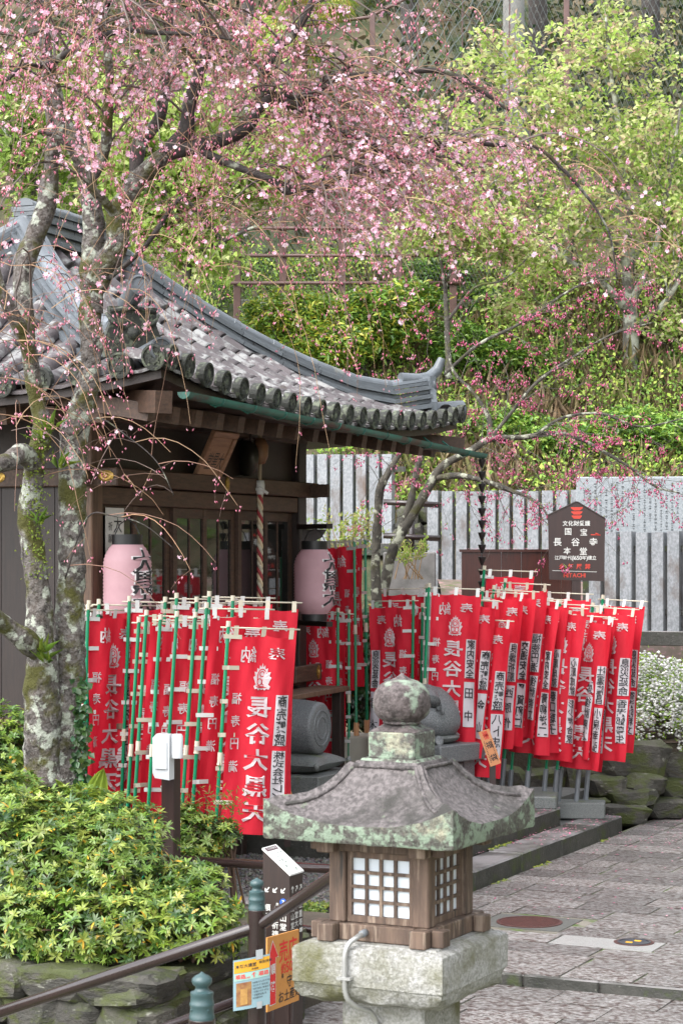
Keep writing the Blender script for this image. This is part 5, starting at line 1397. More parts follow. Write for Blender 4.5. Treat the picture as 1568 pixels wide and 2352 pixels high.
RH = [(.3, .42, .05), (.42, .48, .07), (.18, .32, .05), (.1, .2, .04), (.5, .46, .07), (.22, .36, .05)]
DG = [(.13, .27, .045), (.19, .34, .05), (.27, .41, .06), (.08, .17, .035)]
bush('yellow green rhododendron shrub right above the curved roof ridge', [(680, 735, 41.5, 130, 70), (760, 790, 41, 100, 55)], 900, RH)
bush('dark glossy shrub with yellow tips above the roof corner', [(860, 740, 42, 120, 85), (930, 690, 42.5, 90, 50)], 900, RH + DG)
bush('leafy green shrub low on the slope behind the red board', [(1150, 985, 41, 120, 45), (1300, 1010, 40.5, 110, 40)], 420, DG + [(.3, .42, .08)])
bush('leafy green shrub low on the slope above the inscribed slab', [(1450, 985, 41, 130, 50), (1560, 1010, 40.5, 80, 50)], 420, DG + [(.3, .42, .08)])
bush('bright green shrub on the slope right of the roof horn', [(1150, 850, 43, 110, 70), (1060, 800, 42.5, 80, 60)], 800, DG + [(.2, .32, .05)])
bush('mid green broad shrub under the lime green tree at right', [(1300, 840, 44, 130, 70), (1420, 890, 43.5, 110, 50)], 850, DG + [(.22, .34, .05)])
bush('low green shrub at the right edge of the slope', [(1540, 870, 43.5, 90, 60)], 420, DG + [(.2, .3, .05)])
bush('dull green shrub between fence and cherry top', [(1000, 640, 45, 90, 60), (1090, 700, 44.5, 70, 50)], 500, DG + [(.14, .18, .05)])
bush('yellow leaved shrub behind the brown rail fence', [(600, 640, 46, 120, 60), (780, 620, 46, 120, 60)], 350, RH)

LBK = M('bark_pale_lichen', (.16, .15, .12), (.07, .065, .055), 6, .85, .02, 20, c3=(.4, .41, .34), c3s=4, c3t=.52, c3w=.1)
# lime green young-leaved trees
def lime_tree(lab, trunk, limbs, blobs_, n, cols, L, W, r0, nleaf=10, spread=.13, hang=.3, bark=None, grp='young-leaved trees on the slope', kids=4):
    b0 = Vector(trunk[0]); t = thing('leafy_tree', lab, 'tree', b0, 0, grp)
    mb = MB(); branchy(mb, trunk, r0, r0*.55, 9); obj('trunk', mb, bark or BARK, t, smooth=True, world=True)
    mb = MB(); tips = []
    for l in limbs: branchy(mb, l, r0*.5, r0*.12, 6, kids=kids, klen=1.3, tips=tips, depth=2)
    obj('limbs', mb, bark or BARK, t, smooth=True, world=True, kind='stuff')
    cents = [P(b[0], b[1], b[2]) for b in blobs_]; radii = [(b[3]/F*b[2], b[3]/F*b[2]*.8, b[4]/F*b[2]) for b in blobs_]
    pr = clumps(cents, radii, n, nleaf, spread, L, W, cols, hang=hang, shell=.1)
    if tips:
        tp = np.array([tuple(p) for p in tips]); k = 6
        q = np.repeat(tp, k, 0) + rng.normal(0, .1, (len(tp)*k, 3))
        pr.append(leafmesh(q, rdirs(len(q)) - np.array([0, 0, hang]), rdirs(len(q)) + np.array([0, -.3, .8]), L*rng.uniform(.6, 1.1, len(q)), W, pal(len(q), cols)))
    into('crown', pr, LEAF, t)
LIME = [(.4, .52, .12), (.5, .6, .2), (.33, .47, .1), (.57, .62, .27), (.24, .36, .07)]
LIMEP = LIME + [(.56, .5, .28), (.54, .38, .28), (.6, .63, .32)]
T0 = [P(1440, 925, 43.5), P(1448, 800, 43.5), P(1445, 690, 43.4), P(1442, 600, 43.3)]
lime_tree('tall lime green tree with lichened forked trunk at right', T0,
          [[P(1442, 620, 43.3), P(1400, 540, 43), P(1345, 430, 42.6), P(1280, 300, 42.2), P(1225, 180, 42)], [P(1444, 640, 43.3), P(1445, 500, 43.2), P(1425, 330, 43), P(1400, 150, 43), P(1390, 40, 43)],
           [P(1446, 700, 43.4), P(1500, 580, 43), P(1535, 420, 42.6), P(1560, 250, 42.6)], [P(1445, 720, 43.4), P(1370, 640, 42.6), P(1290, 590, 42), P(1180, 500, 41.6), P(1110, 380, 41.5)], [P(1450, 760, 43.5), P(1530, 690, 43), P(1600, 560, 42.8)]],
          [(1130, 130, 42, 110, 60), (1230, 230, 42, 130, 110), (1360, 110, 43, 130, 110), (1490, 130, 43, 110, 90), (1330, 330, 42.5, 150, 110), (1480, 330, 43, 130, 120), (1200, 420, 41.7, 130, 110), (1350, 520, 42.5, 130, 100), (1520, 520, 43, 90, 110), (1090, 300, 41.6, 70, 60), (1250, 620, 42, 110, 70), (1180, 690, 42, 90, 60), (1530, 740, 43, 70, 60)],
          860, LIMEP, .14, .08, .2, kids=7, bark=LBK)
lime_tree('slender lime leaved tree in the middle, grey stems behind the blossoms', [P(1030, 870, 40.5), P(1026, 760, 40.5), P(1022, 640, 40.5)],
          [[P(1024, 680, 40.5), P(1010, 590, 40.3), P(985, 480, 40.1), P(1000, 380, 40)], [P(1022, 650, 40.5), P(1060, 560, 40.2), P(1090, 470, 40), P(1150, 400, 40)], [P(1026, 740, 40.5), P(1090, 660, 40.2), P(1160, 640, 40), P(1240, 560, 40)]],
          [(1010, 430, 40.2, 100, 80), (1090, 520, 40.2, 110, 80), (960, 530, 40.2, 80, 60), (1190, 560, 40.2, 90, 60)], 380, LIMEP, .15, .07, .07)
lime_tree('bright lime tree behind the left part of the hall roof', [P(420, 820, 40), P(430, 620, 40), P(440, 480, 40)],
          [[P(435, 560, 40), P(380, 440, 39.6), P(330, 330, 39.4), P(300, 220, 39.4)], [P(440, 500, 40), P(520, 400, 39.7), P(600, 330, 39.6), P(660, 300, 39.6)], [P(438, 520, 40), P(450, 380, 39.7), P(470, 260, 39.6)], [P(432, 600, 40), P(540, 540, 39.6), P(640, 500, 39.6)]],
          [(330, 330, 39.6, 110, 90), (430, 400, 39.8, 130, 100), (540, 400, 39.8, 120, 80), (640, 370, 40, 100, 65), (360, 520, 40, 120, 90), (460, 580, 40, 90, 90), (260, 430, 39.8, 80, 90), (420, 260, 40, 120, 60)],
          1150, LIME, .145, .105, .12, hang=.6)
lime_tree('shaded green tree at the far left behind the cherry trunks', [P(60, 700, 41), P(80, 520, 41), P(90, 400, 41)], [[P(85, 470, 41), P(30, 350, 41), P(0, 250, 41)], [P(90, 420, 41), P(150, 320, 41), P(210, 230, 41)]],
          [(60, 330, 41, 110, 110), (170, 300, 41.3, 110, 110), (120, 460, 41, 100, 80), (20, 180, 41.5, 110, 90), (200, 160, 42, 110, 80)], 560, LIME[2:] + [(.2, .3, .05), (.14, .2, .05)], .15, .09, .12)
lime_tree('leafy tree with fresh yellow green crown at the right edge', [P(1570, 900, 46), P(1575, 760, 46), P(1580, 600, 46)], [[P(1578, 640, 46), P(1540, 480, 45.6), P(1510, 360, 45.4)], [P(1580, 600, 46), P(1620, 420, 46), P(1640, 250, 46)]],
          [(1540, 420, 45.6, 90, 120), (1600, 600, 46, 110, 120), (1560, 720, 45.5, 90, 70), (1640, 300, 46, 100, 160)], 500, LIME + DG, .15, .08, .14)
# pale grey big trunks high on the slope
def big_trunk(lab, pts, r0, r1, m):
    t = thing('tree_trunk', lab, 'tree', Vector(pts[0]), 0, 'bare grey trunks on the slope')
    mb = MB(); branchy(mb, pts, r0, r1, 12, wob=.04); obj('trunk', mb, m, t, smooth=True, world=True)
    mb = MB()
    for k in range(4):
        p = Vector(pts[-1]).lerp(Vector(pts[0]), rnd.uniform(0, .3)); branchy(mb, [p, p + Vector((rnd.uniform(-1.5, 1.5), rnd.uniform(-1, 1), 1)), p + Vector((rnd.uniform(-2.5, 2.5), rnd.uniform(-1, 1), 2.6))], r1*.4, .03, 6)
    obj('limbs', mb, m, t, smooth=True, world=True, kind='stuff')
PALEB = M('bark_pale', (.23, .225, .21), (.15, .145, .135), 4, .8, .01, 20, c3=(.16, .13, .11), c3s=3, c3t=.6)
big_trunk('thick pale grey trunk standing high behind the lime green crown', [P(1190, 560, 50), P(1186, 300, 50), P(1178, 60, 50), P(1180, -200, 50), P(1185, -420, 50)], .3, .22, PALEB)
big_trunk('brown mossy trunk beside the pale trunk at the top', [P(1250, 420, 51), P(1235, 150, 51), P(1232, -100, 51), P(1236, -400, 51)], .26, .2, BARK_D)
big_trunk('dim brown trunk at the top right behind the mesh fence', [P(1480, 420, 53), P(1490, 100, 53), P(1488, -200, 53), P(1490, -420, 53)], .25, .2, BARK_D)
for i, (x, y) in enumerate(((80, 420), (560, 380), (930, 300), (330, 380))):
    big_trunk(['dark trunk deep behind the cherry at upper left', 'dark trunk behind the blossoms left of the palm', 'dark trunk behind the mesh fence left of the lime tree', 'dark trunk behind the bright lime tree'][i], [P(x, y, 53 + i), P(x + 8, y - 300, 53 + i), P(x + 3, y - 700, 53 + i)], .22, .17, BARK_D)

# fan palm
pc = P(690, 60, 47)
t = thing('fan_palm', 'fan palm with hanging yellow green fronds at the top', 'palm tree', (pc.x, pc.y, hill_z(pc.x, pc.y)))
mb = MB(); branchy(mb, [Vector((pc.x, pc.y, hill_z(pc.x, pc.y) - .3)), pc + Vector((0, 0, -1.0)), pc], .16, .15, 10, wob=.12); obj('trunk', mb, M('palm_fibre', (.13, .085, .05), (.07, .045, .03), 12, .9, .03, 20), t, smooth=True, world=True)
for k in range(13):
    a = rnd.uniform(0, 6.28) if k > 7 else R(-170 + 40*k); el = rnd.uniform(-.5, .7)
    dv = Vector((math.cos(a), math.sin(a)*.8, el)).normalized()
    root = pc; hub = pc + dv*rnd.uniform(.55, .85)
    mb = MB(); mb.tube([root, root.lerp(hub, .5) + Vector((0, 0, .06)), hub], .014, 5)
    fr = obj('frond', mb, M('palm_stalk', (.22, .26, .06), rough=.5), t, world=True)
    n = 26; ang = np.linspace(-2.0, 2.0, n); s = dv.cross(Vector((0, 0, 1))).normalized()
    base = np.repeat(np.array([tuple(hub)]), n, 0)
    d = np.array([tuple(dv*math.cos(q) + s*math.sin(q)) for q in ang]); L = .62*(1 - .12*np.abs(ang))
    mid = base + d*L[:, None]*.55
    cc = pal(n, [(.3, .36, .07), (.38, .4, .08), (.45, .4, .08), (.18, .28, .05)])
    upn = np.repeat(np.array([[0, 0, 1.]]), n, 0)
    into('fan', [leafmesh(base, d, upn, L*.75, .05, cc, fold=.2), leafmesh(mid, d*.7 - np.array([0, 0, .75]), upn + d, L*.75, .04, cc, fold=.2)], LEAF, t)

# fences on the slope
FEN = M('fence_brown', (.13, .07, .062), (.095, .052, .046), 4, .5)
WIRE = M('fence_wire', (.17, .19, .185), rough=.5, metal=.3)
t = thing('mesh_fence', 'tall wire mesh fence with brown posts at the top of the slope', 'mesh fence', (P(855, 170, 48).x, 48, P(855, 170, 48).z))
for x, y0, y1 in ((855, 30, 190), (400, -40, 100), (1300, -140, 40), (1700, -240, -60)):
    p = P(x, y1, 48); q = P(x, y0, 48); mb = MB(); mb.box((p.x - .06, 47.94, p.z - 3.2), (p.x + .06, 48.06, q.z), bev=.01); obj('post', mb, FEN, t, world=True)
mb = MB(); mb.tube([P(300, 110, 48), P(845, 40, 48), P(945, -10, 48), P(1700, -250, 48)], .04, 6); obj('top_rail', mb, FEN, t, smooth=True, world=True)
for x in (960, 1062, 1170): 
    mb = MB(); mb.tube([P(x, -40, 48.1), P(x - 3, 420, 48.1)], .018, 5); obj('stay', mb, FEN, t, world=True)
mb = MB()
for k in range(11):
    y = 60 + 42*k; mb.tube([P(858 + 5*i, y - 6.8*i*(1 + .02*k) + 8*math.sin(i*.5), 48.05) for i in range(0, 150, 6)], .012, 4)
obj('strand_wire', mb, WIRE, t, world=True, kind='stuff')
mb = MB()
for k in range(60):
    x = 860 + 14*k
    mb.tube([P(x, -60, 48.02), P(x + 240, 480, 48.02)], .005, 3); mb.tube([P(x, 480, 48.02), P(x + 240, -60, 48.02)], .005, 3)
obj('wire_mesh', mb, WIRE, t, world=True, kind='stuff')
t = thing('rail_fence', 'brown post and rail fence with mesh half way up the slope', 'rail fence', (P(650, 690, 44).x, 44, P(650, 690, 44).z))
for x, y0 in ((545, 485), (650, 490), (785, 500), (915, 505), (1040, 515)):
    p = P(x, 700, 44); q = P(x, y0, 44); mb = MB(); mb.box((p.x - .075, 43.93, p.z - .6), (p.x + .075, 44.07, q.z), bev=.01); obj('post', mb, FEN, t, world=True)
for y in (522, 585, 648):
    mb = MB(); mb.tube([P(530, y + 2, 43.9), P(1060, y - 6 + 8, 43.9)], .038, 6); obj('rail', mb, FEN, t, smooth=True, world=True)
mb = MB()
for k in range(70):
    x = 470 + 9*k; mb.tube([P(x, 500, 44.1), P(x + 90, 690, 44.1)], .005, 3); mb.tube([P(x, 690, 44.1), P(x + 90, 500, 44.1)], .005, 3)
obj('wire_mesh', mb, WIRE, t, world=True, kind='stuff')
p, q = P(540, 690, 44.4), P(1110, 690, 44.4)
t = thing('concrete_kerb_wall', 'low grey concrete wall under the brown fence on the slope', 'wall', (p.x, 44.4, p.z - 1))
mb = MB(); mb.box((p.x, 44.2, p.z - 1.6), (q.x, 44.6, p.z), bev=.02); obj('wall', mb, M('weathered_concrete', (.3, .29, .27), (.2, .2, .17), 2, .8, .006, 20, c3=(.1, .12, .05), c3s=1.5, c3t=.57), t, world=True)
t = thing('rail_fence', 'short brown pipe rails behind the leaning cherry stems', 'rail fence', P(950, 1240, 35.2))
for y in (1157, 1234): mb = MB(); mb.tube([P(880, y - 4, 35.2), P(1010, y + 3, 35.2)], .05, 8); obj('rail', mb, RAILP, t, smooth=True, world=True)
q = P(945, 1140, 35.3); mb = MB(); mb.tube([(q.x, q.y, q.z - 1.5), q], .05, 8); obj('post', mb, RAILP, t, smooth=True, world=True)

# ---------------------------------------------------------------- weeping cherry in front of the hall
CB = M('cherry_bark', (.095, .076, .064), (.022, .018, .015), 11, .85, .06, 16, c3=(.34, .36, .3), c3s=9, c3t=.555, c3w=.05, c4=(.06, .058, .008), c4s=3.6, c4t=.545, fine=(30, (.15, .135, .125)))
CBD = M('cherry_limb_bark', (.042, .032, .029), (.017, .014, .013), 9, .8, .016, 22, c3=(.2, .21, .165), c3s=7, c3t=.61, c4=(.045, .043, .011), c4s=4, c4t=.62)
TWC = M('cherry_twig', (1, 1, 1), rough=.6, attr=True)
FLOW = M('cherry_flower', (1, 1, 1), rough=.6, attr=True, trans=.35)
cb = P(125, 1860, 17.3); cb.z = .3
cherry = thing('weeping_cherry', 'large weeping cherry with mossy twin trunk and pink blossoms at left', 'cherry tree', cb)
def Pl(lst): return [P(*q) for q in lst]
px = 17.3/F
trunks = [  # (points, r0, r1) radii in view pixels
    ([(118, 1900, 17.3), (125, 1760, 17.3), (135, 1660, 17.3), (155, 1540, 17.3), (160, 1400, 17.3), (168, 1250, 17.3), (166, 1130, 17.3), (172, 990, 17.3), (198, 900, 17.3), (210, 810, 17.3), (207, 730, 17.3), (216, 660, 17.3), (240, 610, 17.25), (268, 560, 17.2), (276, 480, 17.2), (320, 410, 17.1), (385, 352, 17.0)], [66, 60, 52, 40, 32, 30, 31, 31, 26, 24, 25, 27, 30, 27, 24, 22, 20]),
    ([(105, 1800, 17.2), (98, 1620, 17.15), (95, 1480, 17.1), (85, 1320, 17.1), (66, 1190, 17.1), (80, 1080, 17.1), (98, 985, 17.1), (80, 890, 17.1), (66, 800, 17.0), (40, 740, 16.9), (8, 680, 16.8), (-30, 560, 16.8)], [46, 44, 34, 27, 25, 24, 22, 19, 17, 16, 14, 12]),
    ([(80, 910, 17.15), (55, 690, 17.3), (62, 590, 17.4), (102, 490, 17.5), (118, 390, 17.5), (123, 308, 17.5), (112, 200, 17.6), (103, 60, 17.7), (95, -150, 17.8), (60, -420, 18)], [16, 20, 25, 24, 19, 16, 15, 13, 11, 6]),
    ([(214, 720, 17.3), (212, 615, 17.3), (216, 515, 17.35), (196, 400, 17.4), (190, 335, 17.4), (146, 285, 17.4), (120, 185, 17.4), (103, 100, 17.4), (97, 0, 17.4), (110, -250, 17.4)], [24, 26, 24, 23, 25, 21, 16, 13, 11, 6]),
    ([(205, 420, 17.4), (240, 345, 17.3), (247, 270, 17.2), (252, 170, 17.2), (240, 30, 17.2), (250, -150, 17.2)], [14, 13, 12, 10, 8, 5]),
    ([(270, 500, 17.2), (235, 455, 17.0), (205, 425, 16.9), (150, 330, 16.7), (90, 300, 16.5)], [12, 11, 9, 6, 3]),
    ([(95, 1500, 17.1), (55, 1470, 16.9), (18, 1440, 16.8), (-30, 1400, 16.6)], [28, 25, 22, 18]),
    ([(88, 1080, 17.1), (50, 1040, 16.9), (20, 1060, 16.7), (-30, 1072, 16.5)], [20, 22, 20, 16]),
]
limbs = [
    ([(310, 420, 17.1), (322, 330, 17.2), (368, 268, 17.3), (385, 160, 17.4), (392, 20, 17.5), (400, -140, 17.6)], [18, 16, 13, 9, 7, 4]),
    ([(375, 360, 17.0), (428, 300, 17.0), (434, 245, 17.0), (462, 155, 17.0), (478, 90, 17.0), (458, 0, 17.0), (440, -160, 17.0)], [18, 17, 16, 14, 12, 10, 5]),
    ([(385, 352, 17.0), (441, 340, 17.0), (513, 318, 17.0), (569, 290, 17.0), (592, 254, 17.0), (630, 224, 17.0), (682, 244, 17.0), (728, 216, 17.05), (772, 184, 17.1), (815, 175, 17.1), (918, 166, 17.2), (1010, 163, 17.3), (1072, 190, 17.3), (1123, 221, 17.3), (1169, 254, 17.3)], [20, 17, 17, 15, 12, 12, 12, 10, 8, 8, 7.5, 7, 6, 5, 4]),
    ([(590, 262, 17.0), (610, 160, 17.1), (640, 105, 17.2), (668, 85, 17.2), (712, 15, 17.3), (760, -120, 17.4)], [9, 11, 10, 10, 9, 5]),
    ([(455, 345, 17.0), (533, 378, 16.9), (615, 411, 16.8), (666, 440, 16.8), (728, 434, 16.8), (772, 412, 16.8), (822, 388, 16.9), (918, 393, 17.0)], [9, 9, 9, 10, 9, 8, 7, 4]),
    ([(690, 250, 17.0), (760, 295, 17.1), (840, 330, 17.2), (930, 372, 17.3), (994, 346, 17.3), (1041, 325, 17.3), (1123, 332, 17.3), (1226, 338, 17.4), (1280, 378, 17.4), (1343, 446, 17.4), (1380, 500, 17.4), (1402, 550, 17.4), (1416, 640, 17.4)], [7, 7, 6, 6, 6, 5.5, 5, 5, 4.5, 4, 3, 2.5, 1.5]),
    ([(728, 216, 17.05), (742, 186, 17.0), (790, 160, 17.0), (815, 142, 17.0)], [8, 7, 5, 3]),
    ([(595, 205, 16.9), (640, 215, 16.9), (690, 225, 16.9), (740, 200, 16.9)], [4, 5, 5, 4]),
    ([(110, 150, 17.3), (150, 125, 17.0), (210, 95, 16.8), (280, 70, 16.6), (360, 75, 16.5), (460, 80, 16.5), (560, 95, 16.5)], [8, 8, 7, 6, 5, 4, 2]),
    ([(120, 160, 17.4), (60, 150, 17.0), (20, 180, 16.8), (-30, 215, 16.6)], [7, 6, 5, 4]),
    ([(250, 640, 17.2), (330, 570, 17.0), (400, 470, 16.9), (425, 460, 16.9), (470, 500, 16.9), (520, 560, 16.9)], [6, 6, 5, 4, 3, 1.5]),
    ([(97, 20, 17.4), (20, -60, 17.2), (-60, -70, 17.0)], [8, 6, 4]), ([(460, 10, 17), (560, -70, 16.8), (680, -90, 16.7), (820, -40, 16.7), (900, 40, 16.7)], [8, 7, 6, 4, 2]),
    ([(240, 20, 17.2), (330, -90, 17.0), (450, -130, 16.9), (600, -100, 16.8)], [7, 6, 5, 3]),
    ([(150, 1330, 17.1), (200, 1190, 16.9), (260, 1185, 16.8), (330, 1205, 16.7), (400, 1260, 16.6)], [1.6, 2, 1.7, 1.2, .7]),
    ([(180, 1000, 17.1), (225, 960, 16.9), (290, 1000, 16.8), (360, 1060, 16.7), (400, 1140, 16.7)], [2, 2, 1.6, 1.2, .7]),
]
def smooth_path(pts, rad, sub=4):
    out, rr = [], []
    for i in range(len(pts)-1):
        p0 = pts[max(0, i-1)]; p1 = pts[i]; p2 = pts[i+1]; p3 = pts[min(len(pts)-1, i+2)]
        for k in range(sub):
            t = k/sub
            out.append(.5*((2*p1) + (p2-p0)*t + (2*p0-5*p1+4*p2-p3)*t*t + (3*p1-p0-3*p2+p3)*t**3)); rr.append(rad[i] + (rad[i+1] - rad[i])*t)
    return out + [pts[-1]], rr + [rad[-1]]
all_paths = []
def knobby(mb, pts, rad, n, sub=5):
    pts, rad = smooth_path(pts, rad, sub)
    v0 = len(mb.v); mb.tube(pts, rad, n)
    for i in range(v0, len(mb.v)):
        k = (i - v0)//n
        if k >= len(pts): break
        c = pts[k]; q = Vector(mb.v[i]) - c
        f = 1 + .14*nz(mb.v[i], 7) + .09*nz(mb.v[i], 19, 4) + .06*nz((mb.v[i][0]*2, mb.v[i][1]*2, mb.v[i][2]*.6), 40, 9)
        mb.v[i] = tuple(c + q*f)
    return pts, rad
for pts, rad in trunks:
    mb = MB(); q = knobby(mb, Pl(pts), [r*px for r in rad], 30 if rad[0] > 20 else 14, 12 if rad[0] > 20 else 5); all_paths.append(q)
    obj('trunk', mb, CB, cherry, smooth=True, world=True)
for pts, rad in limbs:
    mb = MB(); q = knobby(mb, Pl(pts), [r*px for r in rad], 10); all_paths.append(q)
    obj('limb', mb, CBD, cherry, smooth=True, world=True)

class Flowers:
    def __init__(s): s.bp, s.bd, s.bs, s.bc = [], [], [], []; s.fp, s.fs, s.fc = [], [], []
    def bud(s, p, size, c): s.bp.append(tuple(p)); s.bs.append(size); s.bc.append(c)
    def bloom(s, p, size, c): s.fp.append(tuple(p)); s.fs.append(size); s.fc.append(c)
    def build(s, name, mat, parent):
        pr = []
        if s.bp:
            p = np.array(s.bp); n = len(p); z = np.array(s.bs)
            v = octv[None]*(1 + rng.uniform(-.2, .2, (n, 6, 3)))*z[:, None, None]*np.array([.42, .42, .95])
            t = rng.normal(0, .35, (n, 2)); v = v.copy()
            v[:, :, 0] += v[:, :, 2]*t[:, :1]; v[:, :, 1] += v[:, :, 2]*t[:, 1:]
            v += p[:, None]; f = octf[None] + (np.arange(n)*6)[:, None, None]
            pr.append((v.reshape(-1, 3), f.reshape(-1, 3), np.repeat(np.array(s.bc), 6, 0)))
        if s.fp:
            p = np.array(s.fp); n = len(p); z = np.array(s.fs)
            ax = unit(rng.normal(0, 1, (n, 3)) + np.array([0, -.8, -.5])); a = unit(np.cross(ax, rdirs(n))); b = np.cross(ax, a)
            P5, N5, L5, C5 = [], [], [], []
            for k in range(5):
                an = 2*math.pi*k/5; d = a*math.cos(an) + b*math.sin(an) + ax*.35
                pr.append(leafmesh(p, d, ax, z, z*.85, np.array(s.fc), fold=-.15, droop=-.15))
        into(name, pr, mat, parent)
        return sum(len(q[1]) for q in pr)
class Twigs:
    def __init__(s): s.v, s.f, s.c, s.n = [], [], [], 0
    def add(s, pts, r0, r1, col):
        m = len(pts); A = np.array([tuple(p) for p in pts]); t = np.gradient(A, axis=0); t = unit(t)
        a = unit(np.cross(t, np.array([.3, 1, .2]))); b = np.cross(t, a); r = np.linspace(r0, r1, m)[:, None]
        ring = np.stack([A + r*(a*math.cos(k*2.0944) + b*math.sin(k*2.0944)) for k in range(3)], 1)
        i = np.arange(m - 1)[:, None]*3
        f = np.concatenate([np.concatenate([i + k, i + (k+1) % 3, i + 3 + (k+1) % 3, i + 3 + k], 1) for k in range(3)])
        s.v.append(ring.reshape(-1, 3)); s.f.append(f + s.n); s.c.append(np.repeat(np.array([col]), m*3, 0)); s.n += m*3
    def build(s, name, mat, parent):
        v = np.concatenate(s.v) - np.array(wmat(parent).translation)
        o = link(name, mesh_np(name, v, np.concatenate(s.f), mat, np.concatenate(s.c)), parent); o['kind'] = 'stuff'; return o
PINK_B = [(.64, .22, .31), (.72, .32, .41), (.58, .14, .23), (.76, .42, .5), (.68, .3, .37)]
PINK_F = [(.86, .6, .71), (.82, .52, .64), (.9, .72, .8), (.8, .46, .59)]
TW = [(.2, .11, .075), (.28, .16, .09), (.13, .09, .075), (.33, .21, .12)]
fl, tw = Flowers(), Twigs()
def vj(c, j=.12): k = rnd.uniform(1 - j, 1 + j); return (min(1, c[0]*k), min(1, c[1]*k), min(1, c[2]*k))
def hang_twig(p, L, out, bloomy=.15, dens=1.0, sag=.34, size=1.0):
    d = (Vector((rnd.uniform(-1, 1), rnd.uniform(-1, 1)*.8, rnd.uniform(-.1, .6))) + out).normalized()
    n = max(5, int(L/.14)); st = L/n; pts = [p]
    for k in range(n):
        d = (d + Vector((rnd.gauss(0, .08), rnd.gauss(0, .08), -sag))).normalized(); pts.append(pts[-1] + d*st)
    tw.add(pts, .0042, .0015, vj(rnd.choice(TW), .3))
    tuft = rnd.random() < .5
    for i in range(1, len(pts)):
        q = pts[i]
        if rnd.random() > dens*(.4 + .5*i/n): continue
        bl = bloomy*(1.6 if i < n*.6 else .5)*(1.6 if nz(q, 1.6, 3) > .15 else .45)
        for _ in range(rnd.randint(2, 4)):
            o_ = Vector((rnd.uniform(-.03, .03), rnd.uniform(-.03, .03), -rnd.uniform(.01, .055)))
            if rnd.random() < bl: fl.bloom(q + o_, rnd.uniform(.016, .024)*size, vj(rnd.choice(PINK_F)))
            else: fl.bud(q + o_, rnd.uniform(.010, .017)*size, vj(rnd.choice(PINK_B), .2))
    for _ in range(rnd.randint(0, 2)):             # short side spurs
        i = rnd.randrange(1, len(pts)); dd = Vector((rnd.uniform(-1, 1), rnd.uniform(-.6, .6), -.5)).normalized(); sp = [pts[i] + dd*k*.07 for k in range(4)]
        sp[3].z -= .03; tw.add(sp, .0025, .0012, vj(rnd.choice(TW), .3))
        for q in sp[1:]:
            for _ in range(2): fl.bud(q + Vector((rnd.uniform(-.02, .02), rnd.uniform(-.02, .02), -.02)), rnd.uniform(.010, .016)*size, vj(rnd.choice(PINK_B), .2))
    return pts
def pick(pi, a=0., b=1.):
    pts, rad = all_paths[pi]; i = rnd.randrange(int(a*(len(pts)-1)), max(int(a*(len(pts)-1)) + 1, int(b*(len(pts)-1)))); t = rnd.random()
    return pts[i].lerp(pts[i+1], t)
def arch(p, L, up=.9, side=None):
    d = Vector((rnd.uniform(-1, 1), rnd.uniform(-1, .6), up)).normalized()
    if side is not None: d = (d + side).normalized()
    pts = [p]
    for k in range(9):
        d = (d + Vector((rnd.gauss(0, .12), rnd.gauss(0, .12), -.2 - .02*k))).normalized(); pts.append(pts[-1] + d*L/9)
    tw.add(pts, .013, .004, vj((.1, .075, .065), .3))
    return pts
nt = len(trunks)
upper = [(2, .35, 1), (3, .4, 1), (4, .1, 1), (nt+0, .2, 1), (nt+1, .2, 1), (nt+3, .1, 1), (nt+8, 0, 1), (nt+8, 0, 1), (nt+9, 0, 1), (nt+11, 0, .4), (nt+12, 0, .5), (nt+12, 0, .5), (nt+13, 0, 1), (nt+13, 0, 1), (1, .7, 1), (5, .3, 1)]
for k in range(84):                               # the curtain at the upper left
    pi, a, b = rnd.choice(upper); A = arch(pick(pi, a, b), rnd.uniform(.7, 1.9))
    for j in range(5): hang_twig(rnd.choice(A[2:]), rnd.uniform(.5, 1.5), Vector((0, 0, 0)), .34, 1.0, size=1.18)
for k in range(55):
    pi, a, b = rnd.choice(upper); hang_twig(pick(pi, a, b), rnd.uniform(.6, 1.9), Vector((0, 0, .2)), .32, .9, size=1.15)
for k in range(74):                               # blossom-laden boughs in the middle and right
    pi, a, b = rnd.choice([(nt+4, .2, 1), (nt+4, .4, 1), (nt+5, .05, .55), (nt+5, .1, .5), (nt+2, .35, .62), (nt+6, 0, 1), (nt+7, 0, 1)])
    A = arch(pick(pi, a, b), rnd.uniform(.4, 1.2), .5, Vector((.4, -.1, 0)))
    for j in range(5): hang_twig(rnd.choice(A[1:]), rnd.uniform(.4, 1.05), Vector((.35, 0, 0)), .75, 1.0, .26, size=1.15)
for k in range(46): hang_twig(pick(nt+5, .42, 1), rnd.uniform(.4, 1.3), Vector((.3, 0, .3)), .16, .55)
for k in range(26): hang_twig(pick(nt+2, .66, 1), rnd.uniform(.25, .7), Vector((.2, 0, .5)), .05, .12)
for k in range(40): hang_twig(pick(nt+2, .05, .5), rnd.uniform(.5, 1.3), Vector((.1, 0, .2)), .12, .7)
for k in range(70):                                # long strands over the roof and the eave
    q = P(rnd.uniform(250, 700), rnd.uniform(560, 760), rnd.uniform(16.2, 17.4)); p = pick(rnd.choice([nt+4, nt+10, nt+2, nt+4]), 0, .8)
    p = p.lerp(q, rnd.uniform(.1, .6)); pts = hang_twig(p, rnd.uniform(1.0, 2.1), Vector((rnd.uniform(-.3, .5), 0, .2)), .1, .8, .3)
for k in range(20):                                # low strands round the trunk and before the doors
    pi = rnd.choice([0, 1, nt+14, nt+15, nt+15, nt+14]); p = pick(pi, *( (.35, .7) if pi < 2 else (0, 1)))
    hang_twig(p, rnd.uniform(.5, 1.3), Vector((rnd.uniform(-.4, .9), -.4, .3)), .06, .75, .2)
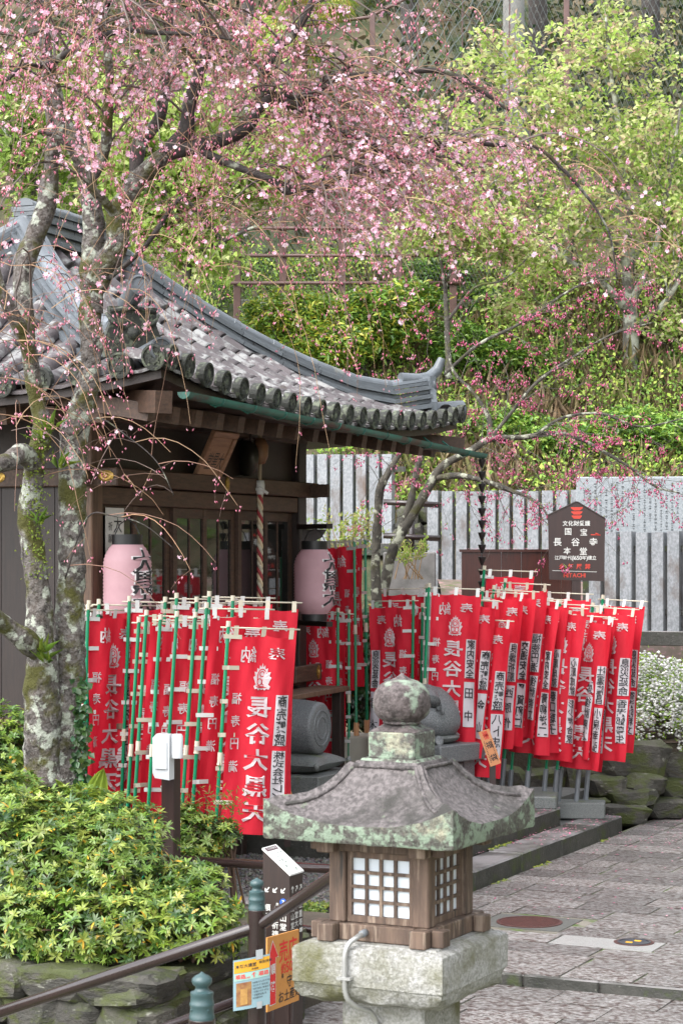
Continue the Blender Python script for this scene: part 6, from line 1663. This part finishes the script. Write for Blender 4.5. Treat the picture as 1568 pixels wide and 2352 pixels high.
for k in range(26):
    p = P(rnd.uniform(-30, 130), rnd.uniform(700, 1000), rnd.uniform(16.3, 16.9)); hang_twig(p, rnd.uniform(.7, 1.5), Vector((0, 0, .2)), .1, .7, .3)
tw.build('twigs', TWC, cherry)
print('cherry flower tris', fl.build('blossoms', FLOW, cherry))
# grass tufts and moss on the trunk forks
pr = []
for x, y in ((100, 1500), (108, 1520), (96, 1010), (118, 990), (140, 1075), (92, 1200)):
    c = P(x, y, 16.95); n = 14
    d = rdirs(n)*.6 + np.array([0, -.2, .7]); pr.append(leafmesh(np.repeat(np.array([tuple(c)]), n, 0) + rng.normal(0, .015, (n, 3)), d, rdirs(n), rng.uniform(.08, .2, n), .008, pal(n, [(.25, .33, .05), (.16, .26, .04)]), droop=.5))
for _ in range(420):                               # small ferny growth on the left trunk's fork
    c = P(rnd.gauss(88, 18), rnd.uniform(960, 1330), 16.98 + rnd.uniform(-.06, .02)); pr.append(leafmesh(np.array([tuple(c)]), rdirs(1), rdirs(1) + np.array([[0, -1, .3]]), .025, .016, pal(1, [(.22, .28, .04), (.14, .2, .03)])))
into('trunk_tufts', pr, LEAF, cherry, kind='stuff')
# ivy on the right side of the base
n = 260
pts = np.array([tuple(P(rnd.gauss(188, 9), rnd.uniform(1560, 1840), 17.02 + rnd.uniform(-.03, .05))) for _ in range(n)])
o = into('ivy', leafmesh(pts, rdirs(n)*.7 + np.array([0, -.1, -.5]), rdirs(n)*.5 + np.array([.3, -1, .2]), .06, .055, pal(n, [(.03, .075, .025), (.05, .1, .03)])), LEAFG, cherry); o['kind'] = 'stuff'

# ---------------------------------------------------------------- lichened cherry by the fences
b0 = P(890, 1340, 30.3); b0.z = .9
c2 = thing('lichened_cherry', 'lichen covered cherry with leaning stems and dark pink buds before the stone fences', 'cherry tree', b0)
LB = M('lichen_bark', (.075, .066, .05), (.028, .025, .02), 9, .85, .025, 20, c3=(.3, .305, .235), c3s=7, c3t=.565, c3w=.07, c4=(.05, .047, .012), c4s=3, c4t=.6)
pts2 = [([(868, 1420, 30.2), (862, 1330, 30.2), (864, 1241, 30.2), (872, 1129, 30.2), (892, 1085, 30.2), (925, 1030, 30.3), (960, 985, 30.4)], [15, 14, 13, 12, 10, 7, 4]),
        ([(870, 1430, 30.4), (885, 1330, 30.4), (903, 1260, 30.4), (944, 1189, 30.4), (978, 1130, 30.4), (1000, 1090, 30.4), (1022, 1066, 30.4), (1081, 1034, 30.4), (1121, 1010, 30.5), (1146, 1006, 30.5), (1204, 1004, 30.5), (1278, 995, 30.4), (1335, 1010, 30.3), (1391, 1041, 30.2), (1448, 1075, 30.1), (1505, 1118, 30.0), (1560, 1132, 30)], [17, 16, 15, 13, 13, 13, 12, 11, 10, 9, 8, 7, 6, 5, 4, 3, 2]),
        ([(905, 1255, 30.45), (940, 1160, 30.6), (955, 1090, 30.7), (966, 1045, 30.8), (990, 940, 31), (1010, 860, 31.2)], [12, 11, 10, 9, 6, 4]),
        ([(1000, 1098, 30.4), (1051, 1092, 30.2), (1108, 1104, 30.1), (1165, 1124, 30.0), (1221, 1147, 29.9), (1255, 1182, 29.8), (1262, 1240, 29.8)], [9, 9, 8, 7, 5, 3, 1.5]),
        ([(1121, 1010, 30.5), (1122, 960, 30.6), (1085, 900, 30.7), (1040, 850, 30.9), (1020, 760, 31)], [8, 7, 5, 4, 2]),
        ([(1127, 1005, 30.5), (1180, 940, 30.6), (1230, 880, 30.8), (1300, 830, 31), (1400, 770, 31.2), (1500, 740, 31.4)], [6, 5, 5, 4, 3, 2]),
        ([(1020, 860, 31.2), (1100, 790, 31.3), (1200, 740, 31.4), (1320, 660, 31.5), (1400, 640, 31.5)], [4, 5, 4, 3, 2]),
        ([(1230, 1000, 30.4), (1290, 960, 30.4), (1380, 950, 30.4), (1470, 980, 30.3), (1570, 960, 30.3)], [5, 4.5, 4, 3, 2])]
p2 = 30.3/F
all2 = []
for q, rad in pts2:
    mb = MB(); r_ = knobby(mb, Pl(q), [r*p2*.8 for r in rad], 10); all2.append(r_); obj('stem', mb, LB, c2, smooth=True, world=True)
fl, tw = Flowers(), Twigs()
DPINK = [(.55, .09, .21), (.62, .16, .29), (.45, .06, .15), (.68, .28, .4)]
def spray(p, L, d, depth=1):
    d = d.normalized(); n = 6; pts = [p]
    for k in range(n):
        d = (d + Vector((rnd.gauss(0, .22), rnd.gauss(0, .22), rnd.gauss(-.03, .15)))).normalized(); pts.append(pts[-1] + d*L/n)
    tw.add(pts, .006 if depth else .0032, .002 if depth else .0013, vj((.08, .07, .055), .35))
    if depth:
        for _ in range(4): spray(rnd.choice(pts[1:]), L*rnd.uniform(.3, .65), d + Vector((rnd.uniform(-1, 1), rnd.uniform(-1, 1), rnd.uniform(-.8, .8)))*.9, depth - 1)
    for q in pts[2:]:
        if rnd.random() < .34:
            for _ in range(rnd.randint(3, 6)):
                o_ = Vector((rnd.uniform(-.045, .045), rnd.uniform(-.045, .045), -rnd.uniform(.01, .08)))
                fl.bud(q + o_, rnd.uniform(.016, .026), vj(rnd.choice(DPINK), .2))
            if rnd.random() < .6: fl.bud(q, .02, (.25, .28, .06))
for k in range(125):
    pi = rnd.choices(range(len(all2)), [1, 6, 1.6, 3, 2, 3.5, 3, 3])[0]; q, rad = all2[pi]; i = rnd.randrange(int(len(q)*(.45 if pi < 2 else .15)), len(q) - 1)
    t_ = (q[i+1] - q[i]).normalized(); spray(q[i], rnd.uniform(.5, 1.35), t_*.6 + Vector((rnd.uniform(-1, 1), rnd.uniform(-1, .6), rnd.uniform(-.9, .9))))
tw.build('twigs', TWC, c2); print('cherry2 tris', fl.build('buds', FLOW, c2))

# ---------------------------------------------------------------- azalea bank in the lower left
def rosettes(cents, radii, n, L, W, cols, k=7, lo=.72, front=True, tiltup=.55):
    out = []; cents = np.array([tuple(c) for c in cents]); radii = np.array([tuple(r) for r in radii])
    pr_ = radii[:, 0]*radii[:, 2]; pr_ = pr_/pr_.sum()
    for i, nc in enumerate(rng.multinomial(n, pr_)):
        u = rdirs(nc); 
        if front: u[:, 1] = -np.abs(u[:, 1])*1.1 + .25*rng.random(nc)
        u = unit(u); u[:, 2] = np.where(u[:, 2] < -.75, -u[:, 2], u[:, 2])
        rr = np.where(rng.random(nc) < .72, rng.uniform(.9, 1.08, nc), rng.uniform(lo*.6, .9, nc))[:, None]
        wob = np.array([1 + .14*nz(tuple(q), 3.1, 2 + i) for q in u])[:, None]
        c = cents[i] + u*radii[i]*rr*wob
        ax = unit(u*.7 + np.array([0, 0, tiltup]) + rng.normal(0, .3, (nc, 3)))
        a = unit(np.cross(ax, rdirs(nc))); b = np.cross(ax, a)
        base = pal(nc, cols, .18)
        for j in range(k):
            an = 6.283*j/k + rng.uniform(-.3, .3, nc); el = rng.uniform(.05, .75, nc)[:, None]
            d = a*np.cos(an)[:, None] + b*np.sin(an)[:, None] + ax*el
            if j == 0: sc_ = rng.uniform(.6, 1.45, nc)
            cc = np.clip(base*(1 + rng.uniform(-.15, .2, (nc, 1))), 0, 1)
            y = rng.random(nc) < .022; cc[y] = np.array([(.55, .33, .03)])
            out.append(leafmesh(c, d, ax, L*sc_*rng.uniform(.7, 1.2, nc), W*sc_**.7*rng.uniform(.8, 1.2, nc), cc, fold=.12, full=True, droop=.2))
    return out
AZ = [(.105, .18, .025), (.165, .25, .04), (.055, .115, .019), (.26, .325, .065), (.125, .21, .032), (.038, .08, .015), (.2, .24, .045), (.15, .24, .045)]
def azalea(name, lab, blobs_, n, L, W, cols, zb, k=7, grp=None):
    cents = [P(b[0], b[1], b[2]) for b in blobs_]; radii = [(b[3]/F*b[2], b[5], b[4]/F*b[2]) for b in blobs_]
    t = thing(name, lab, 'shrub', (cents[0].x, cents[0].y, zb), 0, grp)
    into('foliage', rosettes(cents, radii, n, L, W, cols, k), LEAFG, t)
    mb = MB()
    for c, r in zip(cents, radii):
        for _ in range(20):
            u = Vector((rnd.gauss(0, 1), rnd.gauss(-.3, .8), rnd.gauss(.2, .8))).normalized(); e = c + Vector((u.x*r[0], u.y*r[1], u.z*r[2]))*.95
            b_ = Vector((c.x + rnd.uniform(-.2, .2), c.y + rnd.uniform(-.1, .2), zb)); mb.tube([b_, b_.lerp(e, .5) + Vector((0, 0, .1)), e], [.014, .009, .004], 4)
    obj('stems', mb, M('shrub_stem', (.1, .06, .04), rough=.8), t, world=True, kind='stuff')
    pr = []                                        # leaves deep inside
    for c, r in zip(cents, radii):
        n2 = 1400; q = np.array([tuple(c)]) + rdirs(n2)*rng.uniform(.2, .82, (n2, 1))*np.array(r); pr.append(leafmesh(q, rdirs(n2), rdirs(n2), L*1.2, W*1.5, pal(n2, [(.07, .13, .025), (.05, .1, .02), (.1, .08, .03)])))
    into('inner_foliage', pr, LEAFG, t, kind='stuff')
    return t
azalea('azalea_shrub', 'broad yellow green azalea shrub filling the lower left above the stone wall',
       [(110, 2010, 15.9, 160, 165, .75), (275, 2000, 15.9, 130, 165, .7), (425, 2085, 15.7, 110, 105, .5), (40, 1960, 16.2, 120, 170, .7), (250, 2130, 15.1, 220, 85, .4), (440, 2120, 15.1, 110, 90, .4), (60, 2120, 15.2, 120, 80, .4), (190, 1900, 16.3, 140, 85, .5)], 3900, .056, .0165, AZ, .6, 8)
azalea('low_shrub', 'dark green low shrub behind the cherry trunk at the left edge', [(20, 1730, 18.6, 90, 100, .5), (-40, 1840, 18.2, 110, 90, .5), (70, 1860, 17.9, 70, 60, .3)], 620, .055, .022, [(.08, .15, .03), (.12, .2, .035), (.2, .28, .045)], .4)
azalea('young_azalea', 'loose yellow green shrub behind the square post at the foot of the front banner', [(460, 1930, 18.5, 62, 70, .35), (410, 1900, 18.6, 50, 60, .3), (440, 1990, 18.3, 60, 50, .3), (520, 1915, 18.5, 30, 28, .2)], 460, .055, .017, AZ + [(.34, .4, .09)], .3)
# dwarf bamboo-like red tipped plant and broad leaves at the trunk foot
t = thing('nandina', 'feathery red tipped nandina rising before the red banners', 'plant', P(480, 1900, 18.2))
pr = []; mb = MB()
for x, y, dx in ((440, 1850, -6), (470, 1830, 4), (500, 1840, 10), (520, 1860, 16), (405, 1850, -10)):
    a = P(x, y + 80, 18.6); b = P(x + dx, y, 18.5); mb.tube([a, b], [.006, .003], 4)
    n = 46; q = np.array([tuple(b)]) + rng.normal(0, 1, (n, 3))*np.array([.08, .06, .07]); pr.append(leafmesh(q, rdirs(n) + np.array([.3, 0, -.2]), rdirs(n) + np.array([0, -.4, .8]), .06, .014, pal(n, [(.22, .3, .06), (.3, .24, .08), (.34, .16, .08), (.16, .26, .05)])))
obj('stem', mb, BARK_D, t, world=True, kind='stuff'); into('foliage', pr, LEAF, t)
t = thing('broadleaf_plant', 'broad pleated yellow green leaves standing at the foot of the cherry trunk', 'plant', P(190, 1870, 16.7))
for x0, y0, x1, y1, w in ((205, 1900, 240, 1765, .09), (190, 1890, 225, 1825, .08), (200, 1890, 130, 1790, .035), (190, 1890, 60, 1838, .03), (180, 1890, 50, 1850, .03), (195, 1890, 178, 1798, .03), (215, 1890, 262, 1840, .06), (170, 1880, 110, 1820, .028)):
    a, b = P(x0, y0, 16.6), P(x1, y1, 16.5); mb = MB(); s = (b - a).cross(Vector((0, 1, 0))).normalized()
    L = (b - a).length
    mb.grid(lambda u, v: a.lerp(b, v) + s*(u - .5)*2*w*math.sin(math.pi*min(1, .12 + v*.88))**.8 + Vector((0, -.02*math.cos(6.28*3*u) - .05*v*v, .04*math.sin(v*3) )), 12, 10)
    obj('leaf', mb, M('pleated_leaf', (.33, .42, .06), (.24, .35, .05), 6, .45, trans=.3), t, smooth=True, world=True)
# ground cover at the wall foot and path edges
def cover(name, lab, regs, n, L, W, cols):
    pr = []
    for (x0, x1, y0, y1, Y, dz) in regs:
        a, b = P(x0, y1, Y), P(x1, y0, Y); q = np.stack([rng.uniform(a.x, b.x, n), rng.uniform(Y - dz, Y + dz, n), rng.uniform(a.z, b.z, n)], 1)
        pr.append(leafmesh(q, rdirs(n)*.8 + np.array([0, -.3, .4]), rdirs(n) + np.array([0, -.4, .8]), L, W, pal(n, cols)))
    o = into(name, pr, LEAFG); tag(o, lab, None, kind='stuff')
cover('ground_cover', 'green leafy ground cover along the wall and kerb', [(350, 560, 2140, 2215, 15.6, .3), (690, 745, 2085, 2112, 18.9, .15), (520, 560, 2080, 2130, 17.3, .2), (-20, 60, 1700, 1800, 19, .3)], 330, .045, .02, AZ)

# ---------------------------------------------------------------- rocks, walls
def rock_mesh(seed):
    bm = bmesh.new(); bmesh.ops.create_cube(bm, size=1); bmesh.ops.bevel(bm, geom=bm.edges[:], offset=.16, segments=1, affect='EDGES')
    bmesh.ops.subdivide_edges(bm, edges=bm.edges[:], cuts=1, use_grid_fill=True)
    for v in bm.verts: v.co += v.normal*0 + Vector((nz(v.co, 2.3, seed), nz(v.co, 2.3, seed + 9), nz(v.co, 2.3, seed + 17)))*.13 + Vector((nz(v.co, 6, seed), nz(v.co, 6, seed + 3), nz(v.co, 6, seed + 7)))*.05
    me = bpy.data.meshes.new('rock'); bm.to_mesh(me); bm.free(); me.materials.append(ROCK); me.polygons.foreach_set('use_smooth', [True]*len(me.polygons)); me.set_sharp_from_angle(angle=R(28)); return me
ROCKS = [rock_mesh(s*3.7) for s in range(7)]
wall = thing('rock_wall', 'mossy natural rock wall at the end of the paved yard', 'rock wall', P(1450, 1893, 27.3))
def rock(t, x0, x1, y0, y1, Y, dep=.7):
    a, b = P(x0, y1, Y), P(x1, y0, Y); c = (a + b)/2 - wmat(t).translation
    link('rock', rnd.choice(ROCKS), t, TR(c.x, c.y + dep/2, c.z, rnd.uniform(-.06, .06), rnd.uniform(-.08, .08), rnd.uniform(-.12, .12), ((b.x - a.x)*1.06, dep, (b.z - a.z)*1.1)))
for r in ((1381, 1528, 1708, 1790, 27.7), (1361, 1440, 1788, 1830, 27.5), (1436, 1522, 1786, 1832, 27.6), (1402, 1507, 1818, 1858, 27.4), (1385, 1486, 1854, 1898, 27.2), (1518, 1640, 1795, 1840, 28.0), (1486, 1572, 1840, 1882, 27.6), (1525, 1660, 1722, 1800, 28.3),
          (1570, 1680, 1838, 1885, 27.8), (1340, 1400, 1840, 1880, 27.3), (1300, 1380, 1760, 1830, 27.9), (1200, 1310, 1770, 1840, 28.0), (1240, 1330, 1830, 1870, 27.7), (1120, 1210, 1770, 1840, 28.0), (1300, 1390, 1700, 1765, 28.3), (1190, 1300, 1700, 1772, 28.4), (1080, 1190, 1700, 1772, 28.4), (1650, 1760, 1720, 1800, 28.2), (1670, 1790, 1800, 1885, 27.9)): rock(wall, *r)
mb = MB(); a, b = P(1000, 1893, 28.4), P(1900, 1893, 28.4); mb.box((a.x, 28.35, -.3), (b.x, 29.2, .93)); struct(obj('rock_wall_fill', mb, EARTH))
t = thing('rock_pile', 'pale rocks showing between the stone fences behind the cherry stems', 'rocks', P(960, 1265, 36.2))
for r in ((915, 960, 1165, 1215, 36.3), (950, 990, 1170, 1205, 36.5), (930, 975, 1205, 1250, 36.2), (968, 1000, 1210, 1262, 36.3), (900, 940, 1215, 1265, 36.3), (945, 985, 1245, 1275, 36)): rock(t, *r)
# dressed stone planter wall in the lower left
pw = thing('planter_wall', 'mossy stone wall under the azalea with flat cap stones', 'stone wall', P(338, 2352, 14.2))
def fr_pt(s, z, dep=0.0): q = P(338, 2248, 14.2); return Vector((q.x, q.y, 0)) - XY(25)[1]*s + XY(25)[0]*dep + Vector((0, 0, z))
def wall_stone(t, s0, s1, z0, z1, dep=.35, out=0.0, me=None):
    c = fr_pt((s0 + s1)/2, (z0 + z1)/2, dep/2 - out) - wmat(t).translation
    link('stone', me or rnd.choice(ROCKS), t, TR(c.x, c.y, c.z, rnd.uniform(-.03, .03), rnd.uniform(-.04, .04), -R(25) + rnd.uniform(-.05, .05), ((s1 - s0)*1.07, dep, (z1 - z0)*1.12)))
s = 0.0; ztop = .63
while s < 2.2:
    w = rnd.uniform(.34, .6); wall_stone(pw, s, s + w, ztop - .2, ztop, .5, .02); s += w
z = ztop - .2
while z > -.2:
    h = rnd.uniform(.2, .32); s = rnd.uniform(-.1, .0)
    while s < 2.2:
        w = rnd.uniform(.22, .52); wall_stone(pw, s, s + w, z - h*rnd.uniform(.9, 1.05), z, .35); s += w
    z -= h*.97
e1, e2 = XY(25)
q0 = P(338, 2248, 14.2); q0.z = 0
d_ = 0.0
while d_ < 1.9:                                    # side that recedes towards the guide post
    w = rnd.uniform(.4, .7)
    for z0, z1, n_ in ((.44, .6, 1), (.18, .46, 1), (-.15, .2, 1)):
        c = q0 + e1*(d_ + w/2) - e2*.22 + Vector((0, 0, (z0 + z1)/2 - .02*d_)) - wmat(pw).translation
        link('stone', rnd.choice(ROCKS), pw, TR(c.x, c.y, c.z, rnd.uniform(-.03, .03), rnd.uniform(-.03, .03), R(65) + rnd.uniform(-.05, .05), (w*1.06, .46, (z1 - z0)*1.1)))
    d_ += w
mb = MB(); c0 = q0 - e2*.15 + e1*.15
mb.prism([(c0 + e1*a - e2*b)[:2] for a, b in ((0, 0), (1.9, 0), (3.3, .0), (3.3, 4), (0, 4))], -.3, .53); struct(obj('planter_soil', mb, EARTH))

# ---------------------------------------------------------------- white flowering spirea, small plants, petals
sp = P(1540, 1640, 29.3); sp.z = 1.0
t = thing('spirea_bush', 'arching spirea bush covered in small white flowers right of the banners', 'flowering shrub', sp)
tw2 = Twigs(); fw, lf = [], []
for k in range(190):
    a = rnd.uniform(0, 6.28); root = sp + Vector((rnd.uniform(-.2, .2), rnd.uniform(-.2, .2), rnd.uniform(0, .3))); dv = Vector((math.cos(a)*rnd.uniform(.2, .8), math.sin(a)*.5, 1.25)).normalized(); pts = [root]
    for j in range(12):
        dv = (dv + Vector((rnd.gauss(0, .05), rnd.gauss(0, .05), -.235))).normalized(); pts.append(pts[-1] + dv*rnd.uniform(.12, .17))
    tw2.add(pts, .006, .002, (.1, .07, .04))
    for q in pts[3:]:
        for _ in range(9): fw.append((q.x + rnd.gauss(0, .035), q.y + rnd.gauss(0, .035), q.z + rnd.gauss(0, .04)))
        for _ in range(6): lf.append((q.x + rnd.gauss(0, .05), q.y + rnd.gauss(0, .05), q.z + rnd.gauss(0, .06)))
tw2.build('stems', TWC, t)
fw, lf = np.array(fw), np.array(lf); mk = np.array([nz(tuple(q), 1.7, 8) for q in fw]) > -.6; fw = fw[mk]
v, f, c = blobs(fw, rng.uniform(.018, .034, len(fw)), rng.uniform(.6, .8, (len(fw), 1))*np.array([1, 1, .96])); into('flowers', (v, f, c), FLOW, t)
into('foliage', leafmesh(lf, rdirs(len(lf)), rdirs(len(lf)) + np.array([0, -.4, .6]), .06, .022, pal(len(lf), [(.25, .4, .05), (.18, .32, .04), (.34, .46, .08)])), LEAF, t)
def sprout(lab, x, y0, y1, Y, n, spread):
    b_ = P(x, y1, Y); t = thing('sprouting_shrub', lab, 'shrub', b_, 0, 'thin sprouting shrubs'); mb = MB(); pr = []
    for k in range(n):
        e = P(x + rnd.uniform(-spread, spread), y0 + rnd.uniform(0, 60), Y + rnd.uniform(-.3, .3)); m_ = b_.lerp(e, .5) + Vector((rnd.uniform(-.08, .08), 0, .05)); mb.tube([b_ + Vector((rnd.uniform(-.3, .3), 0, 0)), m_, e], [.009, .006, .003], 4)
        for j in range(5):
            p = m_.lerp(e, j/4); q = np.array([tuple(p)]*5) + rng.normal(0, .025, (5, 3)); pr.append(leafmesh(q, rdirs(5) + np.array([0, 0, .8]), rdirs(5), .07, .03, pal(5, [(.36, .45, .1), (.28, .4, .08), (.42, .4, .16)])))
    obj('stems', mb, M('sprout_stem', (.3, .19, .1), rough=.7), t, world=True, kind='stuff'); into('foliage', pr, LEAF, t)
sprout('thin brown stemmed shrub with fresh leaf buds before the left stone fence', 790, 1165, 1330, 31.5, 26, 95)
sprout('bare orange brown twigs beside the leaning cherry stems', 950, 1235, 1330, 31, 12, 60)
# evergreen shrub behind the middle banners
azalea('evergreen_shrub', 'dark evergreen shrub in the shade behind the tall banners', [(845, 1560, 28.6, 60, 170, .5), (760, 1560, 28.8, 60, 140, .4)], 420, .1, .045, [(.03, .07, .02), (.05, .1, .03), (.025, .05, .02)], .5, 6)
# fallen petals
def petals(regs):
    pts = []
    for f_, n in regs:
        for _ in range(n): pts.append(tuple(f_()))
    p = np.array(pts); n = len(p)
    v, f, c = leafmesh(p, rdirs(n)*np.array([1, 1, .06]), np.repeat(np.array([[0, 0, 1.]]), n, 0), rng.uniform(.024, .045, n), .026, pal(n, [(.75, .3, .42), (.65, .16, .3), (.8, .45, .52)]), fold=.1, droop=0)
    o = into('fallen_petals', (v, f, c), FLOW); tag(o, 'fallen pink petals on kerbs and paving', None, kind='stuff')
def onS(x0, x1, y0, y1, z): return lambda: tuple(SL(rnd.uniform(x0, x1), rnd.uniform(y0, y1), z))
petals([(onS(-.4, 0, 2.2, 5.2, .212), 150), (onS(-.8, -.43, 1, 4.1, .412), 90), (onS(0, 5.5, 4.0, 7.6, .008), 700), (onS(0, 4, -2, 4.2, .008), 110), (onS(-.45, -.41, -1, 4, .21), 60), (lambda: tuple(P(rnd.uniform(1450, 1600), 1675, 1) * 0 + Vector((rnd.uniform(3.6, 7.5), rnd.uniform(28.6, 31.5), 1.03))), 420),
        (lambda: (P(rnd.uniform(1065, 1330), 1267, 31.5) + Vector((0, rnd.uniform(-.05, .05), .045))), 90)])
ms = []                                            # moss cushions along the kerb joints, in patches
for f_, n in ((lambda: SL(-.43 + rnd.gauss(0, .03), rnd.uniform(-2.4, 3.4), .2 + rnd.uniform(0, .012)), 900), (lambda: SL(rnd.gauss(.03, .03), rnd.uniform(-3, 4.5), 0), 420), (lambda: SL(rnd.uniform(0, 4.5), -3.64 + rnd.gauss(0, .015), -.095), 160), (lambda: SL(rnd.uniform(-1.6, -.5), -2.3 + rnd.gauss(0, .06), .2), 260)):
    for _ in range(n):
        q = f_()
        if nz(q, 1.9, 4) > .12: ms.append(tuple(q))
ms = np.array(ms)
v, f, c = blobs(ms, rng.uniform(.012, .035, len(ms)), pal(len(ms), [(.13, .16, .02), (.07, .1, .018), (.2, .22, .03)]), flat=.5)
o = into('moss', (v, f, c), TWIGM); tag(o, 'yellow green moss along the kerb joints', None, kind='stuff')
